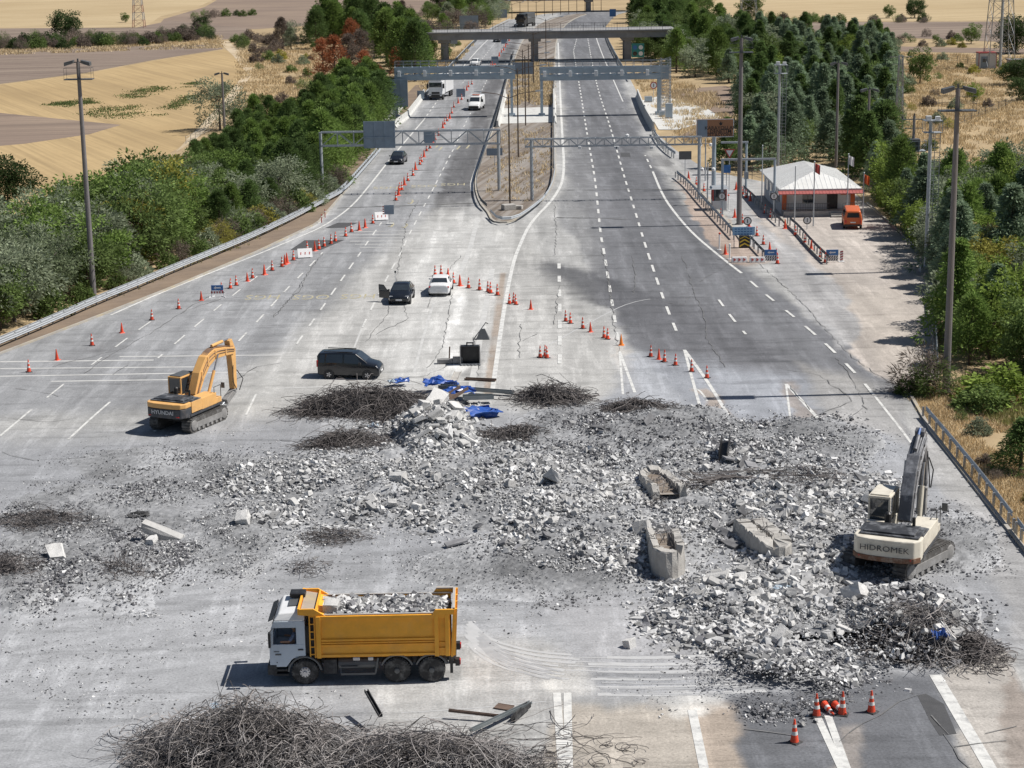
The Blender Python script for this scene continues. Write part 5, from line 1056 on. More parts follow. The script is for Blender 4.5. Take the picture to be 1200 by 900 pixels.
def open_door(root):       # passenger side (left in picture), hinged at the front edge
    s_ = -1; hx, hy = .82, s_*.90; a = math.radians(205+0); d = MB(); L_ = 1.05; dx, dy = math.cos(math.radians(180+62))*L_, math.sin(math.radians(180+62))*L_
    n = Vector((-dy,dx,0)).normalized()*.04; A = Vector((hx,hy,.32)); B = Vector((hx+dx,hy+dy,.32)); d.hexa([A-n,B-n,B+n,A+n,A-n+Vector((0,0,.62)),B-n+Vector((0,0,.62)),B+n+Vector((0,0,.62)),A+n+Vector((0,0,.62))])
    o = d.obj('open_door', M['navy'], root, bevel=.02); g_ = MB(); A2 = A+Vector((dx*.18,dy*.18,.62)); B2 = B+Vector((0,0,.62)); A3 = A+Vector((dx*.55,dy*.55,1.08)); B3 = B+Vector((0,0,1.08))
    n2 = n*.4; g_.hexa([A2-n2,B2-n2,B2+n2,A2+n2,A3-n2,B3-n2,B3+n2,A3+n2]); g_.obj('door_glass', M['glass'], o)
    f_ = MB(); f_.bar(A2,A3,.05); f_.bar(A3,B3,.05); f_.bar(B2,B3,.05); f_.obj('door_frame', M['black'], o)
open_door(r)
r = car_thing('parked_car', 'white sedan parked next to the black hatchback, rear towards the viewer', 'car', 517, 342, PI/2-.05); sedan(r, 'white', 4.5, .9, 1.46)
r = car_thing('moving_car', 'small black car driving under the left sign gantry', 'car', 467, 191, -PI/2-.1); sedan(r, 'navy', 4.3, .9, 1.52, True)
r = car_thing('moving_car', 'silver-white car beyond the toll gantry, at the overpass shadow', 'car', 557, 77, -PI/2-.2); sedan(r, 'white', 4.2, .88, 1.5, True)
r = car_thing('moving_car', 'dark car under the overpass deck on the left carriageway', 'car', 584, 49, -PI/2-.25); sedan(r, 'navy', 4.3, .9, 1.5, True)
r = car_thing('moving_car', 'pale car far up the left carriageway beyond the overpass', 'car', 608, 30.5, -PI/2-.35); sedan(r, 'white', 4.3, .9, 1.5, True)
# white delivery van (far)
r = car_thing('moving_van', 'white chassis-cab van coming down the left carriageway', 'van', 558.5, 128, -PI/2-.17)
l = Loft([(-2.6,.45,1.3,2.2,.98,.98,.9),(-.1,.4,1.3,2.3,1.0,1.0,.86),(.9,.35,1.25,2.1,1.0,1.0,.8),(1.55,.35,1.2,1.3,1.0,.98,.86),(2.4,.35,1.0,1.08,.98,.94,.8),(2.75,.4,.75,.8,.9,.88,.75)]); l.body(M['white'], r); l.screen(r, 1.53, .93, 'windscreen'); l.win(r, .0, 1.3, .0, .95)
for x in (-1.6,1.75):
    for y in (-.88,.88): wheel(r, x, y, .36, .24)
m = MB(); m.bb(2.6,2.775,-.8,.8,.4,.78); m.obj('bumper', M['black'], r, bevel=.04); lights(r, 2.5, .7, .9, .3, .22, 'lampglass', 'headlight'); m = MB(); m.bb(.15,.5,-.6,.6,2.33,2.45); m.obj('beacon_bar', M['orangepaint'], r, bevel=.03)
for s_ in (-1,1): m = MB(); m.bb(1.2,1.32,s_*1.2-.14,s_*1.2+.14,1.3,1.75); m.obj('mirror', M['black'], r)
# white lorry (far)
def lorry(root, cab, box, L_=11.0):
    m = MB(); m.bb(2.9,5.3,-1.22,1.22,.9,3.2); m.obj('cab', M[cab], root, bevel=.1); m = MB(); m.hexa([(5.302,-1.1,2.2),(5.302,1.1,2.2),(5.302,1.1,2.95),(5.302,-1.1,2.95),(5.33,-1.1,2.2),(5.33,1.1,2.2),(5.33,1.1,2.95),(5.33,-1.1,2.95)]); m.obj('windscreen', M['glass'], root)
    m = MB(); m.bb(-L_/2,2.6,-1.26,1.26,1.05,3.75); m.obj('cargo_box', M[box], root, bevel=.06); m = MB(); m.bb(-L_/2,5.1,-.6,.6,.6,1.0); m.obj('chassis', M['black'], root)
    m = MB(); m.bb(3.2,5.2,-1.1,1.1,3.2,3.7); m.obj('roof_fairing', M[cab], root, bevel=.12); m = MB(); m.bb(5.25,5.36,-1.2,1.2,.4,.95); m.bb(5.302,5.33,-.7,.7,1.05,1.4); m.obj('grille', M['black'], root); lights(root, 5.36, .95, .8, .35, .2, 'lampglass', 'headlight')
    for x in (4.2,-2.4,-3.8):
        for y in (-1.05,1.05): wheel(root, x, y, .5, .34)
    for s_ in (-1,1): m = MB(); m.bb(5.1,5.25,s_*1.4-.14,s_*1.4+.14,2.0,2.8); m.obj('mirror', M['black'], root)
    for y in (-.95,0,.95): pass
r = car_thing('lorry', 'white box lorry coming under the left toll gantry', 'lorry', 517.5, 114, -PI/2-.16); lorry(r, 'white', 'white', 9.5)
r = car_thing('lorry', 'dark lorry far beyond the overpass', 'lorry', 617, 31, -PI/2-.35); lorry(r, 'navy', 'lampgrey', 8)
# orange minibus
r = car_thing('parked_minibus', 'faded orange minibus parked in front of the station porch', 'minibus', 998, 265, PI/2-.12)
l = Loft([(-2.2,.4,1.08,1.75,.85,.86,.66),(-2.05,.3,1.1,1.88,.9,.9,.70),(1.0,.3,1.1,1.92,.9,.9,.72),(1.55,.3,1.08,1.78,.9,.9,.66),(2.0,.32,1.05,1.12,.88,.86,.76),(2.2,.4,.8,.9,.8,.78,.68)]); l.body(M['orangepaint'], r)
l.screen(r, 1.98, 1.57, 'windscreen', .05, .05); l.win(r, -1.95,-1.0,-1.9,-1.0); l.win(r,-.9,.1,-.9,.1); l.win(r,.2,1.5,.2,1.3)
m = MB(); m.hexa([(-2.23,-.62,1.2),(-2.2,-.62,1.2),(-2.2,.62,1.2),(-2.23,.62,1.2),(-2.2,-.52,1.66),(-2.1,-.52,1.66),(-2.1,.52,1.66),(-2.2,.52,1.66)]); m.obj('rear_window', M['glass'], r); lights(r, -2.2, .72, .8, .16, .28, 'red', 'tail_light'); plate(r, -2.22, .72); m = MB(); m.bb(-2.3,-2.12,-.85,.85,.34,.5); m.obj('bumper', M['black'], r, bevel=.03)
for x in (-1.35,1.3):
    for y in (-.8,.8): wheel(r, x, y, .32, .2)
arches(r, (-1.35,1.3), .9, .32)
# ------------------------------------------------------------------ dump truck, side-on
M['bodyorange'] = pm('tipper_orange', (.88,.42,.04), .5, var=.12, scale=2.2, dirt=(.68,.36,.09), dirt_amt=.45)
M['inner'] = pm('tipper_inside', (.38,.32,.26), .7, .2, scale=2, dirt=(.5,.4,.2))
M['bedgrey'] = pm('bed_edge_grey', (.42,.41,.40), .7, .1, scale=2, dirt=(.5,.3,.1), dirt_amt=.3)
g0 = G(428, 801); dt = thing('dump_truck', 'orange six-wheeled dump truck with pale blue cab loaded with broken concrete', 'dump truck', (g0.x, g0.y+1.25, 0), .012); YN, YF = -1.25, 1.25
XF, XR = -3.98, 3.97
M['dustyrubber'] = pm('dusty_rubber', (.035,.034,.034), .85, var=.25, scale=5, dirt=(.24,.235,.225), dirt_amt=.75)
# wheels
for x in (-2.47, 1.32, 2.75):
    for y in (YN+.17, YF-.17):
        wr = .545; m = MB(); m.lathe([(wr*.55,-.17),(wr*.9,-.17),(wr*.98,-.12),(wr,-.06),(wr,.06),(wr*.98,.12),(wr*.9,.17),(wr*.55,.17)],28,(x,y,wr),axis='y')
        for k in range(28): a = 2*PI*k/28; m.bar((x+math.cos(a)*wr*.99,y-.13,wr+math.sin(a)*wr*.99),(x+math.cos(a)*wr*.99,y+.13,wr+math.sin(a)*wr*.99),.05,.04,up=(math.cos(a),0,math.sin(a)))
        w = m.obj('wheel', M['dustyrubber'], dt); s_ = -1 if y < 0 else 1; m = MB(); rimm = 'lampglass' if x < 0 else 'lampgrey'
        m.lathe([(wr*.56,-.15),(wr*.56,.15)],24,(x,y,wr),axis='y'); m.obj('rim', M['dustymetal'], w); m = MB(); m.lathe([(wr*.45,0),(wr*.38,.05),(wr*.16,.06),(wr*.12,.12)] if x < 0 else [(wr*.5,.01),(wr*.4,-.0),(wr*.22,.012),(wr*.2,.09),(wr*.1,.1)],20,(x,y+s_*.15,wr),axis='y')
        if s_ < 0: m.v[-0:] = m.v
        o = m.obj('hub', M['chrome' if x < 0 else 'lampgrey'], w)
        if s_ < 0:
            for v in o.data.vertices: v.co.y = 2*(y+s_*.15)-v.co.y
        if x < 0:
            m = MB()
            for k in range(10): a = 2*PI*k/10; m.lathe([(.03,0),(.025,.03)],6,(x+math.cos(a)*wr*.33,y+s_*.21,wr+math.sin(a)*wr*.33),axis='y')
            m.obj('wheel_nuts', M['lampgrey'], w)
# chassis & side gear
m = MB(); m.bb(-3.6,3.6,-.45,.45,.62,.95); m.bb(-3.6,3.7,-.42,.42,.95,1.15); 
for x in (1.32,2.75): m.tube((x,-1.0,.55),(x,1.0,.55),.12)
m.bb(.9,3.3,-.9,-.5,.75,1.05); m.bb(.9,3.3,.5,.9,.75,1.05); m.obj('chassis', M['black'], dt)
m = MB(); m.bb(-1.7,-1.15,YN+.08,-.5,.42,1.05); m.obj('battery_box', M['rubber'], dt, bevel=.03)
m = MB(); m.tube((-1.1,YN+.38,.78),(.55,YN+.38,.78),.27,.27,14); m.obj('fuel_tank', M['lampgrey'], dt); m = MB(); m.bar((-1.0,YN+.06,.42),(.42,YN+.06,.42),.09); m.bar((-1.0,YN+.06,.72),(-.3,YN+.06,.72),.05); m.bar((.42,YN+.06,.42),(.55,YN+.06,1.1),.07); m.bar((-1.0,YN+.06,.42),(-1.0,YN+.3,.9),.05); m.obj('side_guard', M['lampgrey'], dt)
m = MB(); m.bb(-.5,-.2,YN+.12,YN+.3,.95,1.12); m.bb(.12,.35,YN+.12,YN+.3,.95,1.12); m.obj('air_tank', M['chrome'], dt, bevel=.04)
for x, s0 in ((-2.47,1),(1.32,0),(2.75,0)):
    m = MB(); n = 12; R0, R1 = .64, .71; pts = []
    a0, a1 = (.05*PI, .98*PI) if s0 else (.12*PI, .88*PI)
    out = [(x+math.cos(a0+(a1-a0)*k/n)*R1, .545+math.sin(a0+(a1-a0)*k/n)*R1) for k in range(n+1)]; inn = [(x+math.cos(a0+(a1-a0)*k/n)*R0, .545+math.sin(a0+(a1-a0)*k/n)*R0) for k in range(n+1)]
    for ya, yb in ((YN-.02,YN+.4),(YF-.4,YF+.02)):
        m = MB()
        for k in range(n):
            a, b, c, d = inn[k], inn[k+1], out[k+1], out[k]; m.hexa([(a[0],ya,a[1]),(b[0],ya,b[1]),(c[0],ya,c[1]),(d[0],ya,d[1]),(a[0],yb,a[1]),(b[0],yb,b[1]),(c[0],yb,c[1]),(d[0],yb,d[1])])
        m.obj('mudguard', M['lampgrey'], dt)
m = MB(); m.bb(3.45,3.75,-1.0,1.0,.7,.82); m.bb(3.72,3.9,-1.05,-.75,.62,.9); m.bb(3.72,3.9,.75,1.05,.62,.9); m.bb(3.5,3.62,YN+.1,YN+.35,.35,.95); m.obj('rear_bumper', M['black'], dt)
for s_ in (-1,1): m = MB(); m.bb(3.9,3.94,s_*.9-.12,s_*.9+.12,.66,.86); m.obj('tail_light', M['red'], dt)
# tipper body: floor, side walls, front wall with canopy lip, tailgate
BX0, BX1, BZ0, BZ1 = -1.98, 3.55, 1.17, 3.0; T = .07
tip = MB(); tip.bb(BX0,BX1,YN+.08,YF-.08,BZ0,BZ0+.1); 
for y0, y1 in ((YN,YN+T),(YF-T,YF)): tip.bb(BX0,BX1,y0,y1,BZ0,BZ1)
tip.bb(BX0,BX0+T,YN+T,YF-T,BZ0+.1,BZ1+.25)
for ys, sg in ((YN,-1),(YF,1)):
    for x in (BX0+.13, 2.98, 3.42): tip.bb(x-.09,x+.09,min(ys,ys+sg*.09),max(ys,ys+sg*.09),BZ0,BZ1-.02)
    for z, h in ((BZ0+.05,.1),(BZ0+.62,.06),(BZ0+.72,.09),(BZ0+.53,.05)): tip.bb(BX0+.22,2.89,min(ys,ys+sg*.06),max(ys,ys+sg*.06),z,z+h)
    tip.bb(BX0+.22,3.33,min(ys,ys+sg*.075),max(ys,ys+sg*.075),BZ1-.16,BZ1-.01); tip.bb(3.07,3.33,min(ys,ys+sg*.05),max(ys,ys+sg*.05),BZ0+.3,BZ0+.36); tip.bb(3.07,3.33,min(ys,ys+sg*.05),max(ys,ys+sg*.05),BZ0+.55,BZ0+.61)
tipo = tip.obj('tipper_body', M['bodyorange'], dt, bevel=.012)
m = MB(); m.bb(BX0,BX1,YN,YN+.1,BZ1,BZ1+.04); m.bb(BX0,BX1,YF-.1,YF,BZ1,BZ1+.04); m.obj('top_rail', M['bedgrey'], tipo)
m = MB()   # canopy lip over the cab
m.hexa([(BX0-.6,YN-.02,BZ1+.12),(BX0+.35,YN-.02,BZ1-.02),(BX0+.35,YF+.02,BZ1-.02),(BX0-.6,YF+.02,BZ1+.12),(BX0-.6,YN-.02,BZ1+.2),(BX0-.02,YN-.02,BZ1+.1),(BX0-.02,YF+.02,BZ1+.1),(BX0-.6,YF+.02,BZ1+.2)])
for y0, y1 in ((YN-.03,YN+.06),(YF-.06,YF+.03)): m.hexa([(BX0-.64,y0,BZ1+.05),(BX0+.5,y0,BZ1-.05),(BX0+.5,y1,BZ1-.05),(BX0-.64,y1,BZ1+.05),(BX0-.64,y0,BZ1+.3),(BX0-.05,y0,BZ1+.3),(BX0-.05,y1,BZ1+.3),(BX0-.64,y1,BZ1+.3)])
m.bb(BX0-.70,BX0-.62,YN-.03,YF+.03,BZ1+.06,BZ1+.32); m.obj('cab_canopy', M['bodyorange'], tipo)
m = MB(); m.hexa([(BX0-.58,YN+.1,BZ1+.203),(BX0-.03,YN+.1,BZ1+.103),(BX0-.03,YF-.1,BZ1+.103),(BX0-.58,YF-.1,BZ1+.203),(BX0-.58,YN+.1,BZ1+.23),(BX0-.03,YN+.1,BZ1+.13),(BX0-.03,YF-.1,BZ1+.13),(BX0-.58,YF-.1,BZ1+.23)]); m.obj('canopy_dust', M['inner'], tipo)
m = MB(); m.hexa([(BX1+.0,YN-.05,BZ0-.05),(BX1+.1,YN-.05,BZ0-.05),(BX1+.1,YF+.05,BZ0-.05),(BX1,YF+.05,BZ0-.05),(BX1+.12,YN-.05,BZ1+.2),(BX1+.22,YN-.05,BZ1+.2),(BX1+.22,YF+.05,BZ1+.2),(BX1+.12,YF+.05,BZ1+.2)])
for y in (YN-.03,-.4,.4,YF-.07): m.hexa([(BX1+.1,y,BZ0),(BX1+.2,y,BZ0),(BX1+.2,y+.1,BZ0),(BX1+.1,y+.1,BZ0),(BX1+.22,y,BZ1+.2),(BX1+.3,y,BZ1+.2),(BX1+.3,y+.1,BZ1+.2),(BX1+.22,y+.1,BZ1+.2)])
for ys in (YN,YF): sg = -1 if ys < 0 else 1; m.hexa([(BX1-.75,ys,BZ1-.02),(BX1+.14,ys,BZ1-.02),(BX1+.14,ys+sg*.1,BZ1-.02),(BX1-.75,ys+sg*.1,BZ1-.02),(BX1-.6,ys,BZ1+.2),(BX1+.2,ys,BZ1+.2),(BX1+.2,ys+sg*.1,BZ1+.2),(BX1-.6,ys+sg*.1,BZ1+.2)])
m.obj('tailgate', M['bodyorange'], tipo); m = MB(); m.bb(BX1+.1,BX1+.2,YN,YF,BZ1+.203,BZ1+.25); m.bb(BX1-.6,BX1+.1,YF-.08,YF+.08,BZ1+.203,BZ1+.25); m.obj('gate_top', M['bedgrey'], tipo)
m = MB(); x0, x1 = -2.22, -2.02
for x in (x0,x1): m.bar((x,YN+.05,1.15),(x,YN+.05,3.0),.05)
for z in np.arange(1.3,3.0,.33): m.bar((x0,YN+.05,z),(x1,YN+.05,z),.04)
m.obj('ladder', M['bodyorange'], tipo)
# cab: panels with an open side window
c = MB(); CX0, CX1 = -3.9, -2.42; zs, zw0, zw1, zt_ = .95, 1.78, 2.5, 2.78
for y0, y1, sg in ((YN,YN+.05,-1),(YF-.05,YF,1)):
    def sp(pts): c.prism(pts, 'y', y0, y1)
    sp([(CX0,zs-.15),(-3.22,zs-.15),(-3.0,1.1),(-2.82,1.24),(CX1,1.26),(CX1,zw0),(CX0+.02,zw0)]); sp([(-2.78,zw0),(CX1,zw0),(CX1,zt_),(-2.86,zt_),(-2.78,zw1)]); sp([(CX0+.10,zw1),(-2.78,zw1),(-2.86,zt_),(CX0+.22,zt_)]); sp([(CX0+.02,zw0),(CX0+.16,zw0),(CX0+.2,zw1),(CX0+.10,zw1)])
c.bb(CX1-.05,CX1,YN+.05,YF-.05,1.2,zt_); c.bb(CX0,CX0+.06,YN+.05,YF-.05,.8,1.72); c.bb(CX0+.06,CX1-.05,YN+.05,YF-.05,1.15,1.22)
cab = c.obj('cab', M['ltblue'], dt, bevel=.015)
m = MB(); m.hexa([(CX0+.2,YN+.0,zt_+.003),(CX1,YN+.0,zt_+.003),(CX1,YF-.0,zt_+.003),(CX0+.2,YF,zt_+.003),(CX0+.42,YN+.14,zt_+.3),(CX1+.0,YN+.14,zt_+.38),(CX1,YF-.14,zt_+.38),(CX0+.42,YF-.14,zt_+.3)]); ro = m.obj('roof', M['white'], cab, bevel=.05)
m = MB(); m.hexa([(-3.15,-.4,zt_+.345),(-2.65,-.4,zt_+.372),(-2.65,.35,zt_+.372),(-3.15,.35,zt_+.345),(-3.15,-.4,zt_+.38),(-2.65,-.4,zt_+.41),(-2.65,.35,zt_+.41),(-3.15,.35,zt_+.38)]); m.obj('roof_hatch', M['lampgrey'], ro)
m = MB(); m.hexa([(CX0+.0,YN+.06,1.73),(CX0+.05,YN+.06,1.73),(CX0+.05,YF-.06,1.73),(CX0,YF-.06,1.73),(CX0+.17,YN+.06,zt_-.05),(CX0+.22,YN+.06,zt_-.05),(CX0+.22,YF-.06,zt_-.05),(CX0+.17,YF-.06,zt_-.05)]); m.obj('windscreen', M['glass'], cab)
m = MB(); m.hexa([(CX0-.02,YN+.1,2.74),(CX0+.2,YN+.1,2.84),(CX0+.2,YF-.1,2.84),(CX0-.02,YF-.1,2.74),(CX0-.02,YN+.1,2.77),(CX0+.2,YN+.1,2.87),(CX0+.2,YF-.1,2.87),(CX0-.02,YF-.1,2.77)]); m.obj('sun_visor', M['black'], cab)
m = MB(); m.bb(-3.15,-2.5,YF-.9,YF-.3,zt_+.42,zt_+.62); m.obj('air_intake', M['black'], cab, bevel=.04)
m = MB(); m.bb(CX0-.1,CX0+.28,YN-.02,YF+.02,.45,.9); m.obj('bumper', M['rubber'], dt, bevel=.04); m = MB(); m.bb(-3.75,-3.15,YN-.02,YN+.25,.42,.5); m.bb(-3.7,-3.2,YN-.02,YN+.25,.62,.7); m.bb(-3.65,-3.2,YN+.25,YN+.3,.42,.95); m.obj('step', M['rubber'], dt)
m = MB(); m.bb(-3.62,-3.58,YN-.06,YN-.002,1.0,1.0+.01); m.bb(-2.72,-2.5,YN-.03,YN-.002,1.52,1.57); m.obj('door_handle', M['black'], cab); m = MB(); m.bb(-3.72,-3.5,YN-.02,YN-.002,1.46,1.49); m.bb(-3.66,-3.42,YN-.02,YN-.002,1.32,1.38); m.obj('door_badge', M['lampgrey'], cab)
m = MB(); m.bar((-3.72,YN-.02,2.5),(-3.85,YN-.22,2.4),.04); m.bb(-3.9,-3.8,YN-.32,YN-.12,1.75,2.4); m.obj('mirror', M['black'], cab, bevel=.03); m = MB(); m.bar((-3.75,YF,2.5),(-3.9,YF+.2,2.4),.04); m.bb(-3.95,-3.85,YF+.1,YF+.3,1.75,2.4); m.obj('mirror', M['black'], cab, bevel=.03)
m = MB(); m.bb(-2.42+.01,-2.02,-1.1,1.1,1.0,2.5); m.obj('engine_wall', M['black'], dt); m = MB(); m.bb(-3.0,-2.6,-1.05,-.5,1.22,1.6); m.bb(-2.72,-2.55,-1.05,-.5,1.6,2.3); m.obj('seat', M['black'], cab, bevel=.05)
for s_ in (-1,1): m = MB(); m.bb(CX0-.11,CX0-.04,s_*.9-.2,s_*.9+.2,.6,.78); m.obj('headlight', M['lampglass'], dt, bevel=.02)
# driver
def person_skin(name, parent, verts, edges, radii, mat, sub=2):
    me = bpy.data.meshes.new(name); me.from_pydata(verts, edges, []); o = bpy.data.objects.new(name, me); link(o, parent); me.materials.append(mat)
    m = o.modifiers.new('skin','SKIN')
    for i, r_ in enumerate(radii): me.skin_vertices[0].data[i].radius = (r_, r_)
    me.skin_vertices[0].data[0].use_root = True; s_ = o.modifiers.new('sub','SUBSURF'); s_.levels = sub; s_.render_levels = sub; return o
M['skin'] = pm('skin', (.42,.24,.16), .6, var=.08, scale=8); M['shirt'] = pm('plaid_shirt', (.16,.2,.3), .8, var=.4, scale=14); M['hairg'] = pm('grey_hair', (.2,.19,.18), .8)
wx, wy = dt.location.x, dt.location.y
pr = thing('person', 'driver in a blue plaid shirt leaning an arm on the open dump truck window', 'person', (wx-2.85, wy-.82, 1.62)); pr['label'] = 'driver in a blue plaid shirt resting one arm on the open truck window'
person_skin('body', pr, [(0,0,0),(0,0,.28),(-.01,0,.5),(-.02,0,.6),(-.05,0,.7),(-.06,0,.80),(-.02,-.2,.5),(-.22,-.34,.22),(-.5,-.36,.24),(-.6,-.37,.23),(-.02,.2,.5),(-.2,.28,.25),(-.5,.22,.3),(-.35,.1,-.02),(-.35,-.12,-.02),(-.65,.1,-.1),(-.65,-.12,-.1),(-.075,0,.745)],
    [(0,1),(1,2),(2,3),(3,4),(4,17),(17,5),(2,6),(6,7),(7,8),(8,9),(2,10),(10,11),(11,12),(0,13),(0,14),(13,15),(14,16)], [.16,.16,.14,.065,.095,.07,.075,.055,.04,.035,.075,.055,.04,.08,.08,.07,.07,.1], M['skin'])
person_skin('shirt', pr, [(.0,0,.02),(0,0,.28),(-.01,0,.5),(-.02,0,.57),(-.02,-.2,.5),(-.22,-.34,.23),(-.02,.2,.5),(-.2,.28,.25)], [(0,1),(1,2),(2,3),(2,4),(4,5),(2,6),(6,7)], [.175,.175,.155,.08,.09,.068,.09,.068], M['shirt'])
m = MB(); m.lathe([(.02,.12),(.075,.1),(.108,.05),(.113,0),(.1,-.04)],12,(-.045,0,.74)); m.obj('hair', M['hairg'], pr, smooth=True)
# ------------------------------------------------------------------ excavators
def beam2(m, pts, w, mi=0):          # pts: list of (x,z_low,z_high)-style outline in x-z, extruded along y
    m.prism(pts, 'y', -w/2, w/2, mi)
def excavator(name, label, px, py, rz, rt, main, dark, boom, arm, tool, brand, brandmat, cw2, hyd, zs=1.0):
    g = G(px, py); root = thing(name, label, 'excavator', (g.x,g.y,0), rz); ca, sa = math.cos(rt), math.sin(rt)
    for sy in (-1,1):        # tracks
        m = MB(); L_, R_ = 3.3, .44; pts = []
        for k in range(9): a = PI/2+PI*k/8; pts.append((-L_/2+math.cos(a)*R_, R_+.02+math.sin(a)*R_))
        for k in range(9): a = -PI/2+PI*k/8; pts.append((L_/2+math.cos(a)*R_, R_+.02+math.sin(a)*R_))
        m.prism(pts, 'y', sy*1.2-.3, sy*1.2+.3); per = dens([Vector((p[0],0,p[1])) for p in pts+[pts[0]]], .17); n = len(per)
        for i in range(n-1):
            p = per[i]; d = (per[i+1]-per[max(i-1,0)]).normalized(); nr = Vector((-d.z,0,d.x)); nr = -nr if nr.dot(p-Vector((0,0,R_)))<0 and abs(p.x)>L_/2 else nr
            if abs(p.x) <= L_/2: nr = Vector((0,0,1 if p.z > R_ else -1))
            m.bar(p+nr*.015+Vector((0,sy*1.2-.31,0)), p+nr*.015+Vector((0,sy*1.2+.31,0)), .10, .05, up=nr)
        o = m.obj('track', M['trackm'], root, rz=rt); f = MB()
        f.bb(-L_/2+.1,L_/2-.1,sy*1.51,sy*1.56,.28,.62)
        for x in (-L_/2, L_/2): f.lathe([(.33,0),(.3,.05),(.12,.08)] if sy > 0 else [(.12,-.08),(.3,-.05),(.33,0)],16,(x,sy*1.51,R_+.02),axis='y')
        for k in range(6): f.lathe([(.12,-.02),(.12,.05)],10,(-L_/2+.45+k*.48,sy*1.54,.2),axis='y')
        f.obj('track_frame', M['dustymetal'], o)
    m = MB(); m.bb(-1.0,1.0,-.92,.92,.42,.8); m.lathe([(.65,.8),(.65,1.02)],20); m.obj('undercarriage', M['trackm'], root, rz=rt)
    U = root
    m = MB(); m.bb(-2.1,1.75,-1.38,1.38,1.02,1.2); m.obj('deck', M[dark], U)
    out = [(-1.75,-1.4),(-1.75,1.4),(-2.35,1.4),(-2.68,1.18),(-2.8,.7),(-2.83,0),(-2.8,-.7),(-2.68,-1.18),(-2.35,-1.4)]
    m = MB(); m.prism(out, 'z', 1.06, 1.66 if cw2 else 1.98); cw = m.obj('counterweight', M[dark if cw2 else main], U, bevel=.06)
    if cw2: m = MB(); m.prism([(x*1.004,y*1.004) for x,y in out], 'z', 1.665, 1.98); m.obj('counterweight_top', M[main], U, bevel=.06)
    else:
        m = MB(); m.prism([(x*1.012 if x < -2.3 else x, y*1.012) for x,y in out[2:]], 'z', 1.05, 1.26); m.obj('rust_band', M['rustm'], cw)
    text_obj(brand, .34, M[brandmat], cw, (-2.86,0,1.43 if cw2 else 1.6), (PI/2,0,-PI/2), sx=1.05 if cw2 else 1.2, bold=.006 if cw2 else .0)
    for s_ in (-1,1): m = MB(); m.bb(-2.75,-2.70,s_*1.0-.1,s_*1.0+.1,1.16,1.22); m.obj('tail_light', M['red'], cw)
    m = MB(); m.bb(-2.35,-.75,-1.3,1.2,1.985,2.06); m.bb(-2.2,-.9,-1.1,1.05,2.062,2.14); m.bb(-1.74,-.55,-1.36,1.36,1.21,1.98) ; m.obj('engine_hood', M['hood'], U, bevel=.04)
    m = MB(); m.tube((-1.0,-.8,2.1),(-1.0,-.8,2.5),.07,.07,10); m.lathe([(.15,0),(.15,.38),(.08,.45)],12,(-.75,.35,2.1)); m.obj('exhaust', M['black'], U)
    m = MB(); m.bb(-.54,1.1,-1.39,-.5,1.21,1.92); m.bb(1.102,1.7,-1.37,-.55,1.21,1.55); m.bb(-1.73,-.55,-1.40,-1.365,1.25,1.95); m.obj('side_body', M[main], U, bevel=.04); m = MB(); m.bb(-1.9,1.6,-1.43,-1.405,1.08,1.22); m.obj('lower_trim', M[dark], U)
    m = MB(); m.bb(-.5,-.1,.4,1.36,1.21,1.95); m.obj('side_body', M[main], U, bevel=.04)
    # cab with pillars
    x0, x1, y0, y1, z0, z1 = -.08, 1.62, .42, 1.38, 1.21, 2.98; m = MB(); m.bb(x0,x1,y0,y1,z0,z0+.65); m.bb(x0,x1,y0,y1,z1-.1,z1)
    for x in (x0,x1-.09,.85):
        for y in (y0,y1-.09): m.bb(x,x+.09,y,y+.09,z0+.65,z1-.1)
    cb = m.obj('cab', M[main], U, bevel=.02); m = MB(); m.bb(x0+.03,x0+.05,y0+.09,y1-.09,z0+.65,z1-.1); m.bb(x1-.06,x1-.04,y0+.09,y1-.09,z0+.65,z1-.1); m.bb(x0+.09,x1-.09,y0+.03,y0+.05,z0+.65,z1-.1); m.bb(x0+.09,x1-.09,y1-.05,y1-.03,z0+.65,z1-.1); m.obj('cab_glass', M['glass'], cb)
    m = MB(); m.bb(x0+.1,x1-.1,y0+.08,y1-.08,z1+.003,z1+.06); m.obj('cab_roof', M['excream' if not cw2 else 'lampgrey'], cb, bevel=.02); m = MB(); m.bb(.3,.7,.65,1.15,1.9,2.5); m.obj('seat', M['black'], cb, bevel=.05)
    # boom: outline in x-z around a centreline
    def limb(nm, line, wid, mat, w=.36):
        up, lo = [], []
        for i, p in enumerate(line):
            a = line[max(i-1,0)]; b = line[min(i+1,len(line)-1)]; d = Vector((b[0]-a[0],b[1]-a[1])).normalized(); nn = Vector((-d.y,d.x)); up.append((p[0]+nn.x*wid[i],p[1]+nn.y*wid[i])); lo.append((p[0]-nn.x*wid[i],p[1]-nn.y*wid[i]))
        m = MB(); m.prism(up+lo[::-1], 'y', -.1-w/2, -.1+w/2); return m.obj(nm, mat, U, bevel=.03)
    bo = limb('boom', boom[0], boom[1], M[boom[2]], .56)
    ho = MB()
    for yy in (-.2,-.1,0,.1,.2):
        ln = [Vector((p[0]+(-.0), yy-.1, p[1]+boom[1][i]+.06)) for i, p in enumerate(boom[0])]; ho.path(smooth_line(ln,1), .028, 5)
    ho.obj('hoses', M['hosem' if cw2 else 'hosegrey'], bo); br = MB()
    for i in range(1, len(boom[0])-1):
        p = boom[0][i]; br.box((p[0],-.1,p[1]),(.16,.64,boom[1][i]*1.5),0)
    br.obj('bracket', M[boom[2]], bo, bevel=.02)
    sh = MB()
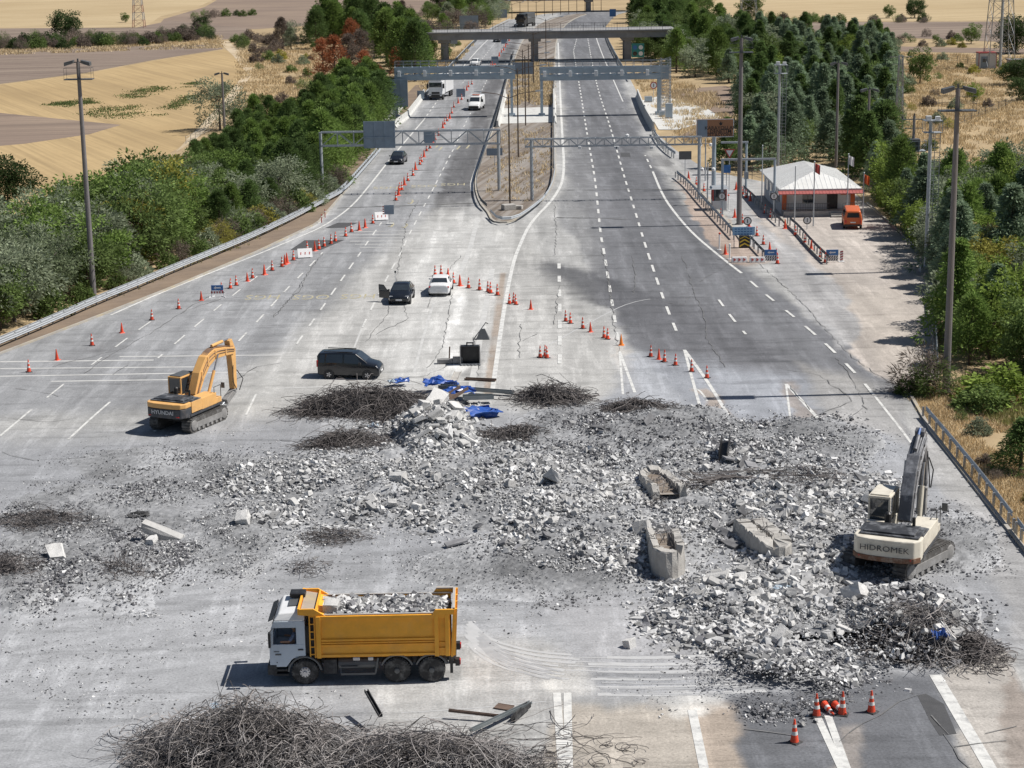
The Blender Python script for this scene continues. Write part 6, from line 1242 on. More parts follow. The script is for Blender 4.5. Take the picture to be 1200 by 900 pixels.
    for sy in (-.1-.30,-.1+.30):
        ln = [Vector((p[0]+.02, sy, p[1]+boom[1][i]*.45)) for i, p in enumerate(boom[0])]; sh.path(smooth_line(ln,1), .03, 5)
        ln = [Vector((p[0]+.05, sy, p[1]-boom[1][i]*.1)) for i, p in enumerate(boom[0])]; sh.path(smooth_line(ln,1), .025, 5)
    sh.obj('side_pipes', M['hosem' if cw2 else 'hosegrey'], bo)
    am = limb('arm', arm[0], arm[1], M[arm[2]], .42)
    for yy in (-.50,.30):       # boom cylinders
        a = Vector((1.45,yy,1.45)); k = len(boom[0])//2; b = Vector((boom[0][k][0]+.1,yy,boom[0][k][1]-.05)); mid = a+(b-a)*.62; m = MB(); m.tube(a,mid,.1,.1,10); m.obj('boom_cylinder', M[main], U); m = MB(); m.tube(mid,b,.055,.055,8); m.obj('piston_rod', M['chrome'], U)
    a = Vector((boom[0][len(boom[0])//2][0],-.1,boom[0][len(boom[0])//2][1]+boom[1][len(boom[0])//2]+.14)); b = Vector((arm[0][0][0],-.1,arm[0][0][1]+.05)); mid = a+(b-a)*.65; m = MB(); m.tube(a,mid,.1,.1,10); m.obj('arm_cylinder', M[boom[2]], U); m = MB(); m.tube(mid,b,.055,.055,8); m.obj('piston_rod', M[hyd or 'chrome'], U)
    a = Vector((arm[0][0][0]+.3,-.1,arm[0][0][1]-.6)); b = Vector((arm[0][-1][0]+.35,-.1,arm[0][-1][1]+.5)); mid = a+(b-a)*.6; m = MB(); m.tube(a,mid,.085,.085,10); m.tube(mid,b,.045,.045,8); m.obj('tool_cylinder', M['dustymetal'], U)
    # hydraulic breaker
    p, q = Vector(tool[0]), Vector(tool[1]); d = (q-p).normalized(); m = MB(); m.bar(p-d*.1, p+d*1.15, .42, .36); bk = m.obj('breaker', M['dustymetal'], U, bevel=.04); m = MB(); m.tube(p+d*1.15, q, .085, .05, 10); m.obj('chisel', M['steel'], bk)
    m = MB(); e = arm[0][-1]; m.path([Vector((e[0]-.2,-.3,e[1]+1.6)),Vector((e[0]-.6,-.5,e[1]+.6)),p+Vector((0,-.3,.1))], .03, 5); m.path([Vector((e[0]+.2,-.3,e[1]+1.2)),Vector((e[0]+.75,-.4,e[1]+.5)),p+Vector((.3,-.3,0))], .03, 5); m.obj('hoses', M['black'], bk)
    m = MB(); 
    for x in (.9,1.65): m.bar((x,-1.36,1.55),(x,-1.36,2.3),.035)
    m.bar((.9,-1.36,2.3),(1.65,-1.36,2.3),.035); m.bar((1.65,1.45,2.0),(1.65,1.6,2.5),.03); m.bb(1.6,1.68,1.5,1.75,2.3,2.65); m.bb(1.62,1.68,-1.66,-1.42,2.1,2.45); m.obj('handrail', M['lampgrey'], U)
    return root
M['trackm'] = pm('track_steel', (.10,.095,.09), .7, .3, scale=5, dirt=(.3,.3,.3), dirt_amt=.7); 
M['exyellow'] = pm('excavator_yellow', (.74,.42,.15), .45, var=.08, scale=2, dirt=(.5,.31,.15), dirt_amt=.5); M['hood'] = pm('hood_black', (.035,.037,.042), .5, var=.2, scale=3, dirt=(.24,.25,.27), dirt_amt=.75)
M['excream'] = pm('excavator_cream', (.66,.62,.53), .5, var=.08, scale=2, dirt=(.4,.35,.29), dirt_amt=.55); M['exdark'] = pm('excavator_dark', (.05,.055,.065), .5, var=.15, scale=3, dirt=(.16,.14,.13), dirt_amt=.6); M['rustm'] = pm('rusty_band', (.17,.085,.05), .8, var=.3, scale=5, dirt=(.4,.36,.3), dirt_amt=.7)
M['boomgrey'] = pm('boom_grey', (.11,.115,.13), .55, .2, scale=3, dirt=(.36,.37,.4), dirt_amt=.75); M['hosem'] = pm('hose_brown', (.16,.10,.07), .7, var=.3, scale=6, dirt=(.45,.27,.15), dirt_amt=.4); M['boomblue'] = pm('cylinder_blue', (.06,.14,.36), .4)
M['hosegrey'] = pm('dusty_hose', (.34,.345,.36), .7, var=.3, scale=6, dirt=(.06,.06,.07), dirt_amt=.6)
M['letw'] = pm('letter_white', (.62,.62,.62), .5); M['letd'] = pm('letter_dark', (.05,.05,.055), .5)
ex1 = excavator('excavator', 'yellow excavator with dark counterweight and hydraulic breaker on the left of the rubble', 222, 497, PI/2-.42, -.02, 'exyellow', 'exdark',
    ([(.45,1.75),(1.15,2.9),(1.9,3.65),(2.8,3.95),(4.0,3.85),(5.0,3.7)], [.24,.36,.40,.34,.28,.22], 'exyellow'), ([(4.75,4.45),(5.0,3.7),(5.05,2.6),(5.1,1.15)], [.16,.3,.22,.15], 'exyellow'), ((5.05,-.1,1.0),(3.7,-.1,.35)), 'HYUNDAI', 'letw', True, None)
ex2 = excavator('excavator', 'cream-white dusty excavator with raised boom working in the rubble at the right', 1053, 662, PI/2-.42, -.30, 'excream', 'exdark',
    ([(.5,1.8),(.95,2.75),(1.45,3.55),(2.0,4.1),(2.6,4.5),(3.1,4.75)], [.24,.36,.4,.36,.3,.22], 'boomgrey'), ([(2.95,5.25),(3.2,4.7),(3.6,3.6),(3.9,2.5)], [.15,.28,.2,.14], 'boomgrey'), ((3.9,-.1,2.3),(3.8,-.1,.4)), 'HIDROMEK', 'letd', False, 'boomblue'); ex2.scale = (1.13,1.13,1.13)
# ------------------------------------------------------------------ TRAFFIC CONES
def cone_proto(striped, mat='orange'):
    root = thing('traffic_cone', 'cone', 'traffic cone'); m = MB(); h = .95
    m.lathe([(.17,.04),(.155,.12),(.03,h),(.012,h+.005)], 14); m.obj('cone_body', M[mat], root, smooth=False)
    m = MB(); m.hexa([(-.24,-.24,0),(.24,-.24,0),(.24,.24,0),(-.24,.24,0),(-.2,-.2,.05),(.2,-.2,.05),(.2,.2,.05),(-.2,.2,.05)]); m.obj('base', M['rubber' if striped else mat], root)
    if striped:
        for z0, z1 in ((.33,.47),(.62,.74)):
            r = lambda z: .155-(.155-.03)*(z-.12)/(h-.12)+.004; m = MB(); m.lathe([(r(z0),z0),(r(z1),z1)], 14); m.obj('band', M['conewhite'], root)
    return root
CS = cone_proto(True); CP = cone_proto(False); CY = cone_proto(False, 'coneyellow'); used = set()
def cone(px, py, label, group, kind='s', s=1.0, z=0):
    src = {'s':CS,'p':CP,'y':CY}[kind]; g = G(px, py); rz = random.uniform(0,1.5)
    if kind in used: o = copy_tree(src, None, (g.x,g.y,z), rz, label, group)
    else: used.add(kind); o = src; o.location = (g.x,g.y,z); o.rotation_euler = (0,0,rz); o['label'] = label; o['group'] = group
    o.scale = (s,s,s*random.uniform(.96,1.04)); o.rotation_euler = (random.uniform(-.03,.03),random.uniform(-.03,.03),rz); return o
L1 = [(34,436,'s'),(67,422,'p'),(108,405,'s'),(143,390,'p'),(178,375,'s'),(209.5,362,'s'),(236,352,'p'),(260,343,'s'),(270,338,'s'),(277,334.5,'s'),(290,329.5,'p'),(296,326,'s')]
for x, y, k in L1: cone(x, y, ('white-banded' if k == 's' else 'plain orange')+' cone in the spaced row across the far left lanes', 'cones in the row across the left lanes', k, .93 if k == 's' else .85)
L2 = [(310,322,'p'),(319,317,'s'),(330.5,312.5,'s'),(334,310,'p'),(336.5,308.5,'p'),(344,305,'s'),(360,294,'s'),(369,294,'p'),(374,292,'s'),(380,289,'s'),(388,286,'s'),(393,283,'s'),(405,277,'s'),(412,272,'s'),(421,270,'p'),(428,267,'p'),(437,262,'s')]
for x, y, k in L2: cone(x, y, ('white-tipped' if k == 's' else 'plain orange')+' cone beside the dark asphalt patches and white boards', 'cones beside the asphalt patches', k)
L3 = [(464,235),(467,229),(468,223.5),(471,223),(474,217),(478,212),(484,206),(487,199),(492,193),(494,190),(497,184),(500,177),(504,174),(507,167),(510,164),(514,159),(519,150),(521,146),(524,142),(527,139),(529.5,133),(532,126),(537,121),(541,117),(544,108),(547,106),(549,102),(553,99)]
for i, (x, y) in enumerate(L3): cone(x, y, 'orange cone in the dense line climbing the left carriageway to the toll gantry', 'cones climbing to the toll gantry', 'p' if i % 3 == 1 else 's', 1.05)
for i, (x, y) in enumerate([(573,82),(575,80),(577,78),(579.5,75.5),(585,66),(587.5,62.5),(590,59),(592,56),(594,52),(596.5,48)]): cone(x, y, 'far orange cone between the toll gantry and the overpass', 'far cones beyond the toll gantry', 'p', 1.15)
for x, y, k, lb in [(510,323.5,'s','left one of two cones behind the white sedan roof'),(517,322.5,'s','tallest cone right behind the white sedan roof'),(525,326.5,'p','plain cone hidden partly by the white sedan'),(531.5,332,'s','banded cone touching the white sedan right side'),(539,335,'p','plain orange cone first to the right of the white sedan'),(549,337.5,'s','large banded cone second to the right of the white sedan'),(562,340,'s','small banded cone at the rust stain right of the white sedan'),(572,342,'s','left cone of the pair on the broad white line'),(575,343.5,'s','right cone of the pair on the broad white line'),(583,346,'s','cone on the brown joint strip between white lines')]: cone(x, y, lb, 'cones right of the white sedan', k)
for x, y, k, lb in [(597,356,'s','front cone of three by the long white line'),(602,355,'s','rear cone of three by the long white line'),(604.5,357,'s','right cone of three by the long white line'),(622,362.5,'p','lone dark small cone right of the long white line'),(728,404.5,'y','bright yellow-orange cone at the tip of the painted wedge'),
  (663,376.5,'s','left cone of the first pair beside the dashed line'),(668.5,379,'s','right cone of the first pair beside the dashed line'),(683,385,'s','single cone after the first pair on the plaza'),(692,389,'p','plain cone in the diagonal row on the plaza'),(708,396,'s','left cone of the pair before the yellow cone'),(712,397.5,'s','right cone of the pair before the yellow cone'),
  (633,419,'s','left cone of the cluster above the round wire pile'),(639,417.5,'s','rear cone of the cluster above the round wire pile'),(641,419.5,'s','right cone of the cluster above the round wire pile'),(762.5,418,'s','first cone of the row on the dark lanes'),(772,421,'p','second cone of the row on the dark lanes'),(778.5,424,'s','third cone of the row on the dark lanes'),(791.5,428,'s','fourth cone of the row on the dark lanes'),(810.5,435.5,'s','cone on the tip of the right painted wedge'),(828.5,443,'s','last cone of the row, on the wedge line')]: cone(x, y, lb, 'cones across the middle of the plaza', k, .9 if k != 'p' else .8)
for i, (x, y) in enumerate([(807,210),(816,217),(825,224),(862.5,222.5),(870,228),(874,232),(879,235.5),(896.5,250),(903,255),(861,255),(845,255),(870,261.5),(877.5,266),(887,276.6),(894.5,286.6),(902,295),(909.5,303),(911,309),(920,268),(932,276),(943,285.6),(950.6,293),(961,303),(967,308),(850,298)]):
    cone(x, y, 'cone along the slip road rails by the station, white band' if i % 3 else 'plain cone along the slip road rails by the station', 'cones along the slip road', 's' if i % 3 else 'p', 1.0)
for x, y, lb in [(957,839,'leftmost upright cone of the foreground cluster at the rubble edge'),(987,837.5,'upright cone right of the two fallen cones'),(1021,834.5,'upright cone alone right of the foreground cluster'),(931,870,'nearest upright cone, lowest in the picture on dark asphalt')]: cone(x, y, lb, 'foreground cones at the rubble edge', 's', 1.0)
for x, y, lb, ang in [(967,841,'left fallen cone lying between upright cones in the foreground',-1.25),(979,841,'right fallen cone lying between upright cones in the foreground',-1.0)]:
    o = cone(x, y, lb, 'foreground cones at the rubble edge', 's', .95); p = G(x-2, y-11); o.location = (p.x,p.y,.2); o.rotation_euler = (math.radians(96),0,.3 if ang < -1.1 else .42)
# boards among cones: sloping white panels, barrier signs, delineators
def board(label, px, py, rz, w=1.35, h=.85, marks=True):
    g = G(px, py); root = thing('warning_board', label, 'warning board', (g.x,g.y,0), rz); m = MB(); m.hexa([(-w/2,-.3,.08),(w/2,-.3,.08),(w/2,-.26,.08),(-w/2,-.26,.08),(-w/2,.15,h),(w/2,.15,h),(w/2,.19,h),(-w/2,.19,h)]); m.obj('board', M['signwhite'], root)
    m = MB()
    for x in (-w*.3,0,w*.3): m.hexa([(x-.05,-.14,.33),(x+.03,-.14,.33),(x+.03,-.135,.33),(x-.05,-.135,.33),(x-.02,-.01,.54),(x+.08,-.01,.54),(x+.08,-.005,.54),(x-.02,-.005,.54)])
    o = m.obj('marks', M['redpaint'], root); o.location = (0,-.03,0.0); m = MB(); m.bb(-w*.35,-w*.2,-.1,.3,0,.08); m.bb(w*.2,w*.35,-.1,.3,0,.08); m.obj('foot', M['rubber'], root)
board('white sloping board with red marks lying between cones at the lower asphalt patch', 357.5, 302, .25); board('white sloping board beside the portable arrow sign and upper asphalt patch', 447, 258, .3)
g = G(457, 263); root = thing('portable_sign', 'portable lane sign with red-white edge on a stand in the left lanes', 'road sign', (g.x,g.y,0)); m = MB(); m.bb(-.55,.45,-.03,.03,1.05,2.0); m.obj('board', M['signback'], root); m = MB()
for k in range(4): m.bb(-.72,-.56,-.03,.03,1.05+k*.24,1.17+k*.24)
m.obj('red_stripes', M['redpaint'], root); m = MB(); m.bar((0,.04,.1),(0,.04,1.4),.06); m.bb(-.35,.35,-.25,.25,0,.12); m.bar((.5,.04,1.6),(.5,.04,2.7),.05); m.obj('stand', M['conewhite'], root)
g = G(255, 348); root = thing('barrier_sign', 'low blue and white lane sign on red-striped trestle in the left lanes', 'road sign', (g.x,g.y,0)); m = MB(); m.bb(-.5,.5,-.03,.03,.55,1.0); m.obj('board', M['bluesign'], root); m = MB(); m.prism([(-.3,.78),(-.1,.92),(-.1,.83),(.3,.83),(.3,.73),(-.1,.73),(-.1,.64)],'y',-.045,-.032); m.obj('arrow', M['signwhite'], root)
m = MB(); m.bb(-.55,.55,-.03,.03,.3,.5); m.bar((-.5,0,0),(-.5,0,.55),.06); m.bar((.5,0,0),(.5,0,.55),.06); m.bar((-.7,-.3,.03),(-.3,.3,.03),.06); m.bar((.7,-.3,.03),(.3,.3,.03),.06); m.obj('trestle', M['signwhite'], root); m = MB()
for k in range(5): m.bb(-.5+k*.22,-.4+k*.22,-.04,-.031,.31,.49)
m.obj('red_stripes', M['redpaint'], root)
for lb, px, py in (('blue lane sign over striped board at the tip of the station island', 903, 307), ('blue lane sign over striped board at the end of the black slip-road rail', 975, 307)):
    g = G(px, py); root = thing('barrier_sign', lb, 'road sign', (g.x,g.y,0)); m = MB(); m.bb(-.55,.55,-.03,.03,.62,1.12); m.obj('board', M['bluesign'], root); m = MB(); m.prism([(-.3,.87),(-.12,1.0),(-.12,.92),(.3,.92),(.3,.82),(-.12,.82),(-.12,.74)],'y',-.045,-.032); m.obj('arrow', M['signwhite'], root); m = MB(); m.bb(-.55,.55,-.03,.03,.1,.6); m.bar((-.5,.06,0),(-.5,.06,1.0),.05); m.bar((.5,.06,0),(.5,.06,1.0),.05); m.obj('striped_board', M['signwhite'], root); m = MB()
    for r_ in range(2):
        for k in range(5): m.prism([(-.52+k*.21,.12+r_*.24),(-.42+k*.21,.12+r_*.24),(-.32+k*.21,.34+r_*.24),(-.42+k*.21,.34+r_*.24)],'y',-.045,-.032)
    m.obj('stripes', M['navy'], root)
g = G(986, 307); root = thing('delineator', 'short red and white striped marker post beside the blue lane sign', 'marker post', (g.x,g.y,0)); m = MB(); m.bb(-.14,.14,-.03,.03,.05,1.05); m.bb(-.25,.25,-.2,.2,0,.06); m.obj('panel', M['signwhite'], root); m = MB()
for k in range(4): m.prism([(-.138,.15+k*.23),(.138,.25+k*.23),(.138,.36+k*.23),(-.138,.26+k*.23)],'y',-.045,-.032)
m.obj('stripes', M['redpaint'], root)
for lb, x0, x1, y in (('white water barrier with red arrows, left one in front of the island', 857, 876, 307.5), ('white water barrier with red arrows, right one in front of the island', 878, 897, 307.5)):
    a, b = G(x0, y), G(x1, y); root = thing('plastic_barrier', lb, 'barrier', ((a.x+b.x)/2,a.y,0)); w = (b.x-a.x)/2; m = MB(); m.hexa([(-w,-.22,0),(w,-.22,0),(w,.22,0),(-w,.22,0),(-w+.05,-.12,.5),(w-.05,-.12,.5),(w-.05,.12,.5),(-w+.05,.12,.5)]); m.obj('body', M['signwhite'], root, bevel=.04); m = MB()
    for k in range(3): x = -w*.6+k*w*.6; m.hexa([(x-.1,-.215,.14),(x+.1,-.195,.24),(x+.1,-.17,.24),(x-.1,-.19,.14),(x-.1,-.155,.42),(x+.1,-.18,.3),(x+.1,-.15,.3),(x-.1,-.13,.42)])
    m.obj('red_arrows', M['redpaint'], root)
for lb, px, py, h, c in (('white bollard with orange cap beside the right carriageway edge line', 843, 293, 1.5, 'orange'),('white bollard with rail at the left of the island', 855, 304, 1.3, 'signwhite'),('thin post with orange beacon on the slip road', 853.5, 247, 1.6, 'orange')):
    g = G(px, py); root = thing('bollard', lb, 'bollard', (g.x,g.y,0)); m = MB(); m.tube((0,0,0),(0,0,h),.07,.07,8); m.bb(-.18,.18,-.18,.18,0,.05); m.obj('post', M['signwhite'], root); m = MB(); m.lathe([(.1,h),(.1,h+.12),(.03,h+.16)],8); m.obj('cap', M[c], root)
for lb, px, py in (('slim red marker post on the left verge near the lower guardrail', 377, 262),('second slim red marker post on the left verge, slightly higher', 381, 256)): g = G(px, py); root = thing('marker_post', lb, 'marker post', (g.x,g.y,.08)); m = MB(); m.tube((0,0,0),(0,0,.9),.05,.05,8); m.obj('post', M['redpaint'], root); m = MB(); m.tube((0,0,.6),(0,0,.72),.055,.055,8); m.obj('band', M['signwhite'], root)
# guard booth on island
g = G(843, 246); root = thing('guard_booth', 'small red-framed guard booth with pale roof on the station island', 'booth', (g.x,g.y,0)); m = MB(); m.bb(-.75,.75,-.2,1.2,0,1.0); m.obj('wall', M['wallwhite'], root); m = MB()
for x in (-.7,.7):
    for y in (-.15,1.15): m.bb(x-.06,x+.06,y-.06,y+.06,1.0,2.25)
m.obj('frame', M['redpaint'], root); m = MB(); m.bb(-.65,.65,-.17,-.14,1.0,2.25); m.bb(-.65,.65,1.12,1.15,1.0,2.25); m.obj('window', M['glass'], root); m = MB(); m.hexa([(-.95,-.45,2.25),(.95,-.45,2.25),(.95,1.45,2.25),(-.95,1.45,2.25),(-.8,-.3,2.45),(.8,-.3,2.45),(.8,1.3,2.45),(-.8,1.3,2.45)]); m.obj('roof', M['galv'], root)
for lb, px, py, h in (('white pole with two round lamps near the guard booth', 829, 240, 4.6),('grey camera pole with two lamps on the slip road island', 826.5, 212, 5.0)):
    g = G(px, py); root = thing('camera_pole', lb, 'pole', (g.x,g.y,0)); m = MB(); m.tube((0,0,0),(0,0,h),.09,.07,8); m.bar((-.6,0,h-.6),(.6,0,h-.6),.06); m.obj('pole', M['galv'], root)
    for x in (-.6,.6): m = MB(); m.lathe([(.05,-.2),(.2,-.12),(.2,.1),(.05,.2)],10,(x,-.05,h-.75)); m.obj('lamp', M['signwhite'], root)
# fence behind slip road and railing fence at right of building; field fence on the dry slope
def fence(label, px, h=1.1, step=2.5, mat='lampgrey', bars=3, mesh=False):
    P_l = dens([G(*q, ) for q in px], step); c = P_l[0]; root = thing('fence', label, 'fence', (c.x,c.y,-.05)); l = [Vector((p.x-c.x,p.y-c.y,0)) for p in P_l]
    m = MB()
    for a, b in zip(l[:-1], l[1:]):
        for k in range(bars): z = h*(k+1)/bars-.04; m.bar(a+Vector((0,0,z)), b+Vector((0,0,z)), .03)
        if mesh:
            n = 8
            for k in range(n): p = a+(b-a)*k/n; m.bar(p+Vector((0,0,.1)), p+Vector((0,0,h)), .02)
    m.obj('rails', M[mat], root)
    for p in l[:99]: q = MB(); q.bar(p, p+Vector((0,0,h+.08)), .07); q.obj('post', M[mat], root)
fence('dark mesh fence behind the slip road in front of the conifers', [(846,196),(870,206),(893,213)], 1.5, mesh=True); fence('mesh fence along the right side of the station building', [(1015,222),(1032,245),(1050,262)], 1.8, mesh=True)
fence('thin wire fence with dark posts across the dry slope', [(1056,212),(1100,156),(1130,144),(1170,128),(1200,115)], 1.1, 4.0); fence('wire fence in front of the equipment cabin and lattice tower', [(1070,72),(1110,74),(1146,78)], 1.6, 3.5, bars=4); fence('low stone-coloured fence beside the track at the left stubble field', [(218,168),(240,157),(262,146)], 1.0, 2.5, 'concrete')
# traffic signal-like pedestal boxes on the toll gantry pad
for lb, px, py, w, h in (('grey cabinet on the concrete pad beside the right toll gantry', 784, 139, 1.1, 2.2),('grey low cabinet beside the right toll gantry legs', 760, 120, 1.3, .9),('second low cabinet at the foot of the right toll gantry', 776, 137, .9, .8),('small grey cabinet at the left toll gantry pad', 448, 131, 1.4, 1.0),('white block on the left gantry pad', 455, 124, 1.6, .6)):
    g = G(px, py); root = thing('control_cabinet', lb, 'cabinet', (g.x,g.y,.1)); m = MB(); m.bb(-w/2,w/2,0,.6,.08,h); m.obj('body', M['galv'], root, bevel=.03); m = MB(); m.bb(-w/2-.05,w/2+.05,-.05,.65,0,.08); m.obj('plinth', M['concrete'], root); m = MB(); m.bb(-w/2+.06,-.02,-.03,-.003,.15,h-.1); m.bb(.02,w/2-.06,-.03,-.003,.15,h-.1); m.obj('door', M['gantry'], root)
# concrete foot of the camera mast, fallen street bits in the median nose
g = G(596, 247); root = thing('rubble_block', 'broken concrete block heap in the median nose', 'concrete block', (g.x,g.y,.11)); m = MB(); m.box((0,0,.3),(1.4,.9,.6),.4); m.box((1.1,.3,.2),(.8,.6,.4),-.3); m.obj('block', M['concrete'], root, bevel=.05)
# ------------------------------------------------------------------ RUBBLE
BL = [ # cx, cy, rx, ry (photo px), height m, density, size lo, size hi, tone
 (520,575,235,52,.75,1.0,.10,.42,0),(400,560,95,40,.35,.8,.08,.3,0),(515,512,52,32,1.35,1.5,.22,.55,0),(680,605,110,62,.65,1.0,.1,.42,0),(770,515,125,42,.55,1.1,.08,.30,1),(690,500,80,26,.4,.8,.08,.26,1),
 (905,570,120,62,.7,1.0,.09,.38,0),(960,520,80,34,.4,.9,.07,.26,1),(870,715,105,48,.75,1.15,.12,.50,0),(950,650,80,55,.7,1.0,.12,.55,0),(960,745,95,50,.75,1.1,.09,.36,0),(905,795,90,42,.7,1.3,.06,.22,1),(1065,745,95,50,1.1,.8,.08,.35,1),(1010,590,50,36,.7,.8,.12,.5,0),(1110,640,70,44,.3,.6,.06,.22,1),
 (640,665,170,42,.2,.6,.05,.16,1),(300,620,90,40,.2,.8,.05,.2,0),(95,660,120,50,.25,1.0,.05,.2,1),(200,610,100,36,.15,.8,.05,.18,1),(260,560,120,36,.15,.9,.05,.17,1),(170,545,110,26,.1,.7,.04,.12,1),(110,600,110,36,.15,.8,.04,.14,1),(240,650,110,30,.08,.6,.04,.14,1),(20,690,60,40,.4,.6,.06,.25,1),(140,700,60,34,.08,.3,.04,.16,0),(760,640,75,45,.4,.9,.1,.4,0),(800,585,90,44,.45,.9,.09,.36,0),(450,500,80,30,.15,.5,.05,.2,0),(600,530,70,24,.2,.5,.06,.25,0),(1040,690,60,26,.2,.6,.06,.2,0)]
def bump(px, py, k): 
    X, Y = GA(px, py); px = px-70*(fbm(X*.16,Y*.14,401,3)-.44); py = py-34*(fbm(X*.16,Y*.14,433,3)-.44)
    cx, cy, rx, ry = BL[k][:4]; d = ((px-cx)/rx)**2+((py-cy)/ry)**2; return np.clip(1-d, 0, 1)
def hfield(x, y, fine=True):
    px, py = PX(x, y, 0); hh = 0
    for k in range(len(BL)): b = bump(px, py, k); hh = np.maximum(hh, BL[k][4]*b**.8*.95)
    n = fbm(x*.7, y*.5, 41, 4); hh = hh*(.35+1.35*n)
    if fine: m = np.clip(hh*6, 0, 1); hh = hh+m*((fbm(x*2.6, y*2.6, 77, 3)-.45)*.22+(vnoise(x*6.5, y*6.5, 5)-.5)*.07)
    return hh
rx = np.arange(-27.5, 24.5, .14); ry = np.arange(77.5, 128, .15); RX, RY = np.meshgrid(rx, ry); jx = RX+(_h(RX*91.7,RY*37.1,3)-.5)*.10; jy = RY+(_h(RX*51.3,RY*77.9,9)-.5)*.10
HZ = hfield(jx, jy)-.035; keep = HZ > -.03
ids = np.arange(RX.size).reshape(RX.shape); fc = np.stack([ids[:-1,:-1],ids[:-1,1:],ids[1:,1:],ids[1:,:-1]],-1).reshape(-1,4); kf = keep.ravel()[fc].any(1); fc = fc[kf]; uq, inv = np.unique(fc, return_inverse=True)
tn = fbm(RX*.3, RY*.25, 61, 4); px_, py_ = PX(RX, RY, 0); dark = np.zeros(RX.shape); 
for k in range(len(BL)): dark = np.maximum(dark, bump(px_, py_, k)*(BL[k][8]*.9+.05))
thk = np.clip(np.maximum(HZ,0)*6,0,1); base = (.34*(1-thk)+.265*thk-.05*dark)*(1+(tn-.45)*1.1)*(1+(vnoise(RX*4,RY*4,8)-.5)*.5); cl = np.stack([base*.98,base,base*1.035],-1).reshape(-1,3)
M['rubbleg'] = pm('rubble_dust', None, .95, var=.25, scale=7, attr=True, spec=.1)
o = mesh_np('rubble_ground', np.stack([jx,jy,HZ],-1).reshape(-1,3)[uq], inv.reshape(-1,4), M['rubbleg'], colors=cl[uq]); tag(o, kind='stuff')
M['chunk'] = pm('broken_concrete', (.47,.47,.468), .92, var=.2, scale=4, island=.58, dirt=(.27,.27,.28), dirt_amt=.6, spec=.15); M['chunkd'] = pm('broken_asphalt', (.17,.17,.18), .92, var=.2, scale=4, island=.55, spec=.15)
M['slabm'] = pm('slab_asphalt', (.16,.16,.168), .9, var=.2, scale=3, objvar=.4, dirt=(.34,.34,.34), dirt_amt=.5)
M['chunko'] = pm('broken_concrete_block', (.54,.535,.525), .92, var=.2, scale=3, objvar=.25, dirt=(.27,.265,.26), dirt_amt=.6, bump=.5, bscale=20, spec=.15)
# small fragments: one merged mass
def fragments(name, n, r, mats, pick, zf=hfield, s_mul=1.0):
    Vs = []; mi = []
    X, Y, Sz, Tn = pick(n, r); n = len(X); Z = zf(X, Y)
    base8 = np.array([(-1,-1,-1),(1,-1,-1),(1,1,-1),(-1,1,-1),(-1,-1,1),(1,-1,1),(1,1,1),(-1,1,1)], float)*.5
    P8 = base8[None]*(1+r.uniform(-.45,.35,(n,8,3)))*np.stack([r.uniform(.8,1.9,n),r.uniform(.6,1.1,n),r.uniform(.3,.85,n)],-1)[:,None]*Sz[:,None,None]
    a = r.uniform(0,2*PI,n); b = r.normal(0,.45,n); c = r.normal(0,.45,n)
    def rot(P_, ang, i, j): cs, sn = np.cos(ang)[:,None], np.sin(ang)[:,None]; p = P_.copy(); p[:,:,i] = P_[:,:,i]*cs-P_[:,:,j]*sn; p[:,:,j] = P_[:,:,i]*sn+P_[:,:,j]*cs; return p
    P8 = rot(rot(rot(P8, b, 1, 2), c, 0, 2), a, 0, 1); P8 += np.stack([X,Y,Z+Sz*.12],-1)[:,None]
    q = np.array([(3,2,1,0),(4,5,6,7),(0,1,5,4),(1,2,6,5),(2,3,7,6),(3,0,4,7)]); F_ = (q[None]+8*np.arange(n)[:,None,None]).reshape(-1,4)
    o = mesh_np(name, P8.reshape(-1,3), F_, mats, mi=np.repeat(Tn,6)); tag(o, kind='stuff'); return o
def pick_frag(n, r):
    w = np.array([b[2]*b[3]*b[5] for b in BL]); w /= w.sum(); k = r.choice(len(BL), n, p=w); th = r.uniform(0,2*PI,n); q = r.uniform(0,1,n)**.5*1.12; B = np.array([b[:9] for b in BL]); px = B[k,0]+np.cos(th)*q*B[k,2]+r.normal(0,11,n); py = B[k,1]+np.sin(th)*q*B[k,3]+r.normal(0,5,n); X, Y = GA(px, py); px = px+70*(fbm(X*.16,Y*.14,401,3)-.44); py = py+34*(fbm(X*.16,Y*.14,433,3)-.44)
    X, Y = GA(px, py); cl_ = fbm(X*.6, Y*.5, 21, 3); u = r.uniform(0,1,n); Sz = B[k,6]+(B[k,7]-B[k,6])*u**4.2*np.clip((cl_-.2)*3,.3,1.5); Sz *= .66; ok = (cl_+r.uniform(-.22,.22,n) > np.where((k == 0)|(k == 3)|(k == 8)|(k == 9)|(k == 10)|(k == 2), .35, .42)); T_ = ((r.uniform(0,1,n) < B[k,8]*.55+.12)).astype(int)
    return X[ok], Y[ok], Sz[ok], T_[ok]
fragments('rubble_fragments', 130000, np.random.default_rng(3), [M['chunk'],M['chunkd']], pick_frag)
def pick_sparse(n, r):
    px = r.uniform(-40,1180,n); py = r.uniform(500,860,n); X, Y = GA(px, py); ok = (fbm(X*.25,Y*.2,91,3)+r.uniform(-.06,.06,n)+np.clip((700-py)/1500,-.06,.06) > .53) & ~((px > 1080) & (py < 600)); X = X[ok]; Y = Y[ok]; n = len(X); return X, Y, .016+.07*r.uniform(0,1,n)**8, (r.uniform(0,1,n) < .5).astype(int)
fragments('scattered_gravel', 60000, np.random.default_rng(5), [M['chunk'],M['chunkd']], pick_sparse)
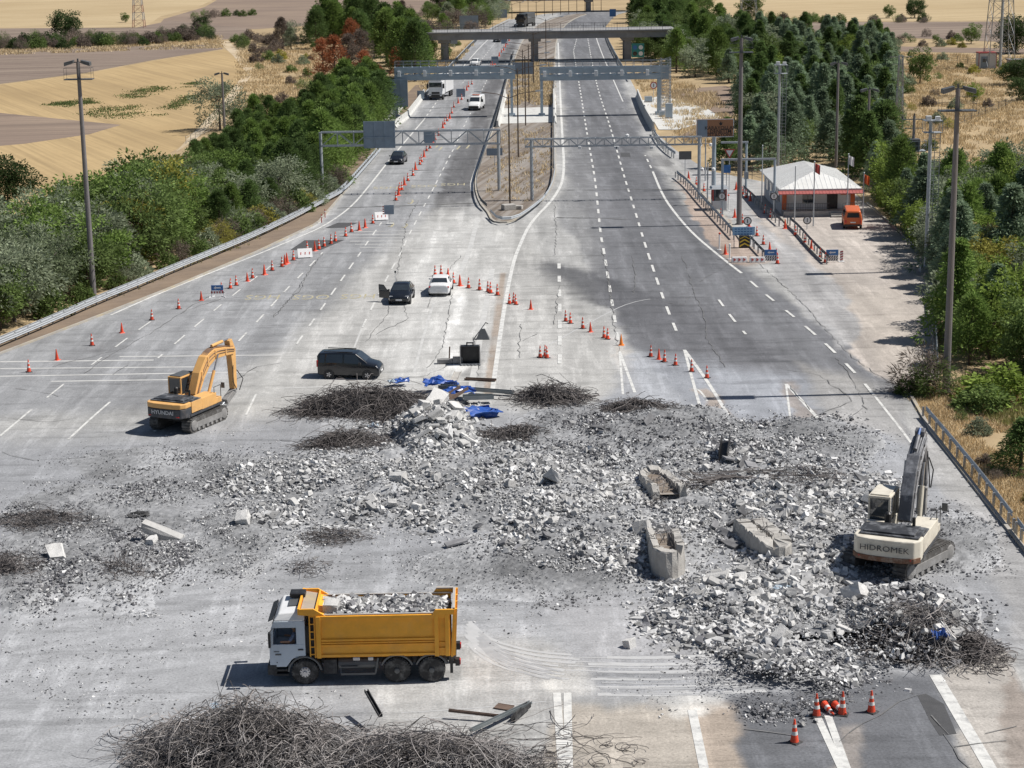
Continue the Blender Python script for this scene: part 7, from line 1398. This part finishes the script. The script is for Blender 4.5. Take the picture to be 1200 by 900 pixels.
# big chunks: each one a thing
CH = []
for i in range(9):
    r = random.Random(100+i); bm = bmesh.new()
    sx, sy, sz_ = ((1,.75,.6),(1.2,.8,.4),(1,.9,.8),(1.5,.6,.45),(1.1,1,.35),(.9,.8,.7),(1.7,.5,.4),(1,.7,.7),(1.3,1,.5))[i]
    for x in (-1,1):
        for y in (-1,1):
            for z in (-1,1):
                for _ in range(2): bm.verts.new((x*sx*.5*r.uniform(.55,1.05), y*sy*.5*r.uniform(.55,1.05), z*sz_*.5*r.uniform(.6,1.05)))
    bmesh.ops.convex_hull(bm, input=bm.verts); bmesh.ops.delete(bm, geom=[v for v in bm.verts if not v.link_faces], context='VERTS')
    bmesh.ops.subdivide_edges(bm, edges=bm.edges, cuts=1)
    for v in bm.verts: v.co += Vector((r.uniform(-1,1),r.uniform(-1,1),r.uniform(-1,1)))*.035
    me = bpy.data.meshes.new('concrete_chunk'); bm.to_mesh(me); bm.free(); me.materials.append(M['chunko']); CH.append(me)
AR = [((515,512,46,26),42,(.35,.85),'rough concrete boulder in the heap below the blue sheets','boulders of the heap below the blue sheets',1.0),((470,585,170,36),50,(.25,.55),'pale concrete lump in the long rubble belt left of centre','lumps of the left rubble belt',.3),((690,600,85,45),36,(.25,.55),'pale concrete lump in the middle rubble belt','lumps of the middle rubble belt',.3),
 ((870,705,90,34),46,(.28,.75),'broken concrete slab in the heap in front of the white excavator','slabs of the heap by the white excavator',.4),((970,620,65,50),32,(.28,.7),'concrete lump in the heap left of the white excavator','lumps left of the white excavator',.3),((950,740,75,36),28,(.22,.5),'concrete lump in the heap behind the foreground cones','lumps behind the foreground cones',.3),((870,575,90,40),22,(.25,.6),'grey concrete piece among the bent bars right of centre','pieces among the bent bars',.2),((1080,752,55,30),18,(.3,.7),'dark slab scrap on the heap of bars and cables at the right','slabs on the dark scrap heap',3.4)]
rr = random.Random(77)
def chunk(px, py, s, label, group=None, zoff=0, k=None):
    p = G(px, py); z = float(hfield(np.array([p.x]), np.array([p.y]), False)[0]); o = bpy.data.objects.new('concrete_chunk', CH[rr.randrange(9) if k is None else k]); link(o); o.location = (p.x,p.y,max(0,z)+s*.16+zoff); o.rotation_euler = (rr.uniform(-.6,.6),rr.uniform(-.6,.6),rr.uniform(0,6.28)); o.scale = (s,s*rr.uniform(.8,1.1),s*rr.uniform(.8,1.1)); return tag(o, label, 'concrete chunk', group)
for (cx, cy, ex, ey), n, (lo, hi), lb, gr, up in AR:
    for _ in range(n):
        a = rr.uniform(0,6.28); q = rr.random()**.6; chunk(cx+ex*q*math.cos(a), cy+ey*q*math.sin(a), lo+(hi-lo)*rr.random()**1.8, lb, gr, up*.35*(1-q))
for px, py, s, lb, k in [(285,617,.9,'upright white concrete stub alone left of the rubble belt',2),(752,632,.9,'white block beside the hollow boat-shaped island',2),(1023,598,1.1,'big pale block left of the excavator boom',5),(648,575,1.3,'pale slab standing on end in the middle of the belt',3),(511,489,1.3,'large square slab on top of the boulder heap',8),(466,578,1.0,'large pale lump in the belt left of centre',0),(738,758,.55,'single small boulder on the gravel by the dump truck tracks',5),(1002,708,1.0,'pale square block below the white excavator',2),(178,640,.7,'loose white block left of the curb stone',0),(190,633,1.5,'long white kerb stone lying alone at the left',6),(915,765,.8,'pale lump behind the left foreground cone',0),(940,851,.25,'small white stone beside the nearest foreground cone',5),(176,590,.4,'small white stone alone on the left gravel',5),(66,655,1.0,'flat pale slab in the rubble at the left picture edge',4)]: chunk(px, py, s, lb, None, .05, k)
# dark slabs of broken paving leaning in the rubble
for i, (px, py) in enumerate([(838,622),(850,628),(862,618),(845,636),(872,610),(858,640),(870,552),(880,560),(892,548),(905,556),(855,548),(560,622),(590,640),(640,636),(535,640),(700,512),(760,505),(1010,575)]):
    p = G(px, py); z = float(hfield(np.array([p.x]), np.array([p.y]), False)[0]); w, d = rr.uniform(.5,1.3), rr.uniform(.3,.7); m = MB(); m.prism([(-w/2,-d/2),(w/2*rr.uniform(.6,1),-d/2*rr.uniform(.6,1)),(w/2,d/2*rr.uniform(.5,1)),(0,d/2),(-w/2*rr.uniform(.6,1),d/2*rr.uniform(.4,1))],'z',-.05,.06)
    o = m.obj('paving_slab', M['slabm'], None, bevel=.015); o.location = (p.x,p.y,z+.15); o.rotation_euler = (rr.uniform(-.7,.7),rr.uniform(-.5,.5),rr.uniform(0,6)); tag(o, 'dark broken paving slab leaning in the rubble', 'paving slab', 'dark slabs leaning in the rubble')
# truck load
def pick_load(n, r): x = dt.location.x+r.uniform(BX0+.2,BX1-.1,n); y = dt.location.y+r.uniform(YN+.22,YF-.22,n); return x, y, .05+.22*r.uniform(0,1,n)**3, (r.uniform(0,1,n) < .3).astype(int)
def zl(x, y): u = (x-dt.location.x-.8)/2.8; v = (y-dt.location.y)/1.25; return 2.72+.32*np.clip(1-u*u*.7,0,1)*np.clip(1-v*v*.6,0,1)+(fbm(x*1.5,y*1.5,4,3)-.4)*.25
fragments('rubble_load', 2100, np.random.default_rng(8), [M['chunk'],M['chunkd']], pick_load, zl)
lx = np.linspace(BX0+.1,BX1-.02,60); ly = np.linspace(YN+.09,YF-.09,26); LX, LY = np.meshgrid(lx, ly); LZ = zl(LX+dt.location.x, LY+dt.location.y); ids = np.arange(LX.size).reshape(LX.shape); fc = np.stack([ids[:-1,:-1],ids[:-1,1:],ids[1:,1:],ids[1:,:-1]],-1).reshape(-1,4); cl = np.full((LX.size,3),.2)*(.7+.6*_h(LX,LY,2).reshape(-1,1)); o = mesh_np('rubble_load', np.stack([LX+dt.location.x,LY+dt.location.y,LZ-.03],-1).reshape(-1,3), fc, M['rubbleg'], colors=cl); tag(o, kind='stuff')
o = chunk(0,0,.75,'large pale lump on the truck load just behind the cab'); o.location = (dt.location.x-1.35, dt.location.y-.55, 3.12)
# remains of toll islands: bullet-shaped concrete walls with a hollow core
def island(label, px, py, rz, L_, W, h0, h1, th=.35):
    g = G(px, py); root = thing('toll_island', label, 'concrete island', (g.x,g.y,-.08), rz); m = MB(); n = 9; out, inn = [], []
    for k in range(n+1): a = PI/2-PI*k/n; out.append((W/2*math.cos(a)*2.0, W/2*math.sin(a))); inn.append(((W/2-th)*math.cos(a)*1.9, (W/2-th)*math.sin(a)))
    out = [(-L_,W/2)]+out+[(-L_,-W/2)]; inn = [(-L_,W/2-th)]+inn+[(-L_,-(W/2-th))]; H = lambda x: h0+(h1-h0)*min(1,max(0,-x/L_))
    def fine(pl):
        r_ = []
        for p, q in zip(pl[:-1], pl[1:]):
            nn = max(1, int(math.hypot(q[0]-p[0], q[1]-p[1])/.28)); r_ += [(p[0]+(q[0]-p[0])*i/nn, p[1]+(q[1]-p[1])*i/nn) for i in range(nn)]
        return r_+[pl[-1]]
    cnt_ = 60
    def resamp(pl): f_ = fine(pl); return [f_[round(i*(len(f_)-1)/cnt_)] for i in range(cnt_+1)]
    O_, I_ = resamp(out), resamp(inn); vs = []; u_ = random.uniform
    for p, q in zip(O_, I_):
        h = H(p[0])-max(0, u_(-.5,.22))*.8-(.25 if u_(0,1) < .08 else 0); e1, e2 = u_(-.03,.03), u_(-.03,.03)
        vs += [(p[0]*1.04+e1,p[1]*1.07+e2,0),(p[0]*1.02+u_(-.025,.025),p[1]*1.04+u_(-.025,.025),h*.5),(p[0]+u_(-.04,.04),p[1]+u_(-.04,.04),h-.07),(p[0]*.97+u_(-.03,.03),p[1]*.95,h),(q[0],q[1]+u_(-.03,.03),h-u_(.0,.1)),(q[0],q[1],0)]
    m.add(vs, [(k*6+j,k*6+j+1,k*6+j+7,k*6+j+6) for k in range(cnt_) for j in range(5)]+[tuple(range(5,-1,-1)), tuple(range(cnt_*6,cnt_*6+6))])
    m.obj('wall', M['concrete'], root); m = MB(); m.add([(p[0],p[1],H(p[0])*.62+random.uniform(-.05,.05)) for p in inn], [tuple(range(len(inn)))]); m.obj('fill', M['medsoil'], root)
    m = MB(); 
    for k in range(14): x = -random.uniform(.2,L_); y = random.uniform(-W/3,W/3); z = H(x)*.6; m.path([Vector((x,y,z)),Vector((x+random.uniform(-.3,.3),y+random.uniform(-.3,.3),z+.5)),Vector((x+random.uniform(-.7,.7),y+random.uniform(-.5,.5),z+random.uniform(.3,.9)))],.018,4)
    m.obj('bare_bars', M['rebar'], root)
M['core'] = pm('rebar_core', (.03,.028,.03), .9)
M['rebar'] = pm('rebar', (.19,.175,.17), .75, .2, var=.25, scale=1.5, island=.8, dirt=(.42,.41,.41), dirt_amt=.6); M['rebard'] = pm('rebar_dark', (.12,.108,.105), .75, .2, var=.25, scale=1.5, island=.5)
island('hollow boat-shaped concrete island standing in the rubble centre, tip towards the viewer', 782, 668, -PI/2-.02, 4.2, 1.6, 1.5, .9); island('grey rounded concrete island half buried left of the white excavator', 905, 654, -PI/2+.16, 4.0, 1.6, 1.2, .9, .7); island('broken hollow concrete island at the upper edge of the rubble', 769, 570, PI/2+.12, 3.6, 1.8, .8, 1.2)
# ------------------------------------------------------------------ REBAR TANGLES
def tangle(name, label, cx, cy, wx, wy, h, n, r=.016, mat='rebar', ln=(1.2,3.0), z0=0, curl=.5, flat=.35, seed=1, seg=9, kind=None, cat='scrap pile', ang=None):
    g = G(cx, cy); rg = np.random.default_rng(seed); vs, fs = [], []; k3 = 3
    for i in range(n):
        a = rg.uniform(0,2*PI); q = rg.uniform(0,1)**.5; fo = 1+.22*math.sin(2*a+seed*1.7)+.16*math.sin(5*a+seed*.9); x = math.cos(a)*q*wx*fo; y = math.sin(a)*q*wy*fo; stiff = i % 12 == 0; curl_ = curl*(.12 if stiff else 1); env = max(.02, h*(1-q**1.8)*(.7+.6*float(vnoise(np.array(x*.5),np.array(y*.9),seed)))); z = rg.uniform(0,1)**.7*env+.03
        hd = rg.uniform(0,2*PI) if ang is None else ang+rg.normal(0,.22); pt = rg.normal(0,flat); L_ = rg.uniform(*ln)/seg*(1.25 if i % 12 == 0 else 1); cv = rg.normal(0,curl_); cp = rg.normal(0,curl*.4); pts = []
        x -= math.cos(hd)*L_*seg/2; y -= math.sin(hd)*L_*seg/2
        for s in range(seg+1):
            pts.append((x,y,max(z,.02))); hd += cv+rg.normal(0,curl_*.35); pt = pt*.9+cp*.3+rg.normal(0,flat*.4); x += math.cos(hd)*math.cos(pt)*L_; y += math.sin(hd)*math.cos(pt)*L_; z += math.sin(pt)*L_
            qq = (x/(wx*fo))**2+(y/(wy*fo))**2; top = h*max(.12, 1-qq**.9)*1.12+(.7 if stiff else .12)
            if z > top: z = top; pt = -abs(pt)*.5
            if z < .02: z = .02; pt = abs(pt)*.5
        P_ = np.array(pts); T_ = np.gradient(P_,axis=0); T_ /= np.linalg.norm(T_,axis=1,keepdims=True)+1e-9; u = np.cross(T_, (.31,.17,.93)); u /= np.linalg.norm(u,axis=1,keepdims=True)+1e-9; v = np.cross(T_, u); b0 = len(vs)*0+sum(len(q_) for q_ in vs); R_ = r*rg.uniform(.6,1.5)
        ring = np.stack([P_+R_*(u*math.cos(t)+v*math.sin(t)) for t in (0,2.094,4.189)],1).reshape(-1,3); vs.append(ring); f = []
        for s in range(seg):
            for j in range(3): f.append((b0+s*3+j, b0+s*3+(j+1)%3, b0+(s+1)*3+(j+1)%3, b0+(s+1)*3+j))
        fs += f
    o = mesh_np(name, np.concatenate(vs), np.array(fs), M[mat]); o.location = (g.x,g.y,z0); tag(o, label, cat)
    return o
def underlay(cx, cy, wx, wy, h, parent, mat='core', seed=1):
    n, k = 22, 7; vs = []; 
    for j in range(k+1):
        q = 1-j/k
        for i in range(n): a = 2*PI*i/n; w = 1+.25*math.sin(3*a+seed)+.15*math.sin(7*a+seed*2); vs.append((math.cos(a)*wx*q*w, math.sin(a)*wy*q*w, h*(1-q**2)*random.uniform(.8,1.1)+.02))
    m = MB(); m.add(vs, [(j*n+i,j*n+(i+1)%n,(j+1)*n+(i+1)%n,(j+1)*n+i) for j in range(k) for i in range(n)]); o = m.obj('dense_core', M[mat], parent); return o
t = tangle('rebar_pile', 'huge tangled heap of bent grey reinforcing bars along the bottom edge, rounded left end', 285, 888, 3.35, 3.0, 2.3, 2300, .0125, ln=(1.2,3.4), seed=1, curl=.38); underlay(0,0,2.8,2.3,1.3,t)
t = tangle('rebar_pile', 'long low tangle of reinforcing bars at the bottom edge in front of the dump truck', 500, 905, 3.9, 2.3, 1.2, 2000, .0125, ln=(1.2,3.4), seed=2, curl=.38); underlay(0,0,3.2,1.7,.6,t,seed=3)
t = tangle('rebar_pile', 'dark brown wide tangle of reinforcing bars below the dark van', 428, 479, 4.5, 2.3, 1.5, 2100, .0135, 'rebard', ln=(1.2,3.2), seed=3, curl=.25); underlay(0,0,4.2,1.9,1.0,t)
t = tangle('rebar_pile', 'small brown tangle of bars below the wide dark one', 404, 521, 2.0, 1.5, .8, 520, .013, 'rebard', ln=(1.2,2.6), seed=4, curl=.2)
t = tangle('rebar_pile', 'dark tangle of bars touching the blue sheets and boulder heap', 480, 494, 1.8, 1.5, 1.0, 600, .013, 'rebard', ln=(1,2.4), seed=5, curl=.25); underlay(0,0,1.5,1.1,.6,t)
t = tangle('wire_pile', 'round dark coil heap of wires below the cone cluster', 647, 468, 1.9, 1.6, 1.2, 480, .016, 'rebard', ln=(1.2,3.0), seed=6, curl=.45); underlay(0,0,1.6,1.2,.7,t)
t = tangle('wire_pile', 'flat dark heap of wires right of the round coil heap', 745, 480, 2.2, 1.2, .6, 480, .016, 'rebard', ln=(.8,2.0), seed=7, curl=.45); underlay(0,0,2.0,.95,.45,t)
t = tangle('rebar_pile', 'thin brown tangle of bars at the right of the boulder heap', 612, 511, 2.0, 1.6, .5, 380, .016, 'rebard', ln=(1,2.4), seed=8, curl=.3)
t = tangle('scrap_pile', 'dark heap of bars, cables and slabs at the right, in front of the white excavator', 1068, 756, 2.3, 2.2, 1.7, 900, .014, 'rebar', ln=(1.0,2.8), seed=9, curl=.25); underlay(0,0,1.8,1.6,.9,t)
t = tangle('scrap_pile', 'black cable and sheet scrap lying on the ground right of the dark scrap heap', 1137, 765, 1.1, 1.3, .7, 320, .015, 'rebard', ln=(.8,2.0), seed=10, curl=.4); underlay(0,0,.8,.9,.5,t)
t = tangle('bent_bars', 'bundle of long dark bars arching over the rubble right of centre', 868, 573, 3.0, .8, 1.3, 110, .024, 'rebard', ln=(4.5,6.5), seed=11, curl=.07, flat=.12, ang=.15, cat='bent bars'); 
t = tangle('rebar_pile', 'fuzzy thin tangle of bars over the stones at the end of the bent bundle', 945, 570, 2.4, 2.6, .9, 620, .012, 'rebard', ln=(.8,2.2), seed=12, curl=.35)
t = tangle('rebar_pile', 'low dark tangle of thin bars at the far left of the gravel', 55, 612, 2.3, 1.3, .4, 330, .012, 'rebard', ln=(.8,2.0), seed=13)
t = tangle('rebar_pile', 'dark tangle of bars cut by the left picture edge', 5, 672, 1.4, 2.0, .7, 420, .012, 'rebard', ln=(.8,2.2), seed=14); underlay(0,0,1.0,1.5,.4,t)
t = tangle('rebar_pile', 'spiky tuft of upright bent bars alone on the left gravel', 146, 672, .7, .7, 1.5, 80, .014, 'rebard', ln=(1.0,2.4), seed=15, flat=.9)
t = tangle('rebar_pile', 'wispy dark bars at the lower edge of the left rubble belt', 385, 632, 1.5, 1.2, .4, 190, .011, 'rebard', ln=(.6,1.6), seed=16); t = tangle('rebar_pile', 'faint thin bars lying on the gravel above the dump truck', 362, 668, 1.0, 1.0, .3, 60, .011, 'rebard', ln=(.6,1.6), seed=17)
t = tangle('wire_coil', 'single small loose coil of wire on the concrete at the bottom', 690, 884, .55, .6, .12, 16, .013, 'rebard', ln=(2.0,4.5), seed=18, curl=.7, seg=16, cat='wire'); t = tangle('loose_wire', 'few thin loose wires trailing from the bottom heap', 632, 862, 1.0, .9, .15, 14, .013, 'rebard', ln=(2,4), seed=19, cat='wire', curl=.35)
t = tangle('bent_bars', 'tuft of bars poking from the rubble between the two concrete islands', 774, 598, .6, .7, .8, 70, .018, 'rebard', ln=(.8,1.6), seed=20, flat=.6, cat='bent bars')
# ------------------------------------------------------------------ sheets, beams, bucket, hand tools
M['bluesheet'] = pm('blue_plastic', (.022,.085,.36), .35, var=.25, scale=3, dirt=(.2,.27,.4), dirt_amt=.35); M['palebl'] = pm('pale_blue_plastic', (.38,.46,.54), .6)
M['rust'] = pm('rusty_sheet', (.13,.09,.07), .8, var=.3, scale=3); M['sheetgrey'] = pm('grey_sheet', (.20,.225,.235), .5, .4, scale=2, dirt=(.35,.35,.35), dirt_amt=.4)
def crumple(name, label, px, py, w, d, h, mat, seed, rz=0, z=.1):
    p = G(px, py); n = 12; r = np.random.default_rng(seed); u, v = np.meshgrid(np.linspace(-1,1,n),np.linspace(-1,1,n)); Z = (fbm(u*1.6+seed,v*1.6,seed,3)-.3)*h*1.6*(1-.4*(u*u+v*v)/2)+z; X = u*w/2+r.normal(0,.05,u.shape)*w; Y = v*d/2+r.normal(0,.05,u.shape)*d
    ids = np.arange(n*n).reshape(n,n); fc = np.stack([ids[:-1,:-1],ids[:-1,1:],ids[1:,1:],ids[1:,:-1]],-1).reshape(-1,4); o = mesh_np(name, np.stack([X,Y,np.maximum(Z,.02)],-1).reshape(-1,3), fc, M[mat]); s = o.modifiers.new('thick','SOLIDIFY'); s.thickness = .03; o.location = (p.x,p.y,0); o.rotation_euler = (0,0,rz); tag(o, label, 'plastic sheet')
for a in (('blue_sheet','crumpled deep blue sheet lying lowest in front of the metal beams',552,487,2.6,1.6,.8,'bluesheet',1,.2),('blue_sheet','rolled blue sheet lying on the dark bar tangle end',517,459,1.6,.8,.8,'bluesheet',2,.5),('blue_sheet','small blue scrap behind the dark bar tangle',470,452,.8,.5,.5,'bluesheet',3,.3),('blue_sheet','pale blue scrap left of the small blue scrap',461,453,.5,.4,.4,'palebl',4,.3),('blue_sheet','blue sheet wedged under the metal beams',535,470,1.8,1.0,.6,'bluesheet',5,.6),('blue_sheet','tiny blue scrap at the left bar tangle',438,502,.5,.4,.4,'palebl',6,.1),('blue_sheet','bright blue bag on the dark scrap heap at the right',1100,770,.45,.45,.7,'bluesheet',7,.9),('blue_sheet','thin pale blue strip on the rubble below the white excavator',921,701,1.0,.3,.2,'palebl',8,.5),('blue_sheet','pale plastic scrap at the top of the bottom rebar heap',262,842,.7,.4,.3,'palebl',9,.5)): crumple(*a[:4], a[4]*1.35, a[5]*1.35, a[6]*1.2, a[7], a[8], rz=.2, z=a[9])
def beam(label, a, b, w, h, mat, z0=.2, z1=.2, name='metal_beam', cat='metal beam'):
    p = G(*a); q = G(*b); root = thing(name, label, cat, (p.x,p.y,0)); d = q-p; L_ = d.length; m = MB(); m.bb(0,L_,-w/2,w/2,0,.03); m.bb(0,L_,-w/2,-w/2+.03,.03,h); m.bb(0,L_,w/2-.03,w/2,.03,h); o = m.obj('channel', M[mat], root); o.rotation_euler = (0,-math.atan2(z1-z0,L_),math.atan2(d.y,d.x)); o.location = (0,0,z0)
beam('greenish grey metal channel lying above the blue sheet', (515,464), (547,466), .5, .3, 'sheetgrey', .5, .4); beam('long rusty metal channel lying behind the blue sheets', (552,461), (602,464), .35, .2, 'sheetgrey', .2, .15); beam('rusty plate leaning among the blue sheets', (520,478), (545,470), .7, .25, 'rust', .4, .8); beam('pale flat board leaning on the beams by the blue sheet', (531,456), (537,446), .5, .1, 'concrete', .4, .6); beam('grey sheet beam in front of the greenish channel', (543,474), (578,472), .6, .25, 'sheetgrey', .35, .3)
beam('dark bent beam on the bottom rebar heap', (430,838), (447,858), .16, .12, 'rubber', 1.0, .6); beam('long thin dark beam at the right end of the bottom heap', (526,842), (585,846), .12, .1, 'rust', .3, .2); beam('grey beam slanting at the right end of the bottom heap', (552,866), (622,830), .16, .12, 'sheetgrey', .3, .2)
crumple('black_sheet','crumpled black cloth lying on the left gravel',163,606,1.0,.7,.35,'rubber',12,.1); beam('dark thin bar on the gravel at the left edge', (12,700), (40,699), .15, .12, 'black', .1, .1); beam('small brown board lying on the ground right of the dump truck', (581,828), (600,831), .5, .04, 'rust', .02, .02); beam('row of splintered brown planks across the white line below the bucket', (545,445), (581,447), .35, .12, 'soilbrown' if 'soilbrown' in M else 'rust', .03, .05)
beam('thick dark cable end on the ground right of the bottom rebar heap', (601,847), (620,832), .2, .2, 'rubber', .05, .15); beam('dark plate standing in the rubble right of the upper island', (847,546), (851,534), .5, .6, 'black', .3, .9)
# spare bucket, breaker plate and wedge on the plaza
g = G(551, 428); root = thing('excavator_bucket', 'detached black excavator bucket standing on the plaza, teeth down', 'bucket', (g.x,g.y,.02), -.03); W, Hh = .68, 1.35
m = MB(); m.bb(-W,W,.45,.5,.1,Hh); m.bb(-W,W,0,.45,Hh-.05,Hh); m.bb(-W,W,-.0,.5,.06,.1); m.obj('back_plate', M['black'], root)
for s_ in (-1,1): m = MB(); m.bb(s_*W-.035,s_*W+.035,-.06,.5,.06,Hh+.02); m.obj('side_plate', M['dustymetal'], root)
m = MB(); m.bb(-W,W,-.08,.0,.02,.12)
for k in range(6): m.bb(-W+.05+k*.25,-W+.17+k*.25,-.22,-.08,0,.1)
m.obj('teeth', M['steel'], root); m = MB()
for x in (-.22,.22): m.bb(x-.04,x+.04,.1,.4,Hh+.001,Hh+.22)
m.bb(-.26,.26,.2,.3,Hh+.15,Hh+.23); m.obj('ears', M['black'], root)
g = G(529, 426); root = thing('breaker_tool', 'dark hydraulic breaker lying left of the detached bucket', 'breaker', (g.x,g.y,0)); m = MB(); m.bb(-1.0,.1,-.2,.2,.03,.35); m.bb(.1,.8,-.25,.25,.05,.5); m.obj('body', M['dustymetal'], root, bevel=.05); m = MB(); m.tube((.8,0,.25),(1.4,0,.25),.08,.06,8); m.tube((-.15,.1,.2),(-.1,.1,1.2),.05,.05,8); m.obj('chisel', M['rust'], root)
g = G(566, 398); root = thing('metal_wedge', 'grey metal hopper plate with a thin bar above the detached bucket', 'metal plate', (g.x,g.y,0)); m = MB(); m.hexa([(-.5,-.1,.0),(.5,-.1,.0),(.5,.5,.0),(-.5,.5,.0),(-.16,.1,.8),(.16,.1,.8),(.16,.2,.8),(-.16,.2,.8)]); m.obj('plate', M['lampgrey'], root, bevel=.02); m = MB(); m.path([Vector((-.7,-.1,.05)),Vector((.2,1.9,.9)),Vector((.35,2.4,.7))],.035,6); m.obj('bar', M['black'], root)
# a thin camera tripod pole behind the black hatchback
g = G(464, 345); root = thing('survey_pole', 'thin white survey pole behind the black hatchback', 'pole', (g.x,g.y,0)); m = MB(); m.tube((0,0,0),(0,0,1.9),.03,.03,6); m.obj('pole', M['signwhite'], root); m = MB(); m.bb(-.08,.08,-.08,.08,1.85,2.0); m.obj('prism', M['lampgrey'], root)
